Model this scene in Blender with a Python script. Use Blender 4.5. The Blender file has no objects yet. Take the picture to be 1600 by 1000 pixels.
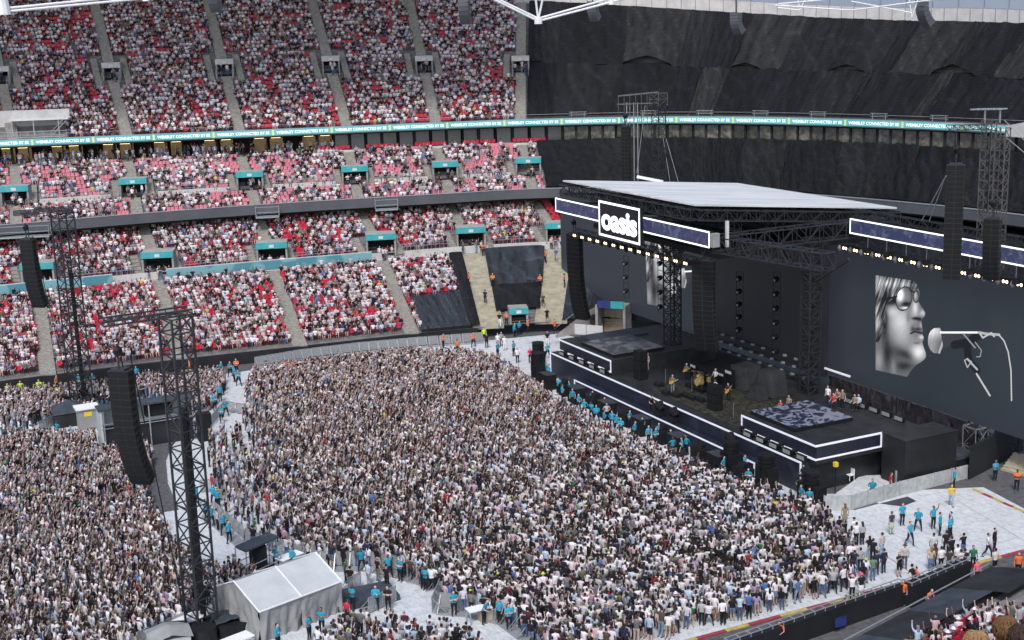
import bpy, bmesh, math, random
import numpy as np
from mathutils import Matrix, Vector

random.seed(7); RNG = np.random.default_rng(11)
scene = bpy.context.scene
COL = scene.collection

# ------------------------------------------------------------------ camera
F_PX, PITCH, ROLL, CAM_H, YAW = 2100.0, math.radians(12.7), math.radians(1.8), 37.0, math.radians(25.86)
ca, sa = math.cos(YAW), math.sin(YAW)
c_right = Vector((ca, -sa, 0)); c_fwd = Vector((math.cos(PITCH)*sa, math.cos(PITCH)*ca, -math.sin(PITCH)))
c_up = Vector((math.sin(PITCH)*sa, math.sin(PITCH)*ca, math.cos(PITCH)))
cx = c_right*math.cos(ROLL) - c_up*math.sin(ROLL); cy = c_right*math.sin(ROLL) + c_up*math.cos(ROLL)
cam_data = bpy.data.cameras.new('camera'); cam = bpy.data.objects.new('camera', cam_data); COL.objects.link(cam)
M = Matrix((cx, cy, -c_fwd)).transposed().to_4x4(); M.translation = (0, 0, CAM_H)
cam.matrix_world = M
cam_data.sensor_width = 36; cam_data.lens = 36*F_PX/1600; cam_data.clip_start = 0.3; cam_data.clip_end = 3000
scene.camera = cam

# ------------------------------------------------------------------ sky, sun, exposure
SUN_EL, SUN_AZ = math.radians(52), math.radians(215)
world = bpy.data.worlds.new('World'); scene.world = world; world.use_nodes = True
wn = world.node_tree.nodes; wl = world.node_tree.links
bg = wn['Background']; sky = wn.new('ShaderNodeTexSky'); sky.sky_type = 'NISHITA'; sky.sun_disc = False
sky.sun_elevation = SUN_EL; sky.sun_rotation = SUN_AZ; sky.air_density = 1.0; sky.dust_density = 2.6; sky.ozone_density = 1.0
bg.inputs['Strength'].default_value = 0.125
wl.new(sky.outputs[0], bg.inputs[0])
sd = bpy.data.lights.new('sun', 'SUN'); sun = bpy.data.objects.new('sun', sd); COL.objects.link(sun)
sd.energy = 1.5; sd.angle = math.radians(10); sd.color = (1.0, 0.975, 0.95)
sdir = Vector((math.sin(SUN_AZ)*math.cos(SUN_EL), math.cos(SUN_AZ)*math.cos(SUN_EL), math.sin(SUN_EL)))
sun.rotation_euler = sdir.to_track_quat('Z', 'Y').to_euler()
scene.view_settings.view_transform = 'Standard'; scene.view_settings.look = 'None'
scene.view_settings.gamma = 1.0; scene.view_settings.use_curve_mapping = False
scene.view_settings.exposure = 0.6
try:
    scene.cycles.max_bounces = 6; scene.cycles.diffuse_bounces = 3; scene.cycles.glossy_bounces = 3; scene.cycles.transparent_max_bounces = 8
except Exception: pass

# ------------------------------------------------------------------ helpers
def ray(x, y):
    u = x-800; v = 500-y
    return (cx*u + cy*v + c_fwd*F_PX)/F_PX
def at(x, y, z=0.0):
    "point of the horizontal plane z seen at a place of the photograph"
    d = ray(x, y); t = (z-CAM_H)/d.z
    return Vector((d.x*t, d.y*t, z))
def at_a(x, y, a):
    d = ray(x, y); t = a/d.x; return Vector((a, d.y*t, CAM_H+d.z*t))
def at_d(x, y, dist):
    d = ray(x, y); t = dist/math.hypot(d.x, d.y); return Vector((d.x*t, d.y*t, CAM_H+d.z*t))
def to_px(p):
    X = Vector(p)-Vector((0, 0, CAM_H)); dep = X.dot(c_fwd)
    return 800+F_PX*X.dot(cx)/dep, 500-F_PX*X.dot(cy)/dep

def rot2(v, a): return (v[0]*math.cos(a)-v[1]*math.sin(a), v[0]*math.sin(a)+v[1]*math.cos(a))

class MB:
    def __init__(s): s.v = []; s.f = []; s.m = []
    def quad(s, *p, m=0):
        n = len(s.v); s.v += [tuple(q) for q in p]; s.f.append(tuple(range(n, n+len(p)))); s.m.append(m); return s
    def box(s, x0, x1, y0, y1, z0, z1, m=0):
        n = len(s.v)
        s.v += [(x0,y0,z0),(x1,y0,z0),(x1,y1,z0),(x0,y1,z0),(x0,y0,z1),(x1,y0,z1),(x1,y1,z1),(x0,y1,z1)]
        for f in ((3,2,1,0),(4,5,6,7),(0,1,5,4),(1,2,6,5),(2,3,7,6),(3,0,4,7)): s.f.append(tuple(n+i for i in f)); s.m.append(m)
        return s
    def obox(s, c, ux, sx, sy, z0, z1, m=0):
        "box turned about z: ux = unit direction of its local x"
        c = Vector((c[0], c[1], 0)); ux = Vector((ux[0], ux[1], 0)).normalized(); uy = Vector((-ux.y, ux.x, 0)); n = len(s.v)
        for z in (z0, z1):
            for a, b in ((-1,-1),(1,-1),(1,1),(-1,1)):
                p = c+ux*(a*sx/2)+uy*(b*sy/2); s.v.append((p.x, p.y, z))
        for f in ((3,2,1,0),(4,5,6,7),(0,1,5,4),(1,2,6,5),(2,3,7,6),(3,0,4,7)): s.f.append(tuple(n+i for i in f)); s.m.append(m)
        return s
    def bar(s, p, q, w=.05, h=None, m=0, sides=4):
        p = Vector(p); q = Vector(q); d = q-p
        if d.length < 1e-6: return s
        d.normalize(); a = Vector((0,0,1)) if abs(d.z) < .95 else Vector((1,0,0))
        x = d.cross(a).normalized(); y = x.cross(d).normalized(); h = w if h is None else h; n = len(s.v)
        if sides == 4: cs = [(-.5,-.5),(.5,-.5),(.5,.5),(-.5,.5)]
        else: cs = [(.5*math.cos(2*math.pi*k/sides), .5*math.sin(2*math.pi*k/sides)) for k in range(sides)]
        for e in (p, q):
            for c in cs: s.v.append(tuple(e+x*(c[0]*w)+y*(c[1]*h)))
        k = len(cs)
        for i in range(k): s.f.append((n+i, n+(i+1)%k, n+k+(i+1)%k, n+k+i)); s.m.append(m)
        s.f.append(tuple(n+i for i in reversed(range(k)))); s.m.append(m); s.f.append(tuple(n+k+i for i in range(k))); s.m.append(m)
        return s
    def cyl(s, c, r, z0, z1, n=16, r1=None, m=0):
        r1 = r if r1 is None else r1; b = len(s.v)
        for z, rr in ((z0, r), (z1, r1)):
            for k in range(n): s.v.append((c[0]+rr*math.cos(2*math.pi*k/n), c[1]+rr*math.sin(2*math.pi*k/n), z))
        for k in range(n): s.f.append((b+k, b+(k+1)%n, b+n+(k+1)%n, b+n+k)); s.m.append(m)
        s.f.append(tuple(b+k for k in reversed(range(n)))); s.m.append(m); s.f.append(tuple(b+n+k for k in range(n))); s.m.append(m)
        return s
    def grid(s, fn, nu, nv, m=0):
        b = len(s.v)
        for j in range(nv+1):
            for i in range(nu+1): s.v.append(tuple(fn(i/nu, j/nv)))
        for j in range(nv):
            for i in range(nu):
                k = b+j*(nu+1)+i; s.f.append((k, k+1, k+nu+2, k+nu+1)); s.m.append(m)
        return s
    def build(s, name, mats, parent=None, smooth=False, kind=None, label=None):
        me = bpy.data.meshes.new(name); o = None
        off = parent.location if (parent is not None and parent.get('_abs')) else None
        vs = s.v if off is None else [(v[0]-off.x, v[1]-off.y, v[2]-off.z) for v in s.v]
        me.from_pydata(vs, [], s.f)
        if not isinstance(mats, (list, tuple)): mats = [mats]
        for mt in mats: me.materials.append(mt)
        if len(mats) > 1: me.polygons.foreach_set('material_index', s.m)
        if smooth: me.polygons.foreach_set('use_smooth', [True]*len(me.polygons))
        me.update()
        return link(name, me, parent, kind, label)

def link(name, me, parent=None, kind=None, label=None):
    o = bpy.data.objects.new(name, me); COL.objects.link(o)
    if parent is not None: o.parent = parent
    if kind: o['kind'] = kind
    if label: o['label'] = label
    return o
def thing(name, label, cat, loc=(0,0,0), rz=0.0, group=None, absolute=True):
    "an Empty at the base of a thing; with absolute=True its parts are given in world coordinates"
    o = bpy.data.objects.new(name, None); COL.objects.link(o); o.location = loc; o.rotation_euler = (0,0,rz)
    o.empty_display_size = .3; o['label'] = label; o['category'] = cat
    if group: o['group'] = group
    if absolute and rz == 0: o['_abs'] = 1
    return o
def tag(o, label, cat, group=None):
    o['label'] = label; o['category'] = cat
    if group: o['group'] = group
    return o
def copy_tree(o, loc, rz, label, group=None):
    c = o.copy(); COL.objects.link(c); c.location = loc; c.rotation_euler = (0,0,rz); c['label'] = label
    if group: c['group'] = group
    for ch in list(o.children):
        d = ch.copy(); COL.objects.link(d); d.parent = c
        for g in list(ch.children):
            e = g.copy(); COL.objects.link(e); e.parent = d
    return c

ONES = ['','first','second','third','fourth','fifth','sixth','seventh','eighth','ninth','tenth','eleventh','twelfth','thirteenth','fourteenth','fifteenth','sixteenth','seventeenth','eighteenth','nineteenth']
def ordw(n): return ONES[n] if n < 20 else ({2:'twentieth',3:'thirtieth',4:'fortieth'}[n//10] if n%10 == 0 else {2:'twenty-',3:'thirty-',4:'forty-'}[n//10]+ONES[n%10])
# value noise for shapes
def _h(ix, iy): 
    n = np.sin(ix*127.1+iy*311.7)*43758.5453; return n-np.floor(n)
def vnoise(x, y):
    x = np.asarray(x, float); y = np.asarray(y, float); ix = np.floor(x); iy = np.floor(y); fx = x-ix; fy = y-iy
    fx = fx*fx*(3-2*fx); fy = fy*fy*(3-2*fy)
    return (_h(ix,iy)*(1-fx)+_h(ix+1,iy)*fx)*(1-fy)+(_h(ix,iy+1)*(1-fx)+_h(ix+1,iy+1)*fx)*fy
def fbm(x, y, o=3):
    s = 0; a = .5
    for k in range(o): s = s+a*vnoise(x*2**k+17*k, y*2**k+5*k); a *= .5
    return s

# ------------------------------------------------------------------ materials
def nmat(name):
    m = bpy.data.materials.new(name); m.use_nodes = True; return m, m.node_tree.nodes, m.node_tree.links, m.node_tree.nodes['Principled BSDF']
def mat(name, col, rough=.7, var=.0, scale=3.0, bump=0.0, metal=0.0, emit=0.0, stretch=None, col2=None, spec=.5, detail=5, ramp=(.35,.65)):
    "plain colour with procedural grain: var mixes towards col2 (or darker/lighter) by noise"
    m, n, l, p = nmat(name)
    p.inputs['Roughness'].default_value = rough; p.inputs['Metallic'].default_value = metal
    p.inputs['Specular IOR Level'].default_value = spec
    p.inputs['Base Color'].default_value = (*col, 1)
    if var or bump or col2:
        tc = n.new('ShaderNodeTexCoord'); mp = n.new('ShaderNodeMapping'); l.new(tc.outputs['Object'], mp.inputs[0])
        if stretch: mp.inputs['Scale'].default_value = stretch
        nz = n.new('ShaderNodeTexNoise'); nz.inputs['Scale'].default_value = scale; nz.inputs['Detail'].default_value = detail; nz.inputs['Roughness'].default_value = .62
        l.new(mp.outputs[0], nz.inputs['Vector'])
        if var or col2:
            r = n.new('ShaderNodeValToRGB'); r.color_ramp.elements[0].position = ramp[0]; r.color_ramp.elements[1].position = ramp[1]
            a = col; b = col2 if col2 else tuple(min(1, c*(1+var)) for c in col)
            if not col2: a = tuple(c*(1-var) for c in col)
            r.color_ramp.elements[0].color = (*a, 1); r.color_ramp.elements[1].color = (*b, 1)
            l.new(nz.outputs[0], r.inputs[0]); l.new(r.outputs[0], p.inputs['Base Color'])
            if emit: l.new(r.outputs[0], p.inputs['Emission Color'])
        if bump:
            bp = n.new('ShaderNodeBump'); bp.inputs['Strength'].default_value = bump; bp.inputs['Distance'].default_value = .05
            l.new(nz.outputs[0], bp.inputs['Height']); l.new(bp.outputs[0], p.inputs['Normal'])
    if emit:
        if not (var or col2): p.inputs['Emission Color'].default_value = (*col, 1)
        p.inputs['Emission Strength'].default_value = emit
    return m

MT = {}
MT['concrete'] = mat('concrete', (.30,.29,.275), .85, .18, .8, .3)
MT['step'] = mat('step_concrete', (.27,.26,.235), .85, .22, 2.5, .3)
MT['stair'] = mat('stair_concrete', (.36,.335,.26), .85, .2, 1.2, .3)
MT['terrace'] = mat('terrace_concrete', (.16,.155,.155), .9, .25, 1.2, .2)
MT['palewall'] = mat('pale_wall', (.52,.51,.50), .8, .12, .7, .1)
MT['fascia'] = mat('grey_fascia', (.085,.092,.105), .55, .12, .4)
MT['teal'] = mat('teal_panel', (.03,.30,.33), .5, 0, .9, col2=(.06,.40,.42))
MT['tealbanner'] = mat('teal_banner', (.07,.25,.31), .6, 0, .35, col2=(.17,.39,.44), detail=1, ramp=(.47,.53))
MT['white'] = mat('white_paint', (.75,.76,.77), .5, .06, 1)
MT['offwhite'] = mat('off_white', (.6,.6,.6), .6, .1, 1.5)
MT['steel'] = mat('galvanised_steel', (.42,.44,.46), .4, .15, 6, metal=.6)
MT['railsteel'] = mat('rail_steel', (.36,.38,.4), .45, .1, 6, metal=.4)
MT['blacksteel'] = mat('black_steel', (.022,.024,.028), .5, .3, 4)
MT['cloth'] = mat('black_cloth', (.011,.0125,.015), .9, .4, .5, .15, spec=.2)
MT['cloth2'] = mat('black_cloth_faded', (.024,.0255,.028), .85, .35, .6, .15, spec=.25)
MT['cloth3'] = mat('black_cloth_bluish', (.010,.012,.018), .85, .4, .5, .15, spec=.2)
MT['cloth4'] = mat('black_cloth_thin', (.036,.037,.038), .85, .35, .7, .15, spec=.25)
MT['tarp'] = mat('dark_tarpaulin', (.035,.045,.058), .7, .35, .8, .3)
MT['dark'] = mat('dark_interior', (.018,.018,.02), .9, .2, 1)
MT['hoard'] = mat('black_hoarding', (.012,.013,.016), .55, .3, .5)
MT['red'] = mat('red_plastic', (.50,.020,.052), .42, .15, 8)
MT['pinkred'] = mat('red_plastic_sky_glare', (.60,.21,.27), .42, .12, 8)  # paler red paints in the sky glare on the middle tier seats
MT['redk'] = mat('red_kerb', (.30,.04,.055), .7, .2, 4); MT['yelk'] = mat('yellow_kerb', (.45,.34,.09), .7, .25, 4)
MT['yellow'] = mat('yellow_plastic', (.7,.5,.03), .5)
MT['gear'] = mat('gear_black', (.009,.0095,.011), .6, .3, 3, spec=.3)
MT['grille'] = mat('speaker_grille', (.009,.0095,.0115), .6, .25, 30, spec=.25)
MT['cabedge'] = mat('cabinet_flank', (.038,.036,.033), .55, .3, 9, spec=.3)
MT['stagetop'] = mat('stage_deck', (.018,.020,.022), .55, .4, .9, .1)
MT['roofcloth'] = mat('stage_roof_skin', (.50,.53,.54), .45, 0, .35, .05, stretch=(.25,3,1), col2=(.74,.75,.74))
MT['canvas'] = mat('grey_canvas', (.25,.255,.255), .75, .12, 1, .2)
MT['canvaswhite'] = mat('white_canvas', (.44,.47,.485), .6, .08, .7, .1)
MT['wood'] = mat('plywood', (.42,.34,.24), .7, .15, 2)
# ------------------------------------------------------------------ stadium bowl: key rings over u (radial aisles at whole u)
U0 = -1
K_LED = np.array([(4.5,198.3),(19.7,193.3),(33.8,188.3),(48.1,183.2),(62.1,178.6),(73.9,174.7),(84.8,170.3),(98.5,161.5),(107,152),(113.3,140.5),(118,127.5),(121,115.5),(122.5,101),(123,86)])
K_TOP = np.array([(4.5,227.5),(21,222),(36,217),(52,211.5),(67,206.5),(81,200.5),(96.5,192.2),(112.5,178.5),(122.9,163.2),(129.5,147.8),(134.1,132.4),(136.2,118.1),(136.8,102),(136.2,86.4)])
Z_TOP = np.array([41.6,41.6,41.6,41.5,41.3,40.2,39.1,37.3,35.7,34.6,34.0,33.1,32.4,31.6])
K_FOOT = np.array([(1.5,146.8),(15.8,146.3),(29.6,145.4),(42.9,143.8),(56,142.3),(65,140.5),(72.5,138.6),(80,133.5),(86,125),(90,116),(92.5,106),(94,96),(94.5,85),(94.5,72)])
K_WALK = np.array([(3,166),(17.8,165.4),(31.8,164.6),(45.7,162.8),(59.6,160.7),(71.4,158.6),(82.5,154.8),(92,148),(98.5,138),(103,127),(106,115.5),(107.5,104),(108,92),(108,79)])
K_FAS = np.array([(2.5,176),(17.1,175.7),(31.9,175.1),(47,173.3),(60.4,170.4),(72.4,167.3),(83.4,164.2),(95.5,156.5),(103,147.5),(108.5,136),(112.5,124),(115,112),(116,98),(116,84)])
def cr(P, u):
    P = np.asarray(P, float); t = np.clip(u-U0, 0, len(P)-1.0001); i = int(t); f = t-i
    g = lambda k: P[min(max(k, 0), len(P)-1)]
    p0, p1, p2, p3 = g(i-1), g(i), g(i+1), g(i+2)
    return .5*((2*p1)+(-p0+p2)*f+(2*p0-5*p1+4*p2-p3)*f*f+(-p0+3*p1-3*p2+p3)*f**3)
def ring(K, u, out=0.0):
    p = cr(K, u); 
    if out:
        t = cr(K_LED, u+.02)-cr(K_LED, u-.02); n = np.array([-t[1], t[0]]); n /= np.linalg.norm(n); p = p+n*out
    return p
_on = {}
def outn(u):
    k = round(u, 4)
    if k not in _on: _on[k] = _outn(u)
    return _on[k]
def _outn(u):
    t = cr(K_LED, min(u+.02, 11.9))-cr(K_LED, u-.02); n = np.array([-t[1], t[0]]); return n/np.linalg.norm(n)
def uline(u0, u1, n): return [u0+(u1-u0)*k/n for k in range(n+1)]
def yaw_in(u): n = outn(u); return math.atan2(-n[1], -n[0])

# tiers: inner curve (K,out,z), outer curve, number of rows
def tier_fn(Ki, oi, zi, Ko, oo, zo):
    zf = (lambda u: zo) if not callable(zo) else zo
    memo = {}
    def f(u, t, dz=0.0):
        k = round(u, 5); e = memo.get(k)
        if e is None:
            a = ring(Ki, u, oi); b = ring(Ko, u, oo); e = memo[k] = (float(a[0]), float(a[1]), float(b[0]-a[0]), float(b[1]-a[1]), zf(u)-zi)
        return Vector((e[0]+e[2]*t, e[1]+e[3]*t, zi+e[4]*t+dz))
    return f
T_LOW = tier_fn(K_FOOT, .3, 1.3, K_WALK, 0, 6.8)
T_LUP = tier_fn(K_WALK, 1.2, 7.7, K_FAS, 4.0, 11.6)
T_MID = tier_fn(K_FAS, .5, 13.4, K_LED, 0.3, 19.3)
ztop = lambda u: float(cr(Z_TOP, u))
T_UP = tier_fn(K_LED, .7, 22.75, K_TOP, 0, ztop)
ROWS = {'low': 24, 'lup': 13, 'mid': 14, 'up': 34}

def terrace(name, T, rows, u0, u1, nu, parent):
    "stepped concrete: a tread and a riser for every row"
    b = MB(); us = uline(u0, u1, nu)
    for r in range(rows):
        for k in range(nu):
            for (ta, tb, za, zb) in ((r/rows, (r+1)/rows, 1, 1),):
                p = [T(us[k], ta), T(us[k+1], ta), T(us[k+1], tb), T(us[k], tb)]
                zt = [T(us[k], (r+.0)/rows).z, T(us[k+1], (r+.0)/rows).z]
                zn = [T(us[k], (r+1)/rows).z, T(us[k+1], (r+1)/rows).z]
                q0 = (p[0].x, p[0].y, zt[0]); q1 = (p[1].x, p[1].y, zt[1]); q2 = (p[2].x, p[2].y, zt[1]); q3 = (p[3].x, p[3].y, zt[0])
                b.quad(q0, q1, q2, q3); b.quad(q3, q2, (q2[0], q2[1], zn[1]), (q3[0], q3[1], zn[0]))
    return b.build(name, MT['terrace'], parent)
def strip(b, K, out0, out1, z0, z1, us, m=0):
    "closed band that follows a ring: outward offsets out0..out1, heights z0..z1"
    for k in range(len(us)-1):
        c = []
        for u in (us[k], us[k+1]):
            i = ring(K, u, out0); o = ring(K, u, out1)
            c.append([(i[0],i[1],z0),(i[0],i[1],z1),(o[0],o[1],z1),(o[0],o[1],z0)])
        for e in range(4): b.quad(c[0][e], c[1][e], c[1][(e+1)%4], c[0][(e+1)%4], m=m)
        if k == 0: b.quad(*c[0], m=m)
        if k == len(us)-2: b.quad(*reversed(c[1]), m=m)
    return b
def aisle(T, rows, u, t0, t1, w, parent, mt='step', off=0.0, name='aisle_steps', per=2):
    "flight of steps up a tier along a radial line, off metres to the side"
    b = MB(); n = max(2, int(round(rows*(t1-t0)*per))); side = Vector((-outn(u)[1], outn(u)[0], 0))
    for k in range(n):
        ta = t0+(t1-t0)*k/n; tb = t0+(t1-t0)*(k+1)/n; p = T(u, ta)-side*off; q = T(u, tb)-side*off; h = q.z+.04
        A = p+side*(w/2); B = p-side*(w/2); C = q-side*(w/2); D = q+side*(w/2); z0 = p.z-.25
        z = [(v.x, v.y, z0) for v in (A,B,C,D)]; y = [(v.x, v.y, h) for v in (A,B,C,D)]
        b.quad(y[0], y[3], y[2], y[1]); b.quad(z[0], y[0], y[1], z[1]); b.quad(z[1], y[1], y[2], z[2]); b.quad(z[3], y[3], y[0], z[0])
    return b.build(name, MT[mt], parent)

def portal(T, u, t, w, h, parent, mt, deep=2.2, wing=True, sign=True):
    "way out through a tier: side walls, roof slab, lintel board with a small sign, dark passage"
    p = T(u, t); n2 = outn(u); n = Vector((n2[0], n2[1], 0)); s = Vector((-n.y, n.x, 0)); base = p.z-.3
    e = bpy.data.objects.new('exit_portal', None); COL.objects.link(e); e.parent = parent; e.location = p-parent.location; e['_abs2'] = 1
    def L(a, d, z): v = s*a+n*d; return (v.x, v.y, z-p.z)
    def bx(b, a0, a1, d0, d1, z0, z1, m=0):
        k = len(b.v)
        for z in (z0, z1):
            for a, d in ((a0,d0),(a1,d0),(a1,d1),(a0,d1)): b.v.append(L(a, d, z))
        for f in ((3,2,1,0),(4,5,6,7),(0,1,5,4),(1,2,6,5),(2,3,7,6),(3,0,4,7)): b.f.append(tuple(k+i for i in f)); b.m.append(m)
    hw = w/2
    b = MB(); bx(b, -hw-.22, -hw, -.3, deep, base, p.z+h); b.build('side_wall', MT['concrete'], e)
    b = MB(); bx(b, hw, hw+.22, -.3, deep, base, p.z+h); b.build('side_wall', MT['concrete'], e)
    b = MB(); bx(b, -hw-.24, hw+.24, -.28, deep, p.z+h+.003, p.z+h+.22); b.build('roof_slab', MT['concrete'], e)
    b = MB(); bx(b, -hw, hw, deep*.72, deep*.72+.1, base, p.z+h); b.build('passage', MT['dark'], e)  # near-black back wall paints in the shade of a deeper passage
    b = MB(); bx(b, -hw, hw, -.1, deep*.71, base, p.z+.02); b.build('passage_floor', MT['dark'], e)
    b = MB(); bx(b, -hw-.24, hw+.24, -.42, -.3, p.z+h-.52, p.z+h+.24); lo = b.build('lintel_board', MT[mt], e)
    if sign:
        b = MB(); bx(b, -.3, .3, -.45, -.43, p.z+h-.4, p.z+h-.02); b.build('exit_sign', MT['offwhite'], e)
    if wing:
        for sg in (-1, 1):
            b = MB()
            for z in (.55, 1.0): b.bar(L(sg*(hw+.1), -.4, p.z+z-.1), L(sg*(hw+.1), -2.0, p.z+z-.4), .05)
            for d in (-.5, -1.2, -2.0): b.bar(L(sg*(hw+.1), d, p.z-.7), L(sg*(hw+.1), d, p.z+.95+d*.19), .05)
            b.build('guard_rail', MT['railsteel'], e)
    return e

SEATS = {}    # material -> list of (x,y,z,yaw)
SIT = []      # spectators in the stands: (x,y,z,yaw, standing?)
def fill_seats(T, rows, u0, u1, key, occ, skip=None, gap=.52, aisle_w=.85, row0=0, clump=.5, us_aisle=range(-1, 6), zoff=0.0, side_t=None):
    full = ROWS['low'] if T is T_LOW else rows
    for r in range(row0, rows):
        t = (r+.55)/full
        u = u0
        while u < u1:
            u = round(u, 3); p = T(u, t); q = T(u+.01, t); du = gap/max(.1, (q-p).length/.01)
            near = min(us_aisle, key=lambda k: abs(k-u)); dist = abs(u-near)*(q-p).length/.01
            if dist > aisle_w and not (skip and skip(u, t, dist)):
                z = T(u, r/full).z+zoff; yaw = yaw_in(u)
                SEATS.setdefault(key, []).append((p.x, p.y, z, yaw))
                nz_ = float(fbm(u*11+r*.11, r*.42+u*2)); thr_ = .44-(occ-.62)*.55; dens = .30+.66*min(1, max(0, (nz_-thr_+.05)/.10))
                if random.random() < dens:
                    st = random.random() < .07
                    SIT.append((p.x+random.uniform(-.05,.05), p.y+random.uniform(-.05,.05), z, yaw+random.gauss(-.15,.35), st))
            u += du

UF = uline(-1, 12, 104); UFAR = uline(-1, 5.25, 50); UEND = uline(5.25, 12, 54)
# ---------------- upper tier
up = thing('upper_stand', 'steep upper stand packed with spectators on red seats above the teal ribbon', 'grandstand', (50,195,23))
terrace('terrace', T_UP, ROWS['up'], -1, 12, 80, up)
P_UP = .40
for u in range(0, 6):
    aisle(T_UP, ROWS['up'], u, 0.0, P_UP-.02, 1.5, up)
    aisle(T_UP, ROWS['up'], u, P_UP+.10, 1.0, 1.5, up)
    for s in (-1, 1): aisle(T_UP, ROWS['up'], u, P_UP-.06, P_UP+.14, .9, up, off=s*2.1)
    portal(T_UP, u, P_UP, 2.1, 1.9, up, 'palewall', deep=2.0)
    for _ in range(4): e = T_UP(u+random.uniform(-.06,.06), P_UP-random.uniform(.0,.05)); SIT.append((e.x,e.y,e.z+.1,yaw_in(u)+random.gauss(0,.6),True))
skip_up = lambda u, t, d: (P_UP-.07 < t < P_UP+.15 and d < 2.75) or (u < .47 and t < .16)
fill_seats(T_UP, ROWS['up'], -.6, 5.0, 'red', .89, skip_up, clump=.95)
b = MB(); strip(b, K_LED, .5, .53, 23.5, 23.54, UF); b.build('parapet_rail', MT['railsteel'], up)
# back wall and glazing above the end
b = MB(); us = uline(4.9, 12, 60)
for k in range(60):
    a = ring(K_TOP, us[k], .4); c = ring(K_TOP, us[k+1], .4); za = ztop(us[k]); zc = ztop(us[k+1])
    b.quad((a[0],a[1],za-1), (c[0],c[1],zc-1), (c[0],c[1],zc+2.1), (a[0],a[1],za+2.1))
bw = thing('rear_wall', 'pale concrete wall above the black covers under the bright glazing', 'wall', (125,150,36)); b.build('wall_panel', MT['palewall'], bw)
for k in range(0, 60):
    u = us[k]; a = ring(K_TOP, u, .36); za = ztop(u)
    MB().bar((a[0],a[1],za-.9), (a[0],a[1],za+2.1), .07).build('wall_joint', MT['concrete'], bw)
m, n, l, p = nmat('translucent_glazing'); n.remove(p)
tr = n.new('ShaderNodeBsdfTranslucent'); tr.inputs[0].default_value = (.95,.96,.97,1); tp = n.new('ShaderNodeBsdfTransparent'); tp.inputs[0].default_value = (.92,.95,.97,1)
mx = n.new('ShaderNodeMixShader'); nz = n.new('ShaderNodeTexNoise'); nz.inputs['Scale'].default_value = .35
mx.inputs[0].default_value = .93; l.new(tp.outputs[0], mx.inputs[1]); l.new(tr.outputs[0], mx.inputs[2]); l.new(mx.outputs[0], n['Material Output'].inputs[0])
MT['glazing'] = m
gz = thing('clerestory_glazing', 'bright translucent glazing in a steel grid above the covered end stand', 'glazing', (125,150,40))
for k in range(0, 60, 2):
    a = ring(K_TOP, us[k], .7); c = ring(K_TOP, us[k+2], .7); za = ztop(us[k])+2.15; zc = ztop(us[k+2])+2.15
    for j in range(4):
        z0, z1 = j*2.4+.03, j*2.4+2.37; e = .03
        g = lambda s, zz, h: (a[0]+(c[0]-a[0])*s, a[1]+(c[1]-a[1])*s, zz+h)
        MB().quad(g(e,za,z0), g(1-e,zc,z0), g(1-e,zc,z1), g(e,za,z1)).build('pane', MT['glazing'], gz)
    MB().bar((a[0],a[1],za), (a[0],a[1],za+9.7), .13).build('mullion', MT['steel'], gz)
b = MB()
for k in range(60):
    a = ring(K_TOP, us[k], .66); c = ring(K_TOP, us[k+1], .66)
    for j in range(5): b.bar((a[0],a[1],ztop(us[k])+2.15+j*2.4), (c[0],c[1],ztop(us[k+1])+2.15+j*2.4), .1)
b.build('transom', MT['steel'], gz)

# ---------------- LED ribbon
led = thing('advertising_ribbon', 'teal LED ribbon with white lettering running round the foot of the upper stand', 'LED ribbon', (60,180,22))
m, n, l, p = nmat('led_teal'); p.inputs['Base Color'].default_value = (.02,.2,.22,1); p.inputs['Roughness'].default_value = .4
tc = n.new('ShaderNodeTexCoord'); nz = n.new('ShaderNodeTexNoise'); nz.inputs['Scale'].default_value = .12; nz.inputs['Detail'].default_value = 1
rp = n.new('ShaderNodeValToRGB'); rp.color_ramp.elements[0].position = .35; rp.color_ramp.elements[0].color = (.14,.42,.46,1); rp.color_ramp.elements[1].position = .65; rp.color_ramp.elements[1].color = (.27,.54,.57,1)
l.new(tc.outputs['Object'], nz.inputs['Vector']); l.new(nz.outputs[0], rp.inputs[0]); l.new(rp.outputs[0], p.inputs['Emission Color']); p.inputs['Emission Strength'].default_value = .45
MT['ledteal'] = m
MT['ledwhite'] = mat('led_white', (.85,.92,.92), .5, emit=.5); MT['ledlime'] = mat('led_lime', (.45,.52,.22), .5, emit=.4)
b = MB(); strip(b, K_LED, 0, .3, 22.1, 22.9, UF); b.build('screen_band', MT['ledteal'], led)
b = MB(); strip(b, K_LED, -.03, .5, 22.903, 22.95, UF); b.build('top_rail', MT['railsteel'], led)
b = MB(); strip(b, K_LED, .02, .5, 21.95, 22.097, UF); b.build('under_rail', MT['fascia'], led)
uu = np.linspace(-1, 11.95, 1600); pts = np.array([ring(K_LED, u, -.03) for u in uu]); arc = np.concatenate([[0], np.cumsum(np.linalg.norm(np.diff(pts, axis=0), axis=1))])
def on_ribbon(s, z): return (np.interp(s, arc, pts[:,0]), np.interp(s, arc, pts[:,1]), z)
def text_mesh(txt, size, bold=0.0, extrude=0.0, align='LEFT', shear=0.0, space=1.0):
    c = bpy.data.curves.new('lettering', 'FONT'); c.body = txt; c.size = size; c.offset = bold; c.extrude = extrude; c.align_x = align; c.shear = shear; c.space_character = space; c.resolution_u = 3
    o = bpy.data.objects.new('lettering', c); me = bpy.data.meshes.new_from_object(o); bpy.data.objects.remove(o); bpy.data.curves.remove(c)
    return me
tm = text_mesh('WEMBLEY CONNECTED BY EE', .52, .008); tv = np.array([v.co[:] for v in tm.vertices]); tf = [tuple(f.vertices) for f in tm.polygons]
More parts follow.
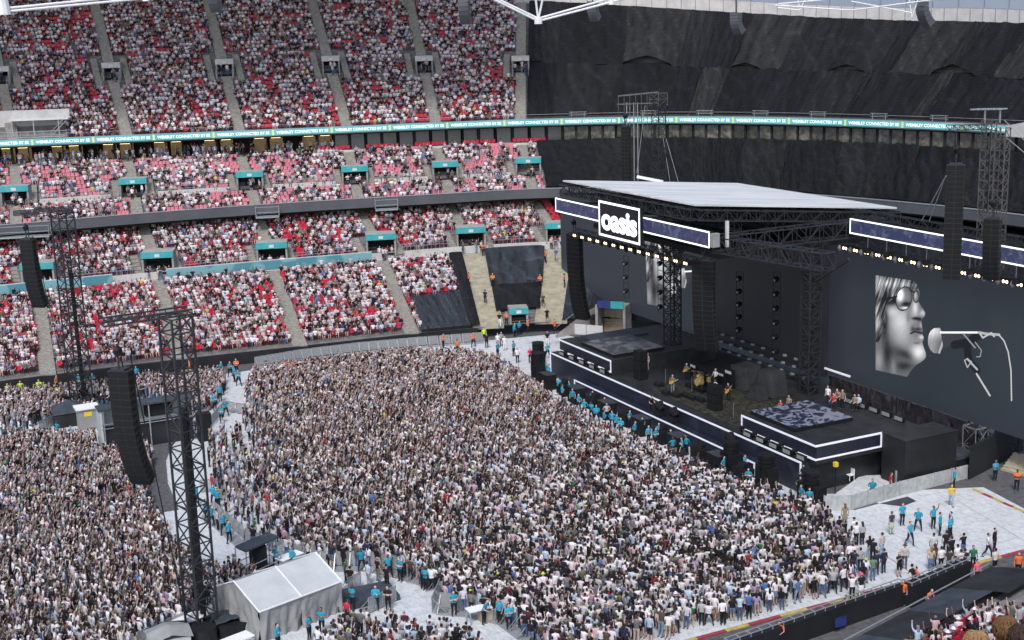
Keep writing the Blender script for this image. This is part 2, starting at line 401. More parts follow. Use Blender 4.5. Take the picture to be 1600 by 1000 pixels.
TW = tv[:,0].max(); PER = TW+.95; s = 3.0; k = 0
while s+TW < arc[-1]-1:
    x0, y0 = to_px(on_ribbon(s+TW, 22.5)) if False else to_px(Vector(on_ribbon(s+TW, 22.5)))
    if x0 > -20 and to_px(Vector(on_ribbon(s, 22.5)))[0] < 1590:
        b = MB(); b.v = [on_ribbon(s+v[0], 22.31+v[1]) for v in tv]; b.f = tf; b.m = [0]*len(tf); b.build('lettering', MT['ledwhite'], led, kind='stuff')
        b = MB(); e0 = on_ribbon(s+TW+.32, 22.1); e1 = on_ribbon(s+TW+.62, 22.1)
        b.quad(e0, e1, (e1[0],e1[1],22.86), (e0[0],e0[1],22.86)); b.build('divider_mark', MT['ledlime'], led)
    s += PER
bpy.data.meshes.remove(tm)

# ---------------- boxes behind the ribbon
boxr = thing('executive_boxes', 'row of glazed boxes with lit rooms under the teal ribbon', 'boxes', (50,185,19))
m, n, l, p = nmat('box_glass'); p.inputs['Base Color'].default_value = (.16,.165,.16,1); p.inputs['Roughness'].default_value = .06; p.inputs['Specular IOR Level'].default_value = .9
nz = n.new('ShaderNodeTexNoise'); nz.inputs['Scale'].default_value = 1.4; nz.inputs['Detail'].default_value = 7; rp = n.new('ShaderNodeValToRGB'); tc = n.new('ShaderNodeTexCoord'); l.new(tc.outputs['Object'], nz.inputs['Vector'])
rp.color_ramp.elements[0].color = (.03,.038,.034,1); rp.color_ramp.elements[0].position = .42; rp.color_ramp.elements[1].color = (.15,.13,.105,1); rp.color_ramp.elements[1].position = .68  # greenish and brown patches paint in the crowd mirrored by the panes
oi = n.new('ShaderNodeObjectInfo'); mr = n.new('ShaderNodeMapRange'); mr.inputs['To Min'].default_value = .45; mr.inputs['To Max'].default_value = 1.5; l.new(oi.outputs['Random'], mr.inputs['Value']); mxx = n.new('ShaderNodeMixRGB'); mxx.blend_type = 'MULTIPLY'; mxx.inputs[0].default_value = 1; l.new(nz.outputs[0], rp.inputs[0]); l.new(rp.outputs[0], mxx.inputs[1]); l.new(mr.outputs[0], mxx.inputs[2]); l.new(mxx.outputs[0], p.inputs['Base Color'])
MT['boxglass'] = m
MT['greyglass'] = mat('grey_glass', (.16,.165,.16), .08, .12, .3, spec=.8)
MT['cream'] = mat('cream_wall', (.45,.36,.22), .8, .15, .5); MT['lamp'] = mat('warm_ceiling_lamp', (1,.78,.42), .5, emit=3.5)
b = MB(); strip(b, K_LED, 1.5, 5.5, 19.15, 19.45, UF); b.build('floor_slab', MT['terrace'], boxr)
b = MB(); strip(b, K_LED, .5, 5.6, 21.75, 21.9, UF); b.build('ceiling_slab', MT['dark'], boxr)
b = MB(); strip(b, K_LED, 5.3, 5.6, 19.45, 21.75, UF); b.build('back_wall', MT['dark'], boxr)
b = MB(); strip(b, K_LED, .45, .6, 19.0, 19.62, uline(2.7,5.25,24)); b.build('balcony_wall', MT['palewall'], boxr)
u = -.9; k = 0
while u < 11.8:
    L = np.linalg.norm(ring(K_LED, u+.05, 1.7)-ring(K_LED, u-.05, 1.7))/.1; du = (2.3 if u < 5.3 else 1.9)/L
    n2 = outn(u); s2 = np.array([-n2[1], n2[0]])
    wide = k % 2 == 0
    c = ring(K_LED, u, 1.75 if u < 5.25 else .85); MB().obox(c, s2, .34 if wide else .12, .25, 19.45, 21.75).build('mullion', MT['dark'], boxr)
    oo_ = 1.8 if u < 5.25 else .8; a = ring(K_LED, u+.1*du, oo_); d = ring(K_LED, u+.9*du, oo_)
    if u > 2.72:
        lean = 0
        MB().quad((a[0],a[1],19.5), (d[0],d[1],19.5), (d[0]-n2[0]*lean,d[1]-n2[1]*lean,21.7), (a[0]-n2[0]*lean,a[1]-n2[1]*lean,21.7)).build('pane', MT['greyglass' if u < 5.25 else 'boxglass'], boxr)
    else:
        if k % 3 != 1:
            a = ring(K_LED, u+.1*du, 4.6); d = ring(K_LED, u+.9*du, 4.6)
            MB().quad((a[0],a[1],19.5), (d[0],d[1],19.5), (d[0],d[1],21.7), (a[0],a[1],21.7)).build('room_wall', MT['cream'], boxr)
            e = ring(K_LED, u+.5*du, 3.4); MB().obox(e, s2, 1.3, .25, 21.5, 21.6).build('ceiling_lamp', MT['lamp'], boxr)
        for _ in range(6):
            if random.random() < .8:
                e = ring(K_LED, u+random.random()*du, random.uniform(1.0,1.9)); SIT.append((e[0], e[1], 19.4, yaw_in(u)+random.gauss(0,.5), True))
    if 2.7 < u < 5.2 and k % 3 != 2:
        for q in range(4): e = ring(K_LED, u+(q+.5)/4*du, 1.15); SEATS.setdefault('red', []).append((e[0], e[1], 19.35, yaw_in(u)))
    u += du; k += 1

# ---------------- middle tier
mid = thing('middle_stand', 'middle stand with pale red seats and teal exits above the grey fascia', 'grandstand', (45,175,13))
terrace('terrace', T_MID, ROWS['mid'], -1, 12, 80, mid)
P_MID = .36
for u in range(0, 6):
    aisle(T_MID, ROWS['mid'], u, 0.0, P_MID-.03, 1.5, mid); aisle(T_MID, ROWS['mid'], u, P_MID+.2, 1.0, 1.5, mid)
    for s in (-1, 1): aisle(T_MID, ROWS['mid'], u, P_MID, P_MID+.3, .9, mid, off=s*2.25)
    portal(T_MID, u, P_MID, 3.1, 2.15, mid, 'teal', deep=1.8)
    for _ in range(4): e = T_MID(u+random.uniform(-.08,.08), P_MID-random.uniform(-.02,.10)); SIT.append((e.x,e.y,e.z,yaw_in(u)+random.gauss(0,.8),True))
for i in range(-1, 5):
    b = MB(); us2 = uline(i+.2, i+.8, 6)
    for k in range(6):
        p = [T_MID(us2[k], P_MID-.01), T_MID(us2[k+1], P_MID-.01)]
        b.quad((p[0].x,p[0].y,p[0].z-.1), (p[1].x,p[1].y,p[1].z-.1), (p[1].x,p[1].y,p[1].z+.55), (p[0].x,p[0].y,p[0].z+.55))
    b.build('low_wall', MT['palewall'], mid)
for i in range(-1, 5):
    b = MB(); us2 = uline(i+.2, i+.8, 12)
    for k in range(12):
        p = T_MID(us2[k], P_MID-.01); q = T_MID(us2[k+1], P_MID-.01)
        for z in (.75, 1.1): b.bar((p.x,p.y,p.z+z), (q.x,q.y,q.z+z), .04)
        b.bar((p.x,p.y,p.z+.5), (p.x,p.y,p.z+1.1), .04)
    b.build('guard_rail', MT['railsteel'], mid)
skip_mid = lambda u, t, d: (P_MID-.04 < t < P_MID+.3 and d < 3.0) or (P_MID-.04 < t < P_MID+.02)
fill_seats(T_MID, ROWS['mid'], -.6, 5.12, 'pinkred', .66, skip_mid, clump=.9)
b = MB(); strip(b, K_FAS, -.15, .35, 12.6, 13.85, UF); b.build('fascia', MT['fascia'], mid)
b = MB(); strip(b, K_FAS, -.2, .3, 13.853, 13.92, UF); b.build('fascia_cap', MT['railsteel'], mid)
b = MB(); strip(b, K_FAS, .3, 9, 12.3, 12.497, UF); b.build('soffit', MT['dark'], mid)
b = MB(); strip(b, K_FAS, 5.2, 5.6, 10.5, 12.3, UF); b.build('rear_wall', MT['cream'], mid)
for i, (x, y) in enumerate(((420,330),(608,322),(40,362))):
    q = at(x, y, 13.1); uu2 = min(np.linspace(-1,6,700), key=lambda w: np.hypot(*(ring(K_FAS, w)-np.array(q[:2]))))
    w = 3.0 if i < 2 else 6.5
    c = ring(K_FAS, uu2, -.95); n2 = outn(uu2); s2 = (-n2[1], n2[0])
    t = thing('camera_platform', ['empty railed camera platform hung on the grey fascia, the left of two','empty railed camera platform hung on the grey fascia, nearer the stage','wide camera platform hung on the fascia behind the far delay tower'][i], 'platform', (c[0],c[1],12.3), group='platforms hung on the fascia')
    MB().obox(c, s2, w, 1.5, 12.25, 12.4).build('platform_floor', MT['steel'], t)
    b = MB()
    for sx in (-1, 1):
        for k in range(2):
            o = Vector((c[0]+s2[0]*sx*w/2, c[1]+s2[1]*sx*w/2, 0)); d = o-Vector((n2[0],n2[1],0))*(.7 if k else -.6)
            b.bar((d.x,d.y,12.4), (d.x,d.y,13.7), .06)
    for z in (13.0, 13.7):
        pA = Vector((c[0]+s2[0]*w/2-n2[0]*.7, c[1]+s2[1]*w/2-n2[1]*.7, z)); pB = Vector((c[0]-s2[0]*w/2-n2[0]*.7, c[1]-s2[1]*w/2-n2[1]*.7, z)); b.bar(pA, pB, .06)
        for P in (pA, pB): b.bar(P, P+Vector((n2[0],n2[1],0))*1.4, .06)
    b.build('guard_rail', MT['railsteel'], t)

# ---------------- lower tier
low = thing('lower_stand', 'lower stand packed with spectators on bright red seats beside the pitch', 'grandstand', (45,160,0))
terrace('terrace', T_LOW, ROWS['low'], -1, 12, 80, low); 
tu = terrace('terrace', T_LUP, ROWS['lup'], -1, 12, 80, low)
b = MB(); strip(b, K_FOOT, 0, .3, 0, 1.25, uline(-1, 3.85, 40)); b.build('front_wall', MT['hoard'], low)
b = MB(); strip(b, K_WALK, 0, 1.2, 6.7, 6.81, UFAR); b.build('walkway', MT['concrete'], low)
b = MB(); strip(b, K_WALK, 1.0, 1.25, 6.82, 7.75, uline(-1, 12, 104)); b.build('walkway_wall', MT['palewall'], low)
for (u0, u1) in ((-.9,.62),(1.08,2.9)):
    b = MB(); strip(b, K_WALK, -.25, -.2, 7.05, 8.15, uline(u0, u1, 12)); b.build('banner', MT['tealbanner'], low)
    b = MB(); strip(b, K_WALK, -.19, -.1, 6.85, 8.25, uline(u0, u1, 12)); b.build('banner_rail', MT['palewall'], low)
for u in range(0, 4): aisle(T_LOW, ROWS['low'], u, 0, 1, 1.7, low)
aisle(T_LOW, ROWS['low'], 4, 0, 1, 3.7, low, 'stair', name='stair_flight'); 
aisle(T_LOW, ROWS['low'], 4.98, 0, 1, 3.9, low, 'stair', name='stair_flight')
for u in range(0, 6):
    aisle(T_LUP, ROWS['lup'], u, .28, 1, 1.5, low)
    for s in (-1, 1): aisle(T_LUP, ROWS['lup'], u, 0, .36, .95, low, off=s*2.45)
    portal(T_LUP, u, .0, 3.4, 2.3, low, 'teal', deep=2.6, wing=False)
    for _ in range(6): e = ring(K_WALK, u+random.uniform(-.11,.11), random.uniform(.1,1.8)); SIT.append((e[0],e[1],6.85,yaw_in(u)+random.gauss(0,.9),True))
for i in range(-1, 5):
    b = MB(); us2 = uline(i+.22, i+.78, 12)
    for k in range(12):
        p = T_LUP(us2[k], 0); q = T_LUP(us2[k+1], 0)
        for z in (.6, .95): b.bar((p.x,p.y,p.z+z), (q.x,q.y,q.z+z), .045)
        b.bar((p.x,p.y,p.z), (p.x,p.y,p.z+.95), .045)
    b.build('guard_rail', MT['railsteel'], low)
in_cloth = lambda u, t: (u > 3.12 and t < .44) or u > 3.72
fill_seats(T_LOW, ROWS['low']-1, -.6, 3.76, 'red', .87, lambda u, t, d: in_cloth(u, t), clump=.85, row0=1)
fill_seats(T_LUP, ROWS['lup'], -.6, 5.35, 'red', .87, lambda u, t, d: (t < .38 and d < 3.1), clump=.8)
SIT[:] = [s for s in SIT if not (s[2] > 7 and s[2] < 12 and to_px((s[0],s[1],s[2]))[0] > 848)]

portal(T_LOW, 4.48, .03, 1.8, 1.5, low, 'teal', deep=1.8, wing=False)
for k in range(7):
    u = 5.5+.62*k; c = ring(K_LED, u, .25); n2 = outn(u); s2 = (-n2[1], n2[0]); t = thing('ribbon_bracket', ordw(k+1)+' small steel frame from the left on top of the teal ribbon', 'bracket', (c[0],c[1],23), group='frames on the ribbon')
    b = MB()
    for s in (-.9,.9): b.bar((c[0]+s2[0]*s,c[1]+s2[1]*s,23.0),(c[0]+s2[0]*s,c[1]+s2[1]*s,23.75),.06)
    for z in (23.35,23.75): b.bar((c[0]-s2[0]*1.2,c[1]-s2[1]*1.2,z),(c[0]+s2[0]*1.2,c[1]+s2[1]*1.2,z),.06)
    b.build('frame', MT['railsteel'], t)
# portal in the covered corner, with blue and teal board
MT['blueboard'] = mat('blue_board', (.02,.035,.16), .5, .2, 2)
pc = thing('corner_exit', 'concrete corner exit with blue and teal sign board beside the hanging speakers', 'exit', at(955,508,1.3))
q0 = at(955,508,1.3); n2 = Vector((.75,.66,0)).normalized(); s2 = Vector((-n2.y,n2.x,0))
for sg in (-1, 1): MB().obox(q0+s2*sg*1.7+n2*.9, n2, 2.4, .3, 0, 3.7 if sg > 0 else 3.7).build('side_wall', MT['concrete'], pc)
MB().obox(q0+n2*1.2, n2, 1.9, 3.0, 3.3, 3.6).build('roof_slab', MT['concrete'], pc)
MB().obox(q0+n2*2.0, n2, .1, 3.1, 0, 3.3).build('passage', MT['wood'], pc)
MB().obox(q0-n2*.36+s2*.75, n2, .12, 1.7, 3.4, 4.25).build('sign_board', MT['blueboard'], pc)
MB().obox(q0-n2*.36-s2*.9, n2, .12, 1.6, 3.4, 4.25).build('sign_board', MT['teal'], pc)

# ---------------- black covers: one object each, the fabric laid over the rows
def cover(T, u0, u1, t0, t1, rows, mt, parent, lift=.35, seed=0., rip=.07, fold=.35, bumps=None, nu=20, nv=None):
    nv = nv or max(12, int(rows*(t1-t0)*5))
    I, T_ = np.meshgrid(np.linspace(0,1,nu+1), np.linspace(t0,t1,nv+1)); J = (T_-t0)/(t1-t0)
    soft = np.clip(np.minimum(J, 1-J)/.06, 0, 1)
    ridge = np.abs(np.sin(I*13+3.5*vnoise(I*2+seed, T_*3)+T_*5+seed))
    saw = (T_*rows)%1.0; saw = np.where(saw < .7, saw/.7, (1-saw)/.3)-.5
    Z = lift + 4.5*rip*saw*np.clip(vnoise(I*3+seed, T_*4)*1.8-.15,0,1) + soft*(fold*(fbm(I*5+seed*3.1+T_*.8, T_*2.6+seed)-.45)*2.0 - .4*fold*(1-ridge)**3 + .16*(fbm(I*17+seed, T_*14)-.45))
    Z -= np.where(np.minimum(I, 1-I) < .04, .12, 0)
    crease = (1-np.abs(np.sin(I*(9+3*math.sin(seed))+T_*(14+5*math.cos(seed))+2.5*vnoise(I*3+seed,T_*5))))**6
    fold_shade = np.clip(.80+.8*(fbm(I*3+seed*2.3+T_*1.5, T_*2.5+seed*1.7, 2)-.38)+.9*(fbm(I*30+seed+T_*6, T_*3, 2)-.37)+.8*crease-.5*(1-ridge)**4, .3, 2.0)  # fold shading put into the colour: light creases, dark hollows, random tone
    P = [T(u0+(u1-u0)*i_, 0) for i_ in np.linspace(0,1,nu+1)]; Q = [T(u0+(u1-u0)*i_, 1) for i_ in np.linspace(0,1,nu+1)]
    b = MB()
    for j_ in range(nv+1):
        t = T_[j_,0]
        for i_ in range(nu+1):
            v = P[i_]+(Q[i_]-P[i_])*float(t); b.v.append((v.x, v.y, v.z+float(Z[j_,i_])+(bumps(u0+(u1-u0)*i_/nu, t) if bumps else 0)))
    for j_ in range(nv):
        for i_ in range(nu): k = j_*(nu+1)+i_; b.f.append((k,k+1,k+nu+2,k+nu+1)); b.m.append(0)
    o = b.build('fabric_panel', MT[mt], parent, smooth=True)
    a = o.data.attributes.new('fold_shade','FLOAT','POINT'); a.data.foreach_set('value', fold_shade.astype(np.float32).ravel())
    return o
def cloth_mat(name, col):
    m, n, l, p = nmat(name); p.inputs['Roughness'].default_value = .85; p.inputs['Specular IOR Level'].default_value = .2
    a = n.new('ShaderNodeAttribute'); a.attribute_name = 'fold_shade'; nz = n.new('ShaderNodeTexNoise'); nz.inputs['Scale'].default_value = .8; nz.inputs['Detail'].default_value = 6; tc = n.new('ShaderNodeTexCoord'); l.new(tc.outputs['Object'], nz.inputs['Vector'])
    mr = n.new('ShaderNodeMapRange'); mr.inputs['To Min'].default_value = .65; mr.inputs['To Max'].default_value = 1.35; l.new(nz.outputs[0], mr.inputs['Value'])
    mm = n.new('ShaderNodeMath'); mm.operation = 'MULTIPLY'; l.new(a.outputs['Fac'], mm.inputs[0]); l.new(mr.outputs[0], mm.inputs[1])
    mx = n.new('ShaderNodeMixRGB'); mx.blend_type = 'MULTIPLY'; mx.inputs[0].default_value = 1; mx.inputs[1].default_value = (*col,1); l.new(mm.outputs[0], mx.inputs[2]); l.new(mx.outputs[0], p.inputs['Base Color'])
    bp = n.new('ShaderNodeBump'); bp.inputs['Strength'].default_value = .3; bp.inputs['Distance'].default_value = .1; l.new(nz.outputs[0], bp.inputs['Height']); l.new(bp.outputs[0], p.inputs['Normal'])
    return m
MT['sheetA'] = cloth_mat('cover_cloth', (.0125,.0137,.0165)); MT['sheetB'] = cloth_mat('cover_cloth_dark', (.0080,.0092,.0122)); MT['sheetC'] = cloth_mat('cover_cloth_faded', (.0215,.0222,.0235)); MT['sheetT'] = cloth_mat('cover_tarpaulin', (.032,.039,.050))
cu = thing('upper_end_covers', 'black fabric sheets draped over the upper end stand behind the stage', 'fabric cover', (120,150,23))
def bump_up(u, t):
    k = round(u); hs = (math.sin(k*12.9898)*43758.5)%1.0; d = abs(u-k-.12*(hs-.5)); z = 0; w_ = .13+.16*hs; t += .05*(hs-.5)
    if .40 < t < .56: z = (.7+1.3*hs)*max(0, 1-d/w_)**.6*(1 if t < .52 else (.56-t)/.04)
    elif .56 <= t < .95: z = (.5+hs)*max(0, 1-d/.2)*math.exp(-(t-.56)*6)
    return z
us = [5.08]; r2 = random.Random(3)
while us[-1] < 12: us.append(us[-1]+r2.choice((.14,.22,.3,.42,.5)))
for k in range(len(us)-1):
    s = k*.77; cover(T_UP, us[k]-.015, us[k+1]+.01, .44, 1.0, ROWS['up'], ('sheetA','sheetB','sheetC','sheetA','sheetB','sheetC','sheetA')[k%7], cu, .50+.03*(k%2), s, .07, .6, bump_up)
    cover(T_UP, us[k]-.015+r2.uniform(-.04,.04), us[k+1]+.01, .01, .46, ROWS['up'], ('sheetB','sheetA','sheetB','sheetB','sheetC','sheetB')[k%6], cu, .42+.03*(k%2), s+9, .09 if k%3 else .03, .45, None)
cl = thing('lower_end_covers', 'black fabric sheets draped over the middle rows behind the stage, below the boxes', 'fabric cover', (110,140,13))
us = [5.16]
while us[-1] < 12: us.append(us[-1]+r2.choice((.16,.24,.34,.45)))
T_MIDC = lambda u, t, dz=0: T_MID(u, t)+Vector((-outn(u)[0], -outn(u)[1], 0))*0.2
for k in range(len(us)-1):
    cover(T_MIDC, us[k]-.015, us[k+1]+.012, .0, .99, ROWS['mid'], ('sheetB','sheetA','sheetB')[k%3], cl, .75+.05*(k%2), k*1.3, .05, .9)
cc = thing('lower_corner_covers', 'black fabric sheets over the lower rows around the two stone stairs', 'fabric cover', (72,148,0))
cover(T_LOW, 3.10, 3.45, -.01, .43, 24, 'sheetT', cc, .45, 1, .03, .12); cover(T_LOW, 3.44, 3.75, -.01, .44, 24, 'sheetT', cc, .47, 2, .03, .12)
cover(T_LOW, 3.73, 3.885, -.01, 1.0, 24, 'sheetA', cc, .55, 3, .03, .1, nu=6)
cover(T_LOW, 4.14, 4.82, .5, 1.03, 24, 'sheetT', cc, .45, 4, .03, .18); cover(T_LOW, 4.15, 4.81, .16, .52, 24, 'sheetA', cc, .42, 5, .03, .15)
us = [5.15]
while us[-1] < 12: us.append(us[-1]+r2.uniform(.24,.36))
for k in range(len(us)-1):
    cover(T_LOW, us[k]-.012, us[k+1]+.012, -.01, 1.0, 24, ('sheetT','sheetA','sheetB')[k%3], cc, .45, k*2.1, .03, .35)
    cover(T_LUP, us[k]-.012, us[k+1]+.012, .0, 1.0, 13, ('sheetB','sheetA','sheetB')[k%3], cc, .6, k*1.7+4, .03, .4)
# camera gantry on the upper tier at the left
q = T_UP(.16, 0); s2 = Vector((-outn(.16)[1], outn(.16)[0], 0)); n2 = Vector((outn(.16)[0], outn(.16)[1], 0))
g = thing('broadcast_gantry', 'pale concrete broadcast gantry with metal stair at the foot of the upper stand', 'gantry', (q.x,q.y,q.z))
cgt = q+n2*1.6
MB().obox(cgt+n2*1.3, s2, 9.4, .3, 23.0, 26.6).build('rear_wall', MT['palewall'], g)
MB().obox(cgt+n2*.2-s2*.9, s2, 8.0, 2.4, 25.3, 25.5).build('roof_slab', MT['offwhite'], g)
MB().obox(cgt-n2*.6, s2, 9.4, 2.0, 23.0, 23.15).build('platform_floor', MT['concrete'], g)
for k in (-3.5, -.2, 2.6): MB().obox(cgt-n2*.8+s2*k, s2, .12, .12, 23.1, 25.3).build('post', MT['steel'], g)
b = MB()
for k in range(9): b.obox(cgt-n2*.5-s2*(2.6+.22*k), s2, .24, .8, 23.2+.22*k, 23.26+.22*k)
b.bar(cgt-n2*.9-s2*2.5+Vector((0,0,1.0)), cgt-n2*.9-s2*4.6+Vector((0,0,2.9)), .06); b.bar(cgt-n2*.9-s2*2.5+Vector((0,0,.5)), cgt-n2*.9-s2*4.6+Vector((0,0,2.4)), .06)
b.build('stair', MT['railsteel'], g)
b = MB()
for z in (.6, 1.1): b.bar(cgt-n2*1.55-s2*4.6+Vector((0,0,z)), cgt-n2*1.55+s2*4.6+Vector((0,0,z)), .06)
for k in range(10): b.bar(cgt-n2*1.55+s2*(-4.6+k*1.02), cgt-n2*1.55+s2*(-4.6+k*1.02)+Vector((0,0,1.1)), .05)
b.build('guard_rail', MT['railsteel'], g)
# concrete ledge at the right end of the ribbon
q = on_ribbon(arc[np.argmin(abs(uu-10.15))], 22); c = Vector(q)
t = thing('grey_parapet', 'pale grey parapet block where the teal ribbon ends at the right', 'parapet', q)
MB().grid(lambda i, j: (lambda p: (p[0], p[1], 21.7+j*(1.2+2.5*i)))(ring(K_LED, 9.98+.8*i, -.5)), 8, 2).build('block_face', MT['palewall'], t)
MB().grid(lambda i, j: (lambda p: (p[0], p[1], 21.7+1.2+2.5*i))(ring(K_LED, 9.98+.8*i, -.5+j*.8)), 8, 2).build('block_top', MT['palewall'], t)

# ---------------- stadium roof over the far side, unseen, added to shade the upper stand
m, n, l, p = nmat('roof_sheeting'); n.remove(p); df = n.new('ShaderNodeBsdfDiffuse'); df.inputs[0].default_value = (.5,.52,.54,1); tr = n.new('ShaderNodeBsdfTranslucent'); tr.inputs[0].default_value = (.55,.58,.6,1); mx = n.new('ShaderNodeMixShader'); mx.inputs[0].default_value = .5
l.new(df.outputs[0], mx.inputs[1]); l.new(tr.outputs[0], mx.inputs[2]); l.new(mx.outputs[0], n['Material Output'].inputs[0]); MT['roofing'] = m
sr = thing('stadium_roof', 'pale stadium roof above the far upper stand, over the top edge of view', 'roof', (60,190,52))
us = uline(-1, 5.1, 14)
for k in range(14):
    MB().grid(lambda i, j: (lambda p_, q_: (p_[0]+(q_[0]-p_[0])*j, p_[1]+(q_[1]-p_[1])*j, 50+5*j))(ring(K_LED, us[k]+(us[k+1]-us[k])*i*.995, -14), ring(K_TOP, us[k]+(us[k+1]-us[k])*i*.995, 8)), 2, 3).build('roof_panel', MT['roofing'], sr)
# ------------------------------------------------------------------ people
def amat(name, attr, rough=.8, dflt=(.3,.3,.3)):
    "colour read from each figure's own properties"
    m, n, l, p = nmat(name); a = n.new('ShaderNodeAttribute'); a.attribute_type = 'INSTANCER'; a.attribute_name = attr
    l.new(a.outputs['Color'], p.inputs['Base Color']); p.inputs['Roughness'].default_value = rough; p.inputs['Specular IOR Level'].default_value = .25
    if attr in ('c_hair','c_shirt','c_legs'):
        tc = n.new('ShaderNodeTexCoord'); mp = n.new('ShaderNodeMapping'); mp.inputs['Scale'].default_value = (60,60,9) if attr == 'c_hair' else (7,7,5)
        nz = n.new('ShaderNodeTexNoise'); nz.inputs['Scale'].default_value = 1; nz.inputs['Detail'].default_value = 3; l.new(tc.outputs['Object'], mp.inputs[0]); l.new(mp.outputs[0], nz.inputs['Vector'])
        mr = n.new('ShaderNodeMapRange'); mr.inputs['To Min'].default_value = .35 if attr == 'c_hair' else .82; mr.inputs['To Max'].default_value = 1.6 if attr == 'c_hair' else 1.12; l.new(nz.outputs[0], mr.inputs['Value'])
        mx = n.new('ShaderNodeMixRGB'); mx.blend_type = 'MULTIPLY'; mx.inputs[0].default_value = 1; l.new(a.outputs['Color'], mx.inputs[1]); l.new(mr.outputs[0], mx.inputs[2]); l.new(mx.outputs[0], p.inputs['Base Color'])
        bp = n.new('ShaderNodeBump'); bp.inputs['Strength'].default_value = .7; bp.inputs['Distance'].default_value = .02; l.new(nz.outputs[0], bp.inputs['Height']); l.new(bp.outputs[0], p.inputs['Normal'])
    return m
PM = [amat('skin','c_skin',.55), amat('shirt_cloth','c_shirt'), amat('trouser_cloth','c_legs'), mat('shoe_leather',(.06,.06,.065),.6), amat('hair','c_hair',.6), amat('lower_leg','c_low'), amat('lower_arm','c_arm'), mat('phone',(.02,.02,.02),.3)]

def tube(b, pts, rad, m, n=8, cap=True):
    "tapered limb through points; rad = (rx, ry) or r per point"
    base = len(b.v); P = [Vector(p) for p in pts]
    prev = None
    for i, p in enumerate(P):
        d = (P[min(i+1, len(P)-1)]-P[max(i-1, 0)]).normalized()
        a = Vector((1,0,0)) if abs(d.x) < .9 else Vector((0,0,1))
        y = d.cross(a).normalized(); x = y.cross(d).normalized()
        r = rad[i]; rx, ry = (r, r) if not isinstance(r, tuple) else r
        for k in range(n):
            t = 2*math.pi*k/n; b.v.append(tuple(p+x*(rx*math.cos(t))+y*(ry*math.sin(t))))
    for i in range(len(P)-1):
        for k in range(n):
            b.f.append((base+i*n+k, base+i*n+(k+1)%n, base+(i+1)*n+(k+1)%n, base+(i+1)*n+k)); b.m.append(m[i] if isinstance(m, (list,tuple)) else m)
    if cap:
        b.f.append(tuple(base+k for k in reversed(range(n)))); b.m.append(m[0] if isinstance(m,(list,tuple)) else m)
        e = base+(len(P)-1)*n; b.f.append(tuple(e+k for k in range(n))); b.m.append(m[-1] if isinstance(m,(list,tuple)) else m)

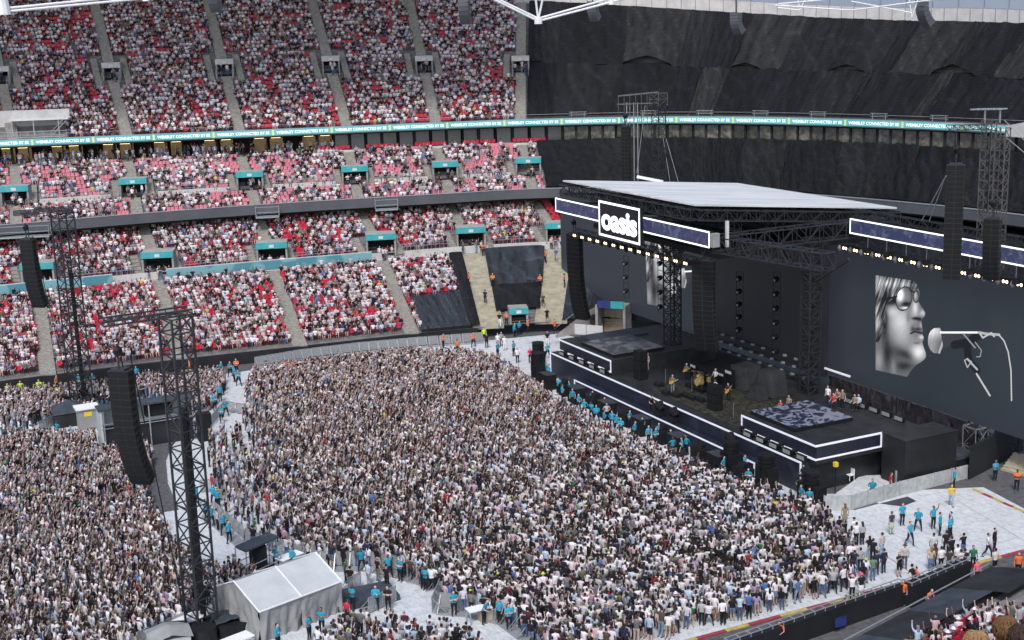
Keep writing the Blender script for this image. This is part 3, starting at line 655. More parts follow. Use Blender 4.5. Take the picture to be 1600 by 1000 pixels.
def figure(pose='stand', arms='down', skirt=False, fem=False, wide=1.0, head_turn=0.0, lean=0.0):
    "figure facing +X, feet at z=0 (seated: feet on the tread); returns body MB and hair MB builder position"
    b = MB(); sit = pose == 'sit'; w = .92 if fem else 1.0; w *= wide
    hz = .50 if sit else .93; dz = hz-.93
    hipx = 0.0
    for s in (-1, 1):
        y = .095*s*w
        if sit: hip = (0,y,.52); knee = (.42,y*1.25,.54); ank = (.40,y*1.3,.10); toe = (.56,y*1.4,.04)
        elif pose == 'walk': hip = (0,y,.92); knee = (.14*s+.05,y,.50); ank = (.30*s-.05,y,.10+.05*(s<0)); toe = (.30*s+.10,y,.04)
        elif pose == 'wide': hip = (0,y,.92); knee = (.03,y*1.9,.49); ank = (-.02,y*2.4,.09); toe = (.13,y*2.7,.04)
        else: hip = (0,y,.92); knee = (.02,y*1.1,.49); ank = (-.02,y*1.15,.09); toe = (.13,y*1.35,.04)
        tube(b, [hip, tuple((hip[i]+knee[i])/2 for i in range(3)), knee], [.098*wide,.085*wide,.065], 2)
        k2 = tuple(knee[i]*.6+ank[i]*.4 for i in range(3))
        tube(b, [knee, k2, ank], [.064,.06,.042], 5)
        tube(b, [(ank[0]-.07,ank[1],.045), (ank[0]+.03,ank[1],.06), toe], [.042,.05,.03], 3, n=6)
    Z = lambda z: z+dz
    if skirt and not sit: tube(b, [(0,0,.55),(0,0,.75),(0,0,.98)], [(.17,.21),(.15,.19),(.11,.15*w)], 2, n=12)
    tube(b, [(lean*0,0,Z(.84)),(0,0,Z(.93)),(lean*.2,0,Z(1.0))], [(.09,.13*w),(.115*wide,.165*w),(.105*wide,.155*w)], 2, n=12)
    sw = .185*w
    tube(b, [(0,0,Z(.95)),(lean*.3,0,Z(1.08)),(lean*.6,0,Z(1.22)),(lean*.85,0,Z(1.35)),(lean*.95,0,Z(1.43)),(lean,0,Z(1.48))],
         [(.113*wide,.163*w),(.105*wide,.15*w),(.118*wide,.172*w),(.11,sw),(.085,.16*w),(.05,.07)], 1, n=14)
    tube(b, [(lean,0,Z(1.44)),(lean*1.1+.01,0,Z(1.54))], [.055,.05], 0, n=8)
    hc = Vector((lean*1.25+.02,0,Z(1.63)))
    hp = []; hr = []
    for z, rx, ry in ((-.125,.03,.03),(-.10,.07,.052),(-.05,.09,.068),(0,.098,.075),(.05,.095,.074),(.09,.07,.058),(.118,.025,.02)): hp.append((hc.x+(.012 if z < -.02 else 0), 0, hc.z+z)); hr.append((rx,ry))
    tube(b, hp, hr, 0, n=12)
    tube(b, [(hc.x+.085,0,hc.z+.02),(hc.x+.118,0,hc.z-.03),(hc.x+.09,0,hc.z-.045)], [.012,.02,.012], 0, n=5)
    for s in (-1, 1): tube(b, [(hc.x-.01,s*.072,hc.z-.03),(hc.x-.015,s*.088,hc.z+.0),(hc.x-.01,s*.074,hc.z+.03)], [.01,.016,.01], 0, n=5)
    for s in (-1, 1):
        sh = Vector((lean*.9, s*(sw+.01), Z(1.405)))
        if arms == 'down': el = sh+Vector((-.03,s*.06,-.29)); wr = el+Vector((.07,s*.0,-.25))
        elif arms == 'cross': el = sh+Vector((.06,s*.06,-.27)); wr = Vector((lean+.17,-s*.03,Z(1.18+.03*s)))
        elif arms == 'behind': el = sh+Vector((-.10,s*.07,-.26)); wr = Vector((-.15,s*.05,Z(.95)))
        elif arms == 'phone': el = sh+Vector((.13,s*.03,-.22)); wr = Vector((lean+.32,s*.05,Z(1.42)))
        elif arms == 'up': el = sh+Vector((.08,s*.10,.22)); wr = el+Vector((.06,-s*.04,.25))
        elif arms == 'oneup': 
            if s > 0: el = sh+Vector((.10,.08,.21)); wr = el+Vector((.08,-.02,.25))
            else: el = sh+Vector((-.02,-.07,-.28)); wr = el+Vector((.12,.02,-.22))
        elif arms == 'hips': el = sh+Vector((-.06,s*.17,-.24)); wr = Vector((.02,s*.17,Z(1.0)))
        elif arms == 'lap': el = sh+Vector((.05,s*.06,-.27)); wr = el+Vector((.23,-s*.06,-.06))
        elif arms == 'guitar':
            if s > 0: el = sh+Vector((.10,.16,-.22)); wr = el+Vector((.17,.12,.10))
            else: el = sh+Vector((.0,-.12,-.27)); wr = Vector((.20,-.05,Z(1.05)))
        elif arms == 'walk': el = sh+Vector((-.10*s-.02,s*.05,-.27)); wr = el+Vector((.12-.06*s,0,-.23))
        else: el = sh+Vector((0,s*.05,-.29)); wr = el+Vector((0,0,-.25))
        mid1 = sh.lerp(el,.6)
        tube(b, [sh+Vector((0,-s*.06,.01)), sh, mid1], [.05,.058,.05], 1); tube(b, [mid1, el, wr], [.042,.04,.028], 6)
        d = (wr-el).normalized(); hb = wr+d*.02; side = d.cross(Vector((0,0,1)))
        side = side.normalized() if side.length > .1 else Vector((0,1,0)); up_ = side.cross(d).normalized()
        tube(b, [tuple(wr), tuple(hb+d*.04), tuple(hb+d*.075)], [(.022,.026),(.016,.042),(.014,.04)], 0, n=6)
        for f in range(4):
            o = side*(.03-.02*f); L = (.06,.075,.07,.052)[f]
            q0 = hb+d*.07+o; q1 = q0+d*L*.6; q2 = q1+d*L*.4-up_*.012
            tube(b, [tuple(q0),tuple(q1),tuple(q2)], [.0095,.009,.006], 0, n=4)
        q0 = hb+d*.03+side*.035; tube(b, [tuple(q0), tuple(q0+side*.025+d*.03), tuple(q0+side*.028+d*.055)], [.012,.01,.007], 0, n=4)
    return b, hc

def fuse(b, name, voxel=.021, ratio=.16):
    "one continuous skin from the limbs; each face keeps the cloth it came from"
    me = bpy.data.meshes.new(name); me.from_pydata(b.v, [], b.f); me.polygons.foreach_set('material_index', b.m); me.update()
    from mathutils.kdtree import KDTree
    kd = KDTree(len(me.polygons)*1)
    for i, p in enumerate(me.polygons): kd.insert(p.center, i)
    kd.balance(); mi = list(b.m)
    from mathutils.bvhtree import BVHTree
    bv = BVHTree.FromPolygons(b.v, b.f)
    o = bpy.data.objects.new(name, me); COL.objects.link(o)
    r = o.modifiers.new('r', 'REMESH'); r.mode = 'VOXEL'; r.voxel_size = voxel
    d = o.modifiers.new('d', 'DECIMATE'); d.ratio = ratio
    dg = bpy.context.evaluated_depsgraph_get(); ev = o.evaluated_get(dg); out = bpy.data.meshes.new_from_object(ev)
    COL.objects.unlink(o); bpy.data.objects.remove(o); bpy.data.meshes.remove(me)
    out.name = name; out.materials.clear()
    for m_ in PM: out.materials.append(m_)
    idx = []
    for p in out.polygons:
        loc, no, i, dist = bv.find_nearest(p.center); idx.append(mi[i] if i is not None else 1)
    out.polygons.foreach_set('material_index', idx); out.polygons.foreach_set('use_smooth', [True]*len(idx)); out.update()
    return out

def hair_mb(hc, style):
    b = MB(); x, z = hc.x, hc.z
    rings = [(-.03,.088,.082),(.02,.105,.086),(.07,.1,.082),(.11,.07,.06),(.135,.02,.02)]
    if style == 'tousled':
        rg = random.Random(5); tube(b, [(x-.03,0,z-.05),(x-.03,0,z+.02),(x-.02,0,z+.08),(x-.02,0,z+.12),(x-.02,0,z+.135)], [(.085,.08),(.1,.088),(.09,.08),(.055,.05),(.01,.01)], 4, n=14)
        for k in range(320):
            th = rg.uniform(-2.5,2.5)+math.pi; ph = rg.uniform(.05,1.9); r0 = .106+rg.uniform(-.003,.008)
            f = lambda p_, r_, t_: (x-.015+r_*math.sin(p_)*math.cos(t_), r_*.9*math.sin(p_)*math.sin(t_), z+.02+r_*1.05*math.cos(p_))
            dt = rg.uniform(-.25,.25); tube(b, [f(ph,r0-.012,th),f(ph+.25,r0,th+dt*.4),f(ph+.5,r0+.006,th+dt),f(ph+.72,r0-.004+rg.uniform(0,.008),th+dt*1.5)], [.004,.006,.005,.0015], 4, n=4)
    elif style == 'cap':
        tube(b, [(x-.01,0,z+.04),(x-.01,0,z+.09),(x-.01,0,z+.13),(x-.01,0,z+.15)], [(.112,.09),(.11,.09),(.07,.06),(.02,.02)], 4, n=12)
        tube(b, [(x+.06,0,z+.05),(x+.13,0,z+.045),(x+.18,0,z+.035)], [(.02,.06),(.012,.07),(.008,.05)], 4, n=8)
    elif style == 'bucket':
        tube(b, [(x,0,z+.03),(x,0,z+.04),(x,0,z+.055),(x,0,z+.13),(x,0,z+.15)], [(.16,.15),(.165,.155),(.105,.088),(.085,.075),(.04,.03)], 4, n=12)
    else:
        tube(b, [(x-.028-(.01 if k < 2 else 0),0,z+h) for k,(h,_,_) in enumerate(rings)], [(a*.92,c) for _,a,c in rings], 4, n=12)
        if style == 'long': tube(b, [(x-.06,0,z+.05),(x-.085,0,z-.06),(x-.10,0,z-.20),(x-.09,0,z-.34)], [(.05,.07),(.045,.085),(.04,.085),(.02,.05)], 4, n=8)
        if style == 'bun': tube(b, [(x-.09,0,z+.06),(x-.14,0,z+.09),(x-.17,0,z+.09)], [.04,.045,.02], 4, n=6)
    return b

# figure shapes (shared by every person of that pose)
SHAPES = {}
def shape(key, **kw):
    b, hc = figure(**kw); SHAPES[key] = (fuse(b, 'body_'+key), hc, b)
shape('stand', arms='down'); shape('cross', arms='cross', wide=1.06); shape('behind', arms='behind', pose='wide', wide=1.08); shape('phone', arms='phone')
shape('up', arms='up'); shape('oneup', arms='oneup'); shape('walk', arms='walk', pose='walk'); shape('hips', arms='hips', pose='wide')
shape('woman', arms='down', fem=True, skirt=True); shape('womanphone', arms='phone', fem=True); shape('broad', arms='cross', pose='wide', wide=1.22)
shape('sit', pose='sit', arms='lap'); shape('situp', pose='sit', arms='oneup'); shape('guitar', arms='guitar'); shape('stoop', arms='lap', lean=.22)
HAIRS = {}
def hair_mesh(key, style):
    hc = SHAPES[key][1]; k = (round(hc.x,3), round(hc.z,3), style)
    if k not in HAIRS:
        b = hair_mb(hc, style); me = bpy.data.meshes.new('hair_'+style); me.from_pydata(b.v, [], b.f)
        for m_ in PM: me.materials.append(m_)
        me.polygons.foreach_set('material_index', [4]*len(b.f)); me.polygons.foreach_set('use_smooth', [True]*len(b.f)); me.update(); HAIRS[k] = me
    return HAIRS[k]

SHIRTS = [('white',(.70,.675,.715),40),('black',(.012,.012,.015),25),('grey',(.16,.165,.175),7),('light grey',(.43,.43,.455),9),('pale blue',(.42,.54,.68),8),('navy',(.018,.023,.05),9),('cream',(.55,.50,.43),3),
          ('khaki green',(.12,.13,.09),3),('red',(.36,.03,.04),1.0),('pink',(.56,.36,.43),3),('maroon',(.09,.02,.03),1.5),('blue',(.07,.14,.34),2),('brown',(.09,.06,.045),2.5),('green',(.03,.14,.07),.6),('yellow',(.58,.47,.12),.25),('lilac',(.36,.29,.44),2)]
LEGS = [('dark trousers',(.02,.02,.024),0,35),('blue jeans',(.07,.12,.22),0,25),('pale jeans',(.25,.32,.42),0,8),('black shorts',(.02,.02,.022),1,12),('beige shorts',(.40,.34,.25),1,10),('denim shorts',(.14,.20,.31),1,10)]
HAIRC = [('dark brown',(.022,.017,.015),44),('brown',(.05,.035,.028),26),('blond',(.20,.15,.105),8),('grey',(.20,.195,.19),9),('black',(.009,.008,.008),14)]
SKIN = [((.51,.345,.30),55),((.44,.285,.24),22),((.22,.125,.085),10),((.09,.05,.035),6),((.48,.32,.26),12)]
HATC = [('white',(.7,.7,.7)),('black',(.015,.015,.017)),('beige',(.36,.32,.26)),('pale blue',(.35,.5,.62)),('lime',(.45,.62,.05)),('green',(.03,.25,.1))]
def pick(L): return random.choices(L, weights=[x[-1] for x in L])[0]
def look(stand=True):
    s = pick(SHIRTS); g = pick(LEGS); sk = pick(SKIN)[0]; j = lambda c: (lambda f: tuple(min(.8, max(.005, v*f*random.uniform(.97,1.03))) for v in c))(random.uniform(.72,1.12))
    hat = random.random() < .10
    if hat: hc = random.choices(HATC, weights=[34,34,14,10,1.5,1.5])[0]; style = random.choice(['cap','bucket']); hcol = hc[1]; hname = hc[0]+(' cap' if style == 'cap' else ' bucket hat')
    else: hc = pick(HAIRC); style = random.choices(['short','long','bun'], weights=[62,30,8])[0]; hcol = hc[1]; hname = {'short':'short ','long':'long ','bun':'tied '}[style]+hc[0]+' hair'
    long_sleeve = random.random() < .18
    return dict(sname=s[0], shirt=j(s[1]), lname=g[0], legs=j(g[1]), low=(sk if g[2] else None), skin=j(sk), hair=j(hcol), style=style, hname=hname, sleeve=long_sleeve)

# ---- patterns for the crowd mass, kept outside the scene and copied by instances only
PAT = bpy.data.collections.new('crowd_patterns'); PATN = []
def pattern(key, style):
    body = SHAPES[key][0]; hm = hair_mesh(key, style); bm = bmesh.new(); bm.from_mesh(body); bm.from_mesh(hm)
    me = bpy.data.meshes.new('crowd_person'); bm.to_mesh(me); bm.free()
    for m_ in PM: me.materials.append(m_)
    o = bpy.data.objects.new('crowd_person_%02d' % len(PATN), me); PAT.objects.link(o); PATN.append((key, style)); return o
STAND_KEYS = [('stand','short'),('stand','long'),('stand','cap'),('cross','short'),('cross','bucket'),('phone','short'),('phone','long'),('up','short'),('oneup','short'),('oneup','cap'),('woman','long'),('womanphone','long'),('womanphone','bun'),('hips','short'),('broad','short'),('broad','cap')]
SIT_KEYS = [('sit','short'),('sit','long'),('sit','cap'),('sit','bucket'),('situp','short')]
for k, s in STAND_KEYS+SIT_KEYS: pattern(k, s)
NST = len(STAND_KEYS)

def gn_instances(name, coll, index=True):
    ng = bpy.data.node_groups.new(name, 'GeometryNodeTree')
    ng.interface.new_socket('Geometry', in_out='INPUT', socket_type='NodeSocketGeometry'); ng.interface.new_socket('Geometry', in_out='OUTPUT', socket_type='NodeSocketGeometry')
    N = ng.nodes; L = ng.links; gi = N.new('NodeGroupInput'); go = N.new('NodeGroupOutput')
    ci = N.new('GeometryNodeCollectionInfo'); ci.inputs['Collection'].default_value = coll; ci.inputs['Separate Children'].default_value = True; ci.inputs['Reset Children'].default_value = True
    ip = N.new('GeometryNodeInstanceOnPoints'); ip.inputs['Pick Instance'].default_value = True
    def attr(nm, ty):
        a = N.new('GeometryNodeInputNamedAttribute'); a.data_type = ty; a.inputs['Name'].default_value = nm; return a.outputs[0]
    L.new(gi.outputs[0], ip.inputs['Points']); L.new(ci.outputs[0], ip.inputs['Instance']); L.new(attr('idx','INT'), ip.inputs['Instance Index'])
    e = N.new('FunctionNodeEulerToRotation'); L.new(attr('rot','FLOAT_VECTOR'), e.inputs[0]); L.new(e.outputs[0], ip.inputs['Rotation'])
    L.new(attr('scl','FLOAT_VECTOR'), ip.inputs['Scale']); L.new(ip.outputs[0], go.inputs[0])
    return ng
GN_CROWD = gn_instances('crowd_nodes', PAT)
def point_object(name, pts, ng, cols, parent=None, wide=1.0, **props):
    "pts: list of (x,y,z,yaw,scale,idx); cols: dict name -> list of rgb"
    me = bpy.data.meshes.new(name); off = parent.location if parent else Vector((0,0,0))
    me.from_pydata([(p[0]-off.x,p[1]-off.y,p[2]-off.z) for p in pts], [], [])
    n = len(pts)
    a = me.attributes.new('rot','FLOAT_VECTOR','POINT'); a.data.foreach_set('vector', np.array([(random.gauss(0,.05) if wide != 2 else 0,random.gauss(0,.05),p[3]) for p in pts], np.float32).ravel())
    a = me.attributes.new('scl','FLOAT_VECTOR','POINT'); a.data.foreach_set('vector', np.array([(p[4]*wide,p[4]*wide,p[4]) for p in pts], np.float32).ravel())
    a = me.attributes.new('idx','INT','POINT'); a.data.foreach_set('value', np.array([p[5] for p in pts], np.int32))
    for k, c in cols.items():
        a = me.attributes.new(k,'FLOAT_COLOR','POINT'); a.data.foreach_set('color', np.array([(*x,1) for x in c], np.float32).ravel())
    o = bpy.data.objects.new(name, me); COL.objects.link(o)
    if parent: o.parent = parent
    md = o.modifiers.new('instances','NODES'); md.node_group = ng
    for k, v in props.items(): o[k] = v
    return o
def crowd_object(name, people, label, group=None):
    "people: (x,y,z,yaw,standing)"
    pts = []; cols = {k: [] for k in ('c_skin','c_shirt','c_legs','c_low','c_hair','c_arm')}
    for (x,y,z,yaw,st) in people:
        if st: idx = random.choices(range(NST), weights=[16,12,3,8,1.5,7,5,2.5,3.5,1,5,5,3,5,8,1.5])[0]
        else: idx = NST+random.choices(range(5), weights=[56,30,7,3,4])[0]
        L = look(); pts.append((x,y,z,yaw,min(1.08,max(.8,random.gauss(.95,.06))),idx))
        cols['c_skin'].append(L['skin']); cols['c_shirt'].append(L['shirt']); cols['c_legs'].append(L['legs']); cols['c_low'].append(L['low'] or L['legs']); cols['c_arm'].append(L['shirt'] if L['sleeve'] else L['skin'])
        h = L['hair']
        if PATN[idx][1] in ('cap','bucket') and not L['style'] in ('cap','bucket'): h = random.choices(HATC, weights=[34,34,14,10,1.5,1.5])[0][1]
        elif PATN[idx][1] not in ('cap','bucket') and L['style'] in ('cap','bucket'): h = pick(HAIRC)[1]
        cols['c_hair'].append(h)
    return point_object(name, pts, GN_CROWD, cols, wide=1.0, kind='stuff', label=label, category='crowd')

# ---- single people, each an object of its own
PEOPLE = []; USED = set()
def person(pos, yaw, key='stand', L=None, label=None, group=None, scale=1.0, where='', z=None):
    L = L or look(); o = bpy.data.objects.new('person', SHAPES[key][0]); COL.objects.link(o)
    o.location = pos; o.rotation_euler = (0,0,yaw); o.scale = (scale*1.04, scale*1.04, scale)
    h = bpy.data.objects.new('hat' if L['style'] in ('cap','bucket') else 'hair', hair_mesh(key, L['style'])); COL.objects.link(h); h.parent = o
    for q in (o, h):
        q['c_skin'] = L['skin']; q['c_shirt'] = L['shirt']; q['c_legs'] = L['legs']; q['c_low'] = L['low'] or L['legs']; q['c_hair'] = L['hair']; q['c_arm'] = L['shirt'] if L['sleeve'] else L['skin']
    o['category'] = 'person'; o['label'] = label or ''
    if group: o['group'] = group
    PEOPLE.append((o, L, key, where)); return o
def outfit(shirt, legs, hair=(.03,.02,.014), style='short', skin=None, shorts=False, sleeve=False, sname='', lname='', hname=''):
    sk = skin or pick(SKIN)[0]
    return dict(sname=sname, shirt=shirt, lname=lname, legs=legs, low=(sk if shorts else None), skin=sk, hair=hair, style=style, hname=hname, sleeve=sleeve)
TEAL = (.025,.29,.43); ORANGE = (.72,.16,.045); NAVYT = (.012,.014,.022); LIMEV = (.5,.75,.05)
# ------------------------------------------------------------------ ground
m, n, l, p = nmat('floor_plates'); p.inputs['Roughness'].default_value = .75
tc = n.new('ShaderNodeTexCoord'); br = n.new('ShaderNodeTexBrick'); br.inputs['Scale'].default_value = 1; br.inputs['Brick Width'].default_value = 2.4; br.inputs['Row Height'].default_value = 1.2
br.inputs['Color1'].default_value = (.49,.515,.535,1); br.inputs['Color2'].default_value = (.53,.555,.575,1); br.inputs['Mortar'].default_value = (.38,.40,.42,1); br.inputs['Mortar Size'].default_value = .02
nz = n.new('ShaderNodeTexNoise'); nz.inputs['Scale'].default_value = 3.2; nz.inputs['Detail'].default_value = 9; nz.inputs['Roughness'].default_value = .8
mp = n.new('ShaderNodeMapping'); mp.inputs['Scale'].default_value = (1,.45,1)
rp = n.new('ShaderNodeValToRGB'); rp.color_ramp.elements[0].position = .35; rp.color_ramp.elements[0].color = (.72,.73,.74,1); rp.color_ramp.elements[1].position = .55; rp.color_ramp.elements[1].color = (1.12,1.12,1.12,1)
mx = n.new('ShaderNodeMixRGB'); mx.blend_type = 'MULTIPLY'; mx.inputs[0].default_value = 1
l.new(tc.outputs['Object'], br.inputs['Vector']); l.new(tc.outputs['Object'], mp.inputs[0]); l.new(mp.outputs[0], nz.inputs['Vector']); l.new(nz.outputs[0], rp.inputs[0])
l.new(br.outputs[0], mx.inputs[1]); l.new(rp.outputs[0], mx.inputs[2]); l.new(mx.outputs[0], p.inputs['Base Color'])
MT['floor'] = m
MT['asphalt'] = mat('asphalt', (.085,.085,.09), .9, .3, 2.5, .3)
g = MB().quad((-1500,-1500,-1.0),(1500,-1500,-1.0),(1500,1500,-1.0),(-1500,1500,-1.0)).build('ground', MT['concrete']); g['kind'] = 'structure'
g = MB().quad((-70,30,-.02),(140,30,-.02),(140,150,-.02),(-70,150,-.02)).build('apron', MT['asphalt']); g['kind'] = 'structure'
fl = MB().quad((-60,63.1,0),(74.3,63.1,0),(76.2,73.6,0),(64,79,0),(64,121,0),(75,131,0),(73,138,0),(60,140.4,0),(-60,145.5,0)).build('pitch_floor', MT['floor']); fl['kind'] = 'structure'
MB().box(-12,65,73,73,0,0) if False else None
kb = bpy.data.objects.new('kerb', None); COL.objects.link(kb); kb['kind'] = 'structure'; kb.location = (50,62.8,0); kb['_abs'] = 1
x = 36.0; k = 0
while x < 92:
    L = (2.1,1.7,2.4)[k%3]; MB().box(x+.01, x+L-.01, 62.7, 62.98, -.015, .06).build('kerb_block', MT['redk' if k%2 else 'yelk'], kb); x += L; k += 1
x = 0
for k in range(10):
    A = at(1520,764); B = at(1600,800); d = (B-A)/5; p0 = A+d*k; p1 = A+d*(k+.97); dd = Vector((-d.y,d.x,0)).normalized()*.18
    MB().quad(p0-dd+Vector((0,0,.01)), p1-dd+Vector((0,0,.01)), p1+dd+Vector((0,0,.01)), p0+dd+Vector((0,0,.01))).build('kerb_block', MT['redk' if k%2 else 'yelk'], kb)
A = at(1325,830); B = at(1470,925); dd = Vector((.035,.02,0))
ln = MB().quad(*[v+Vector((0,0,.006)) for v in (A-dd,B-dd,B+dd,A+dd)]).build('painted_line', MT['redk']); ln['kind'] = 'structure'
A = at(1496,782); B = at(1600,845); dd = Vector((.02,.02,0))
cj = MB().quad(*[v+Vector((0,0,.006)) for v in (A-dd,B-dd,B+dd,A+dd)]).build('floor_joint', MT['asphalt']); cj['kind'] = 'structure'
mt_ = MB(); c = [at(1374,787), at(1410,791.5), at(1432,783), at(1418,776)]
tag(mt_.quad(*[v+Vector((0,0,.012)) for v in c]).build('floor_mat', MT['tarp']), 'black mat lying on the pale floor by the fence', 'mat')
tag(MB().quad(*[v+Vector((0,0,.012)) for v in (at(1318,793), at(1336,797), at(1374,787), at(1358,782))]).build('floor_mat', MT['asphalt']), 'dull grey mat on the floor by the fence gate', 'mat')

# ------------------------------------------------------------------ stage
m, n, l, p = nmat('printed_marble'); p.inputs['Roughness'].default_value = .4
tc = n.new('ShaderNodeTexCoord'); wv = n.new('ShaderNodeTexNoise'); wv.inputs['Scale'].default_value = .85; wv.inputs['Detail'].default_value = 7; wv.inputs['Distortion'].default_value = 2.0
rp = n.new('ShaderNodeValToRGB'); e = rp.color_ramp.elements; e[0].position = .47; e[0].color = (.020,.026,.045,1); e[1].position = .53; e[1].color = (.20,.22,.28,1)
l.new(tc.outputs['Object'], wv.inputs['Vector']); l.new(wv.outputs[0], rp.inputs[0]); l.new(rp.outputs[0], p.inputs['Base Color']); MT['marble'] = m
MT['marbledull'] = mat('printed_marble_dull', (.045,.048,.054), .45, 0, .9, col2=(.17,.175,.19), ramp=(.45,.6))
m, n, l, p = nmat('led_panel_navy'); p.inputs['Roughness'].default_value = .35; p.inputs['Base Color'].default_value = (.008,.01,.02,1)
tc = n.new('ShaderNodeTexCoord'); wv = n.new('ShaderNodeTexNoise'); wv.inputs['Scale'].default_value = .9; wv.inputs['Detail'].default_value = 5; wv.inputs['Distortion'].default_value = 1.8
rp = n.new('ShaderNodeValToRGB'); e = rp.color_ramp.elements; e[0].position = .5; e[0].color = (.030,.035,.085,1); e[1].position = .72; e[1].color = (.11,.12,.20,1)
l.new(tc.outputs['Object'], wv.inputs['Vector']); l.new(wv.outputs[0], rp.inputs[0]); l.new(rp.outputs[0], p.inputs['Emission Color']); p.inputs['Emission Strength'].default_value = .8; MT['lednavy'] = m
m, n, l, p = nmat('led_panel_dim'); p.inputs['Roughness'].default_value = .4; p.inputs['Base Color'].default_value = (.010,.012,.02,1)
tc = n.new('ShaderNodeTexCoord'); wv = n.new('ShaderNodeTexNoise'); wv.inputs['Scale'].default_value = .5; wv.inputs['Detail'].default_value = 5; wv.inputs['Distortion'].default_value = 1.8
rp = n.new('ShaderNodeValToRGB'); e = rp.color_ramp.elements; e[0].position = .5; e[0].color = (.002,.0022,.005,1); e[1].position = .75; e[1].color = (.010,.011,.022,1)
l.new(tc.outputs['Object'], wv.inputs['Vector']); l.new(wv.outputs[0], rp.inputs[0]); l.new(rp.outputs[0], p.inputs['Emission Color']); p.inputs['Emission Strength'].default_value = 1; MT['leddim'] = m
MT['ledtrim'] = mat('led_white_trim', (.66,.68,.76), .5, emit=.26)
MT['ledsign'] = mat('led_sign_white', (.95,.95,1.0), .5, emit=.8)
MT['signblack'] = mat('sign_black', (.012,.012,.016), .5, emit=0)
m, n, l, p = nmat('stage_rug'); p.inputs['Roughness'].default_value = .8
tc = n.new('ShaderNodeTexCoord'); vo = n.new('ShaderNodeTexVoronoi'); vo.inputs['Scale'].default_value = 1.6; vo.feature = 'DISTANCE_TO_EDGE'; nz = n.new('ShaderNodeTexNoise'); nz.inputs['Scale'].default_value = .6
rp = n.new('ShaderNodeValToRGB'); e = rp.color_ramp.elements; e[0].position = .06; e[0].color = (.012,.012,.010,1); e[1].position = .16; e[1].color = (.060,.056,.034,1)
mx = n.new('ShaderNodeMixRGB'); mx.blend_type = 'MULTIPLY'; mx.inputs[0].default_value = .8
l.new(tc.outputs['Object'], vo.inputs['Vector']); l.new(vo.outputs['Distance'], rp.inputs[0]); l.new(tc.outputs['Object'], nz.inputs['Vector']); l.new(rp.outputs[0], mx.inputs[1]); l.new(nz.outputs[0], mx.inputs[2]); l.new(mx.outputs[0], p.inputs['Base Color']); MT['rug'] = m

SF, SB0, SB1, SZ = 63.3, 79.6, 121.4, 2.6
st = thing('concert_stage', 'wide black concert stage with white light strips along its front edges', 'stage', (70,100,0))
MB().box(SF, 79, 92, SB1, 0, SZ).build('deck', MT['stagetop'], st); MB().box(SF, 73.9, SB0, 91.995, 0, SZ).build('deck', MT['stagetop'], st)
MB().box(SF-.12, SF-.004, SB0, SB1, .1, SZ-.02).build('front_screen', MT['leddim'], st)
MB().box(SF-.2, SF-.13, SB0, SB1, SZ-.12, SZ+.02).build('light_strip', MT['ledtrim'], st)
for bb in (SB0, SB1-.16): MB().box(SF-.2, SF-.13, bb, bb+.16, .3, SZ-.165).build('light_strip', MT['ledtrim'], st)
MB().box(SF-1.0, SF-.21, 84.4, 114.6, 0, 1.3).build('front_ledge', MT['leddim'], st)
MB().box(SF-1.07, SF-1.003, 84.4, 114.6, 1.2, 1.33).build('light_strip', MT['ledtrim'], st)
for bb in (84.4, 114.45): MB().box(SF-1.07, SF-1.003, bb, bb+.15, .2, 1.165).build('light_strip', MT['ledtrim'], st)
MB().quad((64.3,89,SZ+.012),(73.5,89,SZ+.012),(73.5,103.5,SZ+.012),(64.3,103.5,SZ+.012)).build('rug', MT['rug'], st)
def riser(b0, b1, a1, label, flip):
    r = thing('stage_riser', label, 'riser', (66,b0,SZ), group='risers at the stage wings')
    MB().box(63.75, a1, b0, b1, SZ, 4.15).build('platform', MT['stagetop'], r)
    fa = 63.75
    MB().box(fa-.06, fa-.004, b0+.02, b1-.02, 3.05, 4.1).build('front_screen', MT['leddim'], r)
    for z in (4.03, 2.93): MB().box(fa-.13, fa-.063, b0, b1, z, z+.15).build('light_strip', MT['ledtrim'], r)
    MB().box(fa-.13, fa-.063, (b1 if not flip else b0+.12)-.12, (b1 if not flip else b0+.12), 3.085, 4.025).build('light_strip', MT['ledtrim'], r)
    if not flip:
        for z in (4.03, 2.93): MB().box(fa-.13, 70.2, b0-.075, b0-.004, z, z+.15).build('light_strip', MT['ledtrim'], r)
        MB().box(70.05, 70.2, b0-.075, b0-.004, 3.085, 4.025).build('light_strip', MT['ledtrim'], r)
        MB().box(fa, 70.2, b0-.05, b0-.002, 3.05, 4.1).build('side_screen', MT['leddim'], r)
    return r
rr = riser(78.6, 88.2, 73.95, 'right stage riser with a large marbled panel on top', False)
rl = riser(109.6, 120.2, 76, 'left stage riser with a large marbled panel on top', True)
for (b0,b1,lab) in ((82.1,88.0,'marbled dark blue panel lying on the right stage riser'),(110.4,116.8,'marbled grey panel lying on the left stage riser')):
    t = thing('marbled_panel', lab, 'floor panel', (67,(b0+b1)/2,4.15), group='marbled panels')
    MB().box(64.4, 70.3, b0, b1, 4.2, 4.46).build('panel_body', MT['gear'], t); MB().quad((64.42,b0+.02,4.465),(70.28,b0+.02,4.465),(70.28,b1-.02,4.465),(64.42,b1-.02,4.465)).build('panel_face', MT['marble' if b0 < 100 else 'marbledull'], t)
for k in range(3):
    MB().box(66.0+k*.05, 72.5, 117.0+k*1.05, 117.9+k*1.05, 4.155, 4.35-.03*k).build('riser_lid', MT['tarp'], rl)
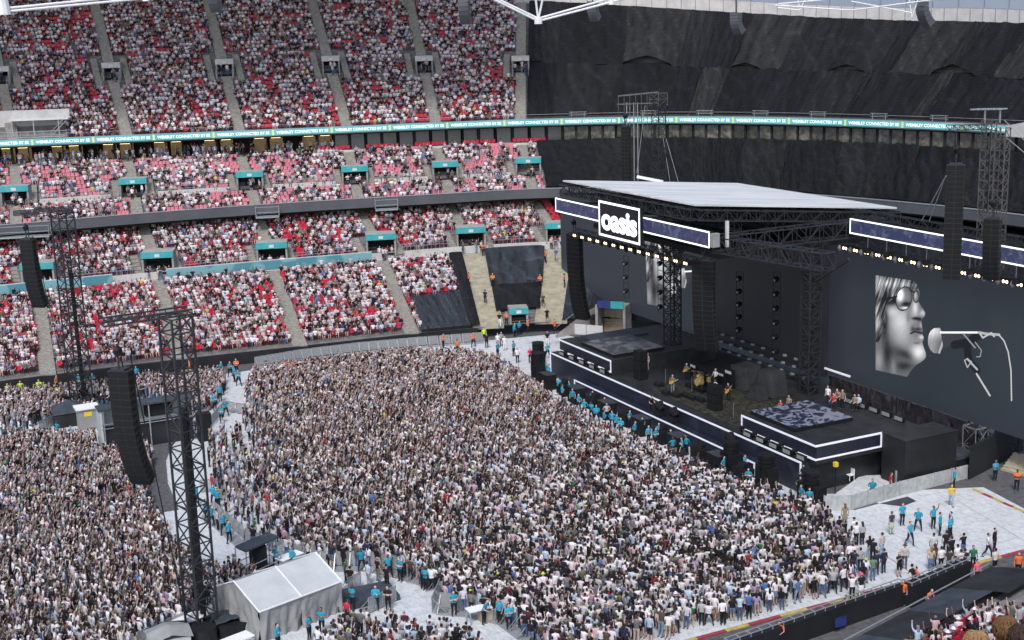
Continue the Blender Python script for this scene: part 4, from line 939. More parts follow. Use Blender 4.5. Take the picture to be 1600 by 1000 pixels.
# black boxes and skirts at the right end
t = thing('black_wing_box', 'tall black box at the right end of the stage behind the riser', 'box', (72,77,0))
MB().box(70.2, 75.5, 75.9, 78.5, 0, 4.1).build('body', MT['hoard'], t); MB().box(70.15, 75.55, 75.85, 78.55, 4.1, 4.17).build('lid', MT['stagetop'], t)
t = thing('black_wing_box', 'low dark walled bay behind the tall black box', 'box', (78,77.5,0))
MB().box(75.55, 78.4, 76.2, 78.5, 0, 1.5).build('body', MT['hoard'], t); MB().box(75.5, 78.4, 76.15, 78.55, 1.5, 1.56).build('lid', MT['tarp'], t)
t = thing('black_hoarding', 'black leaning hoarding at the far right edge beside steps', 'hoarding', (82,75,0))
MB().grid(lambda i, j: (76.4+9*i, 75.4+2.9*i, j*(2.6+.3*i)), 6, 2).build('panel', MT['hoard'], t)
MB().grid(lambda i, j: (76.4+9*i, 75.4+2.9*i+j*.3, 2.6+.3*i), 6, 1).build('top_edge', MT['hoard'], t)
# deck fixtures: blinders and moving lights along the edges
def fixture(kind, pos, yaw, label, group):
    pos = Vector(pos)
    t = thing(kind, label, 'stage light', pos, yaw, group, absolute=False)
    if kind == 'blinder_light':
        MB().box(-.15,.15,-.5,.5,.05,.45).build('housing', MT['gear'], t); MB().box(-.18,-.152,-.44,.44,.1,.4).build('lamp_face', MT['canvas'], t)
    else:
        MB().cyl((0,0),.22,0,.18,10).build('base', MT['gear'], t); MB().bar((0,-.2,.15),(0,-.2,.6),.07).bar((0,.2,.15),(0,.2,.6),.07).build('yoke', MT['gear'], t)
        b = MB(); tube(b, [(.12,0,.5),(-.05,0,.6),(-.22,0,.66)], [.12,.17,.15], 0, n=10); b.build('head', MT['gear'], t)
    return t
blb = fixture('blinder_light', (63.5,87.0,SZ), 0, 'white faced blinder light on the stage edge below the right riser, nearest the band', 'lights on the stage edge')
mvb = fixture('moving_light', (63.5,87.8,SZ), 0, 'black moving light on the stage edge below the right riser, nearest the band', 'lights on the stage edge')
ORD = ['second','third','fourth','fifth','sixth','seventh','eighth']
for k in range(1, 5):
    copy_tree(blb, (63.5,87.0-1.75*k,SZ), 0, '%s blinder light from the band along the right stage edge' % ORD[k-1]); copy_tree(mvb, (63.5,87.8-1.75*k,SZ), 0, '%s moving light from the band along the right stage edge' % ORD[k-1])
for k in range(5):
    copy_tree(blb, (63.55,119.3-2.1*k,SZ), 0, '%s blinder light from the far end of the left stage edge' % (['first']+ORD)[k]); copy_tree(mvb, (63.5,118.5-2.1*k,SZ), 0, '%s moving light from the far end of the left stage edge' % (['first']+ORD)[k])
for k in range(6): copy_tree(blb, (73.3,80.0+1.5*k,4.17), 0, '%s blinder light from the right along the rear edge of the right riser' % (['first']+ORD)[k])

# truss and towers
def truss_seg(b, p, q, w, bay, th=.06, up=Vector((0,0,1))):
    "square lattice between two points"
    p = Vector(p); q = Vector(q); d = (q-p); L = d.length; d.normalize()
    if abs(d.z) > .9: x = Vector((1,0,0)); y = Vector((0,1,0))
    else: x = d.cross(Vector((0,0,1))).normalized(); y = Vector((0,0,1))
    cs = [x*(-w/2)+y*(-w/2), x*(w/2)+y*(-w/2), x*(w/2)+y*(w/2), x*(-w/2)+y*(w/2)]
    for c in cs: b.bar(p+c, q+c, th)
    n = max(1, int(round(L/bay)))
    for k in range(n):
        A = p+d*(L*k/n); B = p+d*(L*(k+1)/n)
        for i in range(4):
            c0, c1 = cs[i], cs[(i+1)%4]
            if k % 2: c0, c1 = c1, c0
            b.bar(A+c0, B+c1, th*.6); b.bar(B+cs[i], B+cs[(i+1)%4], th*.6)
    return b
def mast(parent, x, y, z0, z1, w, rz, mt, seg=2.4, th=.09, bay=1.2, name='mast_section'):
    z = z0; c, s = math.cos(rz), math.sin(rz)
    while z < z1-.05:
        h = min(seg, z1-z); b = MB(); truss_seg(b, (0,0,z), (0,0,z+h), w, bay, th)
        b.v = [(x+v[0]*c-v[1]*s, y+v[0]*s+v[1]*c, v[2]) for v in b.v]; b.build(name, MT[mt], parent); z += h
def line_array(label, top, yaw, n, ch, width, depth, curve, group, fade=None, lean0=0.0):
    "hung column of speaker cabinets, each cabinet a part with grille and flank"
    t = thing('line_array', label, 'loudspeaker array', top, yaw, group, absolute=False)
    x = 0; z = 0; hw = width/2
    body = MB().box(0,depth,-hw,hw,-ch+.015,0); 
    bm = bpy.data.meshes.new('speaker_cabinet'); bm.from_pydata(body.v, [], body.f); bm.materials.append(MT['cabedge']); bm.update()
    gr = MB(); 
    for s in (-1, 1): gr.box(-.025,-.003, s*hw*.5-hw*.46, s*hw*.5+hw*.46, -ch+.05, -.03)
    gm = bpy.data.meshes.new('grille'); gm.from_pydata(gr.v, [], gr.f); gm.materials.append(MT['grille']); gm.update()
    sd_ = MB()
    for s in (-1, 1):
        for d0 in (.12,.46): sd_.box(depth*d0, depth*(d0+.26), s*(hw+.012)-.01, s*(hw+.012)+.01, -ch*.75, -ch*.3)
    sm = bpy.data.meshes.new('flank_recess'); sm.from_pydata(sd_.v, [], sd_.f); sm.materials.append(MT['gear']); sm.update()
    ang = lean0
    for k in range(n):
        ang = -(lean0+curve*(k/(n-1))**2.0)
        c = bpy.data.objects.new('speaker_cabinet', bm); COL.objects.link(c); c.parent = t; c.location = (x,0,z); c.rotation_euler = (0,ang,0)
        for nm, me in (('grille',gm),('flank_recess',sm)):
            o = bpy.data.objects.new(nm, me); COL.objects.link(o); o.parent = c; o['kind'] = 'stuff'
        x += math.sin(-ang)*ch; z -= math.cos(ang)*ch
    b = MB(); b.box(.05,depth-.05,-hw*.7,hw*.7,.0,.14); b.bar((depth*.3,0,.1),(depth*.3,0,1.6),.08); b.bar((depth*.8,0,.1),(depth*.8,0,1.3),.06)
    b.build('flying_frame', MT['blacksteel'], t)
    b = MB(); tube(b, [(depth*.35,-.1,.9),(depth*.3,.0,1.25),(depth*.25,.1,1.35)], [(.22,.22),(.34,.3),(.2,.2)], 0, n=9); b.build('hoist_motor', MT['gear'], t)
    return t
def delay_tower(x, y, h, w, arm, label, arr_label, n, ch, arm_dir, yaw):
    t = thing('delay_tower', label, 'lattice tower', (x,y,0))
    mast(t, x, y, .2, h, w, .35, 'blacksteel', 2.4, .115, 1.2)
    MB().obox((x,y), (1,.3), w*2.2, w*2.2, .0, .22).build('base_plate', MT['gear'], t)
    d = Vector((arm_dir[0], arm_dir[1], 0)).normalized(); s = Vector((-d.y,d.x,0)); b = MB()
    P = Vector((x,y,h+.15))
    for o in (-.55,.55):
        for dz in (0,.28): b.bar(P-d*.9+s*o+Vector((0,0,dz)), P+d*arm+s*o+Vector((0,0,dz-.05)), .1)
    for k in range(9): q = P-d*.9+d*((arm+.9)*k/8); b.bar(q-s*.55, q+s*.55, .08); b.bar(q-s*.55, q-s*.55+Vector((0,0,.28)), .05); b.bar(q+s*.55, q+s*.55+Vector((0,0,.28)), .05)
    b.build('cantilever_arm', MT['blacksteel'], t)
    b = MB()
    e = P-d*(.2)-s*.9; b.bar(e+Vector((0,0,-6)), e+Vector((.15,0,-h)), .3, .3); b.bar(e+Vector((-.1,.3,-5)), e+Vector((0,.3,-h+1)), .1)
    b.build('cable_bundle', MT['gear'], t)
    b = MB(); e = P+d*(arm-.6); b.bar(e+Vector((0,0,-2.2))+d*-.9, Vector((x,y,.5))+d*.9, .07); b.build('tie_line', MT['gear'], t)
    top = P+d*(arm-1.0)+Vector((0,0,-3.1))
    return t
# ---- delay towers on the floor
delay_tower(16.0, 78.7, 20.3, 1.42, 4.3, 'tall black lattice delay tower in the foreground left of the grey tent', '', 16, .42, (-1,-.05), 0)
line_array('black line array hanging from the foreground delay tower', (12.35,78.6,17.5), math.atan2(-.75,-.66)+math.pi, 18, .43, 1.3, .8, .55, 'speaker columns')
delay_tower(17.6, 135.4, 19.9, 1.6, 4.4, 'black lattice delay tower far back by the side stand', '', 16, .42, (-1,.1), 0)
line_array('black line array hanging from the far delay tower at the left edge', (14.0,135.8,17.5), math.atan2(-.75,-.66)+math.pi, 16, .44, 1.4, .8, .4, 'speaker columns')
# ---- stage arrays
line_array('black line array hanging at the far end of the stage by the stone stairs', (66.0,121.2,14.9), math.atan2(-.45,-.9)+math.pi, 20, .48, 1.55, .8, .40, 'speaker columns')
line_array('black line array hanging beside the white rimmed sign end over mid stage', (64.6,95.4,16.0), math.atan2(-.55,-.83)+math.pi, 19, .44, 1.9, .8, .34, 'speaker columns')
line_array('tall black line array hanging from the right tower before the big screen', (73.2,74.9,25.3), math.atan2(-.72,-.69)+math.pi, 22, .395, 1.3, .5, .05, 'speaker columns')
line_array('shorter black line array behind the tall one before the big screen', (75.2,73.1,21.3), math.atan2(-.5,-.86)+math.pi, 12, .40, 1.2, .7, .35, 'speaker columns')
line_array('black line array hanging from the tower behind the stage roof', (78.3,131.0,24.6), math.atan2(-.55,-.83)+math.pi, 16, .42, .9, .7, .05, 'speaker columns')

# ---- roof
rf = thing('stage_roof', 'sloping pale metallic roof over the stage on black trusses', 'stage roof', (74,106,19))
FL, FR, BR, BL = Vector((63.4,118.2,20.95)), Vector((63.9,95.4,20.95)), Vector((85.6,94.7,18.85)), Vector((84.6,118.3,18.95))
for k in range(12):
    a0, a1 = k/12+.002, (k+1)/12-.002
    q = [FL.lerp(BL,0).lerp(FR,a0), FL.lerp(FR,a1), BL.lerp(BR,a1), BL.lerp(BR,a0)]
    b = MB(); b.quad(q[0],q[1],q[2],q[3]); dn = Vector((0,0,-.14)); b.quad(*[v+dn for v in reversed(q)])
    for i in range(4): b.quad(q[i], q[i]+dn, q[(i+1)%4]+dn, q[(i+1)%4])
    b.build('roof_sheet', MT['roofcloth'], rf)
dn = Vector((0,0,-.9))
for i, (A, B) in enumerate(((FL,FR),(FR,BR),(BL,BR),(FL,BL))):
    b = MB(); truss_seg(b, A+dn, B+dn, .9, 1.0, .09); b.build('edge_truss', MT['blacksteel'], rf)
for k in range(1, 5):
    b = MB(); truss_seg(b, FL.lerp(FR,k/5)+dn*1.6, BL.lerp(BR,k/5)+dn*1.6, .8, 1.1, .08); b.build('roof_truss', MT['blacksteel'], rf)
for k in range(1, 5):
    b = MB(); truss_seg(b, FL.lerp(BL,k/5)+dn*2.0, FR.lerp(BR,k/5)+dn*2.0, .8, 1.1, .08); b.build('roof_truss', MT['blacksteel'], rf)
MB().box(66.5,83,95.6,117.6,15.9,16.4).build('black_ceiling', MT['gear'], rf)
b = MB(); truss_seg(b, (65.3,94.0,17.6), (65.3,79.5,18.2), 1.3, 1.3, .09); truss_seg(b, (65.3,94.0,17.6), (82,92.8,17.8), 1.4, 1.4, .1); b.build('side_truss', MT['blacksteel'], rf)
b = MB()
for k in range(6): truss_seg(b, (66+2.5*k,93.2,16.4), (66+2.5*k,93.2,17.1), .5, .7, .05)
b.build('truss_feet', MT['blacksteel'], rf)
MB().box(64.9,65.15,92.2,92.4,17.6,19.8).build('white_post', MT['offwhite'], rf)
for (x,y,lab) in ((72.4,112.2,'black lattice column at stage left beside the left screen'),(75.8,94.6,'black lattice column between the centre screen and the right screen')):
    t = thing('stage_column', lab, 'lattice column', (x,y,SZ), group='stage columns'); mast(t, x, y, SZ, 17.0, 1.25, 0, 'blacksteel', 2.4, .13, .8)
    b = MB(); 
    for s in (-1, 1): b.bar((x,y+s*.6,13.2), (x,y+s*5.0,15.8), .22)
    b.build('knee_brace', MT['blacksteel'], t)

# ---- header LED, sign
hd = thing('header_screen', 'long navy LED header with white rim across the stage front', 'LED header', (63,105,18))
def led_frame(parent, a, b0, b1, z0, z1, rim=.16, face='lednavy'):
    MB().box(a, a+.35, b0, b1, z0, z1).build('casing', MT['gear'], parent)
    MB().quad((a-.006,b1-rim,z0+rim),(a-.006,b0+rim,z0+rim),(a-.006,b0+rim,z1-rim),(a-.006,b1-rim,z1-rim)).build('screen_face', MT[face], parent)
    for (p0,p1,q0,q1) in ((b0,b1,z0,z0+rim),(b0,b1,z1-rim,z1),(b0,b0+rim,z0+rim+.002,z1-rim-.002),(b1-rim,b1,z0+rim+.002,z1-rim-.002)):
        MB().box(a-.02, a-.003, p0, p1, q0, q1).build('white_rim', MT['ledsign'], parent)
led_frame(hd, 63.0, 91.9, 119.1, 17.75, 19.15, .13)
MB().box(63.0,63.7,91.45,91.88,17.85,19.0).build('end_cap', MT['canvas'], hd)
sg = thing('band_sign', 'black sign with white rim and bold white lettering on the header', 'sign', (62.5,105.6,16.6))
led_frame(sg, 62.35, 101.85, 109.2, 16.7, 20.0, .2, 'signblack')
def logo_shapes():
    "bold rounded lower-case letters as outlines in a 0..1 high box"
    tm2 = text_mesh('oasis', 1.0, .038, 0, 'LEFT', 0.0, .93); v = np.array([q.co[:] for q in tm2.vertices]); f = [tuple(q.vertices) for q in tm2.polygons]; bpy.data.meshes.remove(tm2); return v, f
lv, lf = logo_shapes(); lv[:,0] -= lv[:,0].min(); lw = lv[:,0].max(); lv[:,1] -= lv[:,1].min(); lh = lv[:,1].max()
b = MB(); b.v = [(62.325, 108.72-6.4*q[0]/lw, 17.3+2.05*q[1]/lh) for q in lv]; b.f = lf; b.m = [0]*len(lf); b.build('lettering', MT['ledsign'], sg)
hr = thing('header_screen', 'navy LED header with white rim above the right screen', 'LED header', (78,80,18)); led_frame(hr, 78.0, 58, 92.2, 17.5, 18.85, .12)
b = MB(); truss_seg(b, (79,58,19.2), (79,93,19.2), .6, 1.0, .06); b.build('top_truss', MT['blacksteel'], hr)
for k in range(8):
    bb = 90.5-2.4*k; MB().bar((78.6,bb,16.3),(78.6,bb,17.5),.05).build('drop_pole', MT['steel'], hr)
    MB().cyl((78.6,bb),.28,15.9,16.4,8).build('hung_light', MT['gear'], hr)
b = MB(); b.bar(at_d(995,276,150), at_d(1036,284,150), .16, .3); hb = b.build('header_screen', MT['ledtrim']); tag(hb, 'short white rimmed light bar behind the roof by the rear tower', 'LED header')

# ---- lamp rows
def lamp_row(label, A, B, n, mtl):
    t = thing('lamp_bar', label, 'lamp bar', A); A = Vector(A); B = Vector(B); d = (B-A)/n
    b = MB(); truss_seg(b, A+Vector((.5,0,.35)), B+Vector((.5,0,.35)), .45, .8, .05); b.build('truss', MT['blacksteel'], t)
    for k in range(n):
        c = A+d*(k+.5)
        h = MB().box(c.x-.05,c.x+.35,c.y-.36,c.y+.36,c.z-.2,c.z+.2).build('lamp_housing', MT['gear'], t)
        for s in (-.17,.17):
            b = MB(); b.v = [(c.x-.07, c.y+s+.13*math.cos(q*math.pi/4), c.z+.13*math.sin(q*math.pi/4)) for q in range(8)]; b.f = [tuple(range(8))]; b.m = [0]
            b.v = [(v[0],v[1],v[2]) for v in b.v]
            o = b.build('lamp', MT[mtl], None); o.parent = h; off = t.location; o.data.transform(Matrix.Translation(-off))
        c2 = A+d*k
        b = MB(); tube(b, [(c2.x,c2.y,c2.z-.3),(c2.x-.1,c2.y,c2.z-.1),(c2.x-.05,c2.y,c2.z+.2)], [.12,.17,.1], 0, n=8); b.build('hung_light', MT['railsteel' if mtl == 'lampw' else 'gear'], t)
MT['lampw'] = mat('warm_lamp', (1,.62,.30), .4, emit=5)
MT['lampw2'] = mat('warm_lamp_small', (1,.70,.36), .4, emit=3)
lamp_row('row of paired warm lamps along the top of the right screen', (79.3,95.0,15.75), (79.3,63,15.75), 22, 'lampw')
lamp_row('row of paired warm lamps hanging under the stage header', (63.6,117.0,15.6), (63.6,95.6,15.75), 14, 'lampw2')

# ---- screens
m, n, l, p = nmat('screen_dark'); p.inputs['Roughness'].default_value = .45; p.inputs['Base Color'].default_value = (.022,.025,.032,1); p.inputs['Emission Color'].default_value = (.030,.034,.048,1); p.inputs['Emission Strength'].default_value = .42; MT['screen'] = m
m, n, l, p = nmat('screen_off'); p.inputs['Roughness'].default_value = .5; p.inputs['Base Color'].default_value = (.014,.015,.018,1); p.inputs['Emission Color'].default_value = (.010,.011,.014,1); p.inputs['Emission Strength'].default_value = .5; MT['screenoff'] = m
SA = 80.0
scr = thing('video_screen', 'huge dark right screen showing a black and white singer in round glasses at a microphone', 'video screen', (SA,80,3))
MB().box(SA, SA+.4, 58, 98.5, 3.3, 15.5).build('screen_panel', MT['screen'], scr)
def smooth(e0, e1, x): t = np.clip((x-e0)/(e1-e0), 0, 1); return t*t*(3-2*t)
def in_poly(px, py, poly):
    ins = np.zeros(px.shape, bool); j = len(poly)-1
    for i in range(len(poly)):
        xi, yi = poly[i]; xj, yj = poly[j]
        c = ((yi > py) != (yj > py)) & (px < (xj-xi)*(py-yi)/((yj-yi) or 1e-9)+xi); ins ^= c; j = i
    return ins
def seg_dist(px, py, pts):
    d = np.full(px.shape, 1e9)
    for (x0,y0),(x1,y1) in zip(pts[:-1], pts[1:]):
        t = np.clip(((px-x0)*(x1-x0)+(py-y0)*(y1-y0))/((x1-x0)**2+(y1-y0)**2+1e-9), 0, 1); d = np.minimum(d, np.hypot(px-x0-t*(x1-x0), py-y0-t*(y1-y0)))
    return d
def singer_picture(X, Y):
    "grey values of the broadcast picture in its own drawing units"
    g = lambda cx_, cy_, sx, sy, a, th=0.0: a*np.exp(-(((X-cx_)*math.cos(th)+(Y-cy_)*math.sin(th))/sx)**2-((-(X-cx_)*math.sin(th)+(Y-cy_)*math.cos(th))/sy)**2)
    img = np.zeros(X.shape)
    face = [(38,45),(310,85),(335,118),(350,160),(352,200),(338,222),(352,250),(378,288),(391,312),(389,334),(374,350),(362,372),(368,405),(374,440),(368,458),(380,486),(378,505),(370,520),(378,552),(394,596),(397,622),(386,642),(360,662),(320,688),(290,722),(262,768),(38,718)]
    F = in_poly(X, Y, face)
    v = .30+g(215,370,85,95,.36)+g(320,275,22,60,.38)+g(372,315,22,24,.30)+g(345,590,55,62,.46)+g(230,500,80,70,.16)+g(365,485,20,16,.34)+g(150,300,45,35,.20)+g(362,400,12,25,.18)
    v += g(322,352,26,11,-.42)+g(352,360,16,10,-.25)+g(268,350,14,40,-.14)+g(300,430,14,26,-.16)+g(255,610,60,28,-.18,.5)+g(170,590,50,70,-.10)+g(240,690,60,30,-.18)+g(120,590,28,110,-.17)
    v += g(100,360,26,110,-.34)+g(150,225,70,26,-.40)+g(60,650,30,70,.16)+g(165,690,22,60,.12)+g(330,528,24,10,-.16)
    v += .05*(fbm(X*.07,Y*.07,4)-.47)
    st = fbm((X+Y*.35)*.085, Y*.010, 4); st2 = fbm((X+Y*.2)*.22, Y*.02, 2)
    hair = (Y < 168+.10*(X-38)-np.clip(X-150,0,400)*.30+22*(st2-.4)) | in_poly(X, Y, [(36,40),(190,60),(182,200),(120,245),(108,330),(112,430),(80,470),(60,520),(36,520)])
    hv = .04+.95*np.clip(st-.24,0,1)*1.1+.25*(st2-.4)+g(150,105,90,38,.26)+g(270,115,60,24,.20)-g(110,215,70,26,.25)-g(95,330,22,90,.14)+g(55,380,22,80,.14)
    v = np.where(hair, np.clip(hv,.03,.8), v)
    # round glasses
    ex, ey = X-240, Y-212; th = .22; lx = ex*math.cos(th)+ey*math.sin(th); ly = -ex*math.sin(th)+ey*math.cos(th); q = np.hypot(lx/56, ly/86)
    v = np.where(q < 1.04, .05, v); lens = .26+g(212,185,26,48,.85)+g(265,200,22,45,.10)-g(255,250,30,14,.30)+g(250,278,34,9,.55)
    v = np.where(q < .95, np.clip(lens,.05,1), v)
    q2 = np.hypot((X-326)/22, (Y-198)/42); v = np.where(q2 < 1.06, .06, v); v = np.where(q2 < .86, .30+g(322,190,10,30,.3), v)
    v = np.where(seg_dist(X, Y, [(120,215),(186,196)]) < 7, .03, v); v = np.where(seg_dist(X, Y, [(282,150),(312,168)]) < 5, .06, v)
    v = np.where(seg_dist(X, Y, [(286,460),(318,446),(345,452),(366,458)]) < 5.5, .06, v); v += g(335,430,32,12,-.20)
    img = np.where(F, np.clip(v, .02, 1), img)
    A = F.astype(float)
    # microphone
    mx_, my_ = X-468, Y-510; q = np.hypot(mx_/58, my_/90); mesh = .5+.5*np.sign(np.sin(X*.8)*np.sin(Y*.8)); mv = .25+.35*mesh*np.exp(-((X-430)/60)**2)+.30*np.exp(-((Y-440)/50)**2)
    k = (q < 1) & (X < 525); img = np.where(k, np.clip(mv, 0, .9), img); A = np.where(k, 1, A)
    k = seg_dist(X, Y, [(490,425),(522,500),(490,596)]) < 7; img = np.where(k, .55, img); A = np.where(k, 1, A)
    body = in_poly(X, Y, [(500,446),(765,446),(765,470),(680,520),(520,562)]); img = np.where(body, .17, img); A = np.where(body, 1, A)
    for pts, w_, val in (([(690,560),(700,650),(760,720)],26,.05),([(600,540),(700,520),(760,480)],30,.06),([(500,452),(770,452)],7,.85),([(770,452),(830,462),(915,468)],9,.55),([(660,460),(745,560)],5,.45),([(745,520),(790,580),(780,625),(755,625)],3,.5),([(915,470),(950,510),(980,590),(1000,720),(1004,935)],4.5,.62),
                         ([(670,650),(690,700),(720,660),(690,640),(670,650)],4,.55),([(690,640),(760,715)],7,.55),([(755,745),(850,900)],6,.62),([(780,460),(800,490),(860,455),(880,480)],6,.6)):
        k = seg_dist(X, Y, pts) < w_; img = np.where(k, val, img); A = np.where(k, 1, A)
    return img, A
def picture_panel(b0, b1, z0, z1, a, W, H, to_draw, parent, name, strength):
    im = bpy.data.images.new(name, W, H, alpha=False); bb, zz = np.meshgrid(b1-(np.arange(W)+.5)/W*(b1-b0), z0+(np.arange(H)+.5)/H*(z1-z0))
    X, Y = to_draw(bb, zz); v, A = singer_picture(X, Y)
    base = np.array((.030,.034,.048))*.42
    px = np.empty((H, W, 4), np.float32); 
    for c in range(3): px[:,:,c] = np.where(A > .5, (np.clip(v*1.12-.03,0,1)**1.9)*.85*(.97 if c < 2 else 1.0), base[c])
    px[:,:,3] = 1; im.colorspace_settings.name = 'Non-Color'; im.pixels.foreach_set(px.ravel()); im.pack()
    m, n, l, p = nmat(name); p.inputs['Base Color'].default_value = (.022,.025,.032,1); p.inputs['Roughness'].default_value = .45
    ti = n.new('ShaderNodeTexImage'); ti.image = im; ti.extension = 'EXTEND'; l.new(ti.outputs[0], p.inputs['Emission Color']); p.inputs['Emission Strength'].default_value = strength
    me = bpy.data.meshes.new('broadcast_picture'); o_ = parent.location
    me.from_pydata([(a-o_.x,b1-o_.y,z0-o_.z),(a-o_.x,b0-o_.y,z0-o_.z),(a-o_.x,b0-o_.y,z1-o_.z),(a-o_.x,b1-o_.y,z1-o_.z)], [], [(0,1,2,3)]); me.materials.append(m)
    uv = me.uv_layers.new(name='UVMap'); uv.data.foreach_set('uv', [0,0,1,0,1,1,0,1]); me.update()
    return link('broadcast_picture', me, parent)
def draw_right(bb, zz):
    # screen metres to the units the picture is drawn in
    dx, dy, dz = SA, bb, zz-CAM_H
    dep = dx*c_fwd.x+dy*c_fwd.y+dz*c_fwd.z; u = F_PX*(dx*cx.x+dy*cx.y+dz*cx.z)/dep; v = F_PX*(dx*cy.x+dy*cy.y+dz*cy.z)/dep
    return (800+u-1360)*4.546, (500-v-420)*4.546
picture_panel(74.0, 91.6, 3.8, 14.2, SA-.02, 900, 540, draw_right, scr, 'broadcast_right', 1.0)
scl = thing('video_screen', 'dark left screen half hidden behind the hanging speakers', 'video screen', (SA,128,3))
MB().box(SA, SA+.4, 116.5, 150, 2.6, 15.5).build('screen_panel', MT['screen'], scl)
dleft = lambda bb, zz: draw_right(bb-38.6, zz+.8)
picture_panel(116.8, 130.2, 3.2, 13.6, SA-.02, 600, 480, dleft, scl, 'broadcast_left', 1.0)
scc = thing('video_screen', 'dark centre screen at the back of the stage', 'video screen', (78.6,104,3)); MB().box(78.6, 79, 96.0, 115.8, 3.4, 16).build('screen_panel', MT['screenoff'], scc)
# drop ladders with round lights in front of the centre screen
for i, (x, y0, y1, nn) in enumerate(((1156,425,525,5),(1214,425,560,6),(978,400,465,3),(1032,400,490,4))):
    T0 = at_a(x, y0, 77.0); h_ = (T0.z-at_a(x, y1, 77.0).z)
    t = thing('light_ladder', ['hanging ladder of round lights before the centre screen, left one','hanging ladder of round lights before the centre screen, right one','hanging ladder of lights left of the stage before the black covers','hanging ladder of lights beside the left stage column'][i], 'light ladder', T0)
    b = MB()
    for s in (-.55,.55): b.bar(T0+Vector((0,s,0)), T0+Vector((0,s,-h_)), .05)
    for k in range(nn+1): b.bar(T0+Vector((0,-.55,-h_*k/nn)), T0+Vector((0,.55,-h_*k/nn)), .05)
    b.build('ladder_frame', MT['blacksteel'], t)
    for k in range(nn):
        c = T0+Vector((-.1,0,-h_*(k+.5)/nn)); b = MB(); tube(b, [c+Vector((.25,0,.1)), c, c+Vector((-.2,0,-.05))], [.2,.3,.28], 0, n=10); o = b.build('round_light', MT['gear'], t)
        b = MB(); tube(b, [c+Vector((-.205,0,-.05)), c+Vector((-.22,0,-.05))], [.16,.14], 0, n=8); o2 = b.build('lens', MT['railsteel'], None); o2.data.transform(Matrix.Translation(-t.location)); o2.parent = o
# rows of rear blinders at the foot of the centre screen
for r in range(3):
    t = thing('lamp_bar', ['lowest rear bar of small white lamps at the foot of the centre screen','middle rear bar of small white lamps at the foot of the centre screen','topmost rear bar of small white lamps at the foot of the centre screen'][r], 'lamp bar', (77.2,104,3.2+r*.7), group='rear lamp bars')
    MB().box(77.3+.2*r,77.5+.2*r,96.5,112,3.2+r*.7,3.35+r*.7).build('bar', MT['blacksteel'], t)
    for k in range(9): MB().box(77.05+.2*r,77.29+.2*r,97+1.7*k,97.35+1.7*k,3.2+r*.7,3.38+r*.7).build('small_lamp', MT['canvas'], t)
t = thing('light_strip_bar', 'white light strip along the rear left edge of the stage', 'light strip', (76.5,117,3)); MB().box(76.3,76.5,113.2,122.5,3.0,3.2).build('strip', MT['ledtrim'], t)
# wrinkled black plastic under the right screen
MT['plastic'] = mat('black_plastic_sheet', (.030,.027,.030), .34, .3, 1.2, .5)
ps = thing('plastic_skirt', 'wrinkled black plastic sheet hanging under the right screen', 'plastic sheet', (80,88,1))
for k in range(6):
    b0 = 96.5-3.1*k
    MB().grid(lambda i, j: (79.7+.55*(float(fbm(i*7+k*3.3+.6*j, j*3.0+k))-.45)-.2*j, b0-3.1*i, 3.35-2.5*j), 26, 12).build('sheet', MT['plastic'], ps, smooth=True)
MB().box(79.2,79.35,79.2,85.0,.75,.92).build('light_strip', MT['ledtrim'], ps); MB().box(78.6,78.75,92.5,96.0,4.2,4.35).build('light_strip', MT['ledtrim'], ps)
t = thing('scaffold_tower', 'bare scaffold standing under the right end of the big screen', 'scaffold', (79,75.5,0)); mast(t, 79.6, 78.0, 0, 3.3, 1.4, 0, 'steel', 1.6, .06, 1.6, 'scaffold_bay'); mast(t, 83, 76.6, 0, 3.4, 1.6, 0, 'blacksteel', 1.7, .07, 1.7, 'scaffold_bay')

# ---- rear towers
MT['darksteel'] = mat('weathered_steel', (.11,.105,.10), .5, .3, 4, metal=.3)
t = thing('rear_tower', 'tall lattice tower with arm behind the right screen', 'lattice tower', (79.6,77.2,0))
P = at_d(1546,188,114.6); mast(t, P.x, P.y, 15.8, P.z, .85, .3, 'darksteel', 2.4, .07, .8); mast(t, P.x+.7, P.y-.8, 15.8, P.z-.6, .85, .3, 'darksteel', 2.4, .07, .9); mast(t, P.x+.4, P.y-.4, 0, 15.7, 1.6, .3, 'blacksteel', 2.4, .1, 1.2)
E_ = at_d(1482,200,math.hypot(74.5,75.5)); b = MB(); truss_seg(b, P+Vector((0,0,-.5)), E_, .4, .8, .06); b.build('arm', MT['darksteel'], t)
b = MB()
for k in range(6): c = P+Vector((.3*k-.9,-.25*k+.6,.9)); b.box(c.x-.5,c.x+.5,c.y-.12,c.y+.12,c.z-.05,c.z+.05)
b.bar(P+Vector((-.3,.2,-.2)),P+Vector((-.3,.2,.9)),.1); b.bar(P+Vector((.6,-.5,-.2)),P+Vector((.6,-.5,.9)),.1); b.build('head_frame', MT['steel'], t)
b = MB()
for k in range(2): b.bar(P+Vector((.8,-.8,-1.2*k)), P+Vector((8+1.5*k,-12,-13)), .05)
for k in range(2): b.bar(at_d(1478,275,107)+Vector((0,0,-.0)), at_d(1440+12*k,345,112), .05)
b.build('guy_wire', MT['steel'], t)
for (x, dz) in ((1493,0),(1548,0)):
    q = at_d(x, 205, 105); b = MB().bar(q, q+Vector((0,0,-2.5 if x == 1493 else -6)), .05).build('chain', MT['gear'], t)
t = thing('rear_tower', 'tall lattice tower with arm behind the stage roof at the left', 'lattice tower', (82,128.5,0))
P = at_d(1029,158,153); mast(t, P.x, P.y, 14, P.z, 1.1, .2, 'blacksteel', 2.4, .08, .8); 
mast(t, P.x, P.y, P.z-.5, P.z+.9, 1.4, .2, 'darksteel', 1.4, .07, .7, 'head_frame')
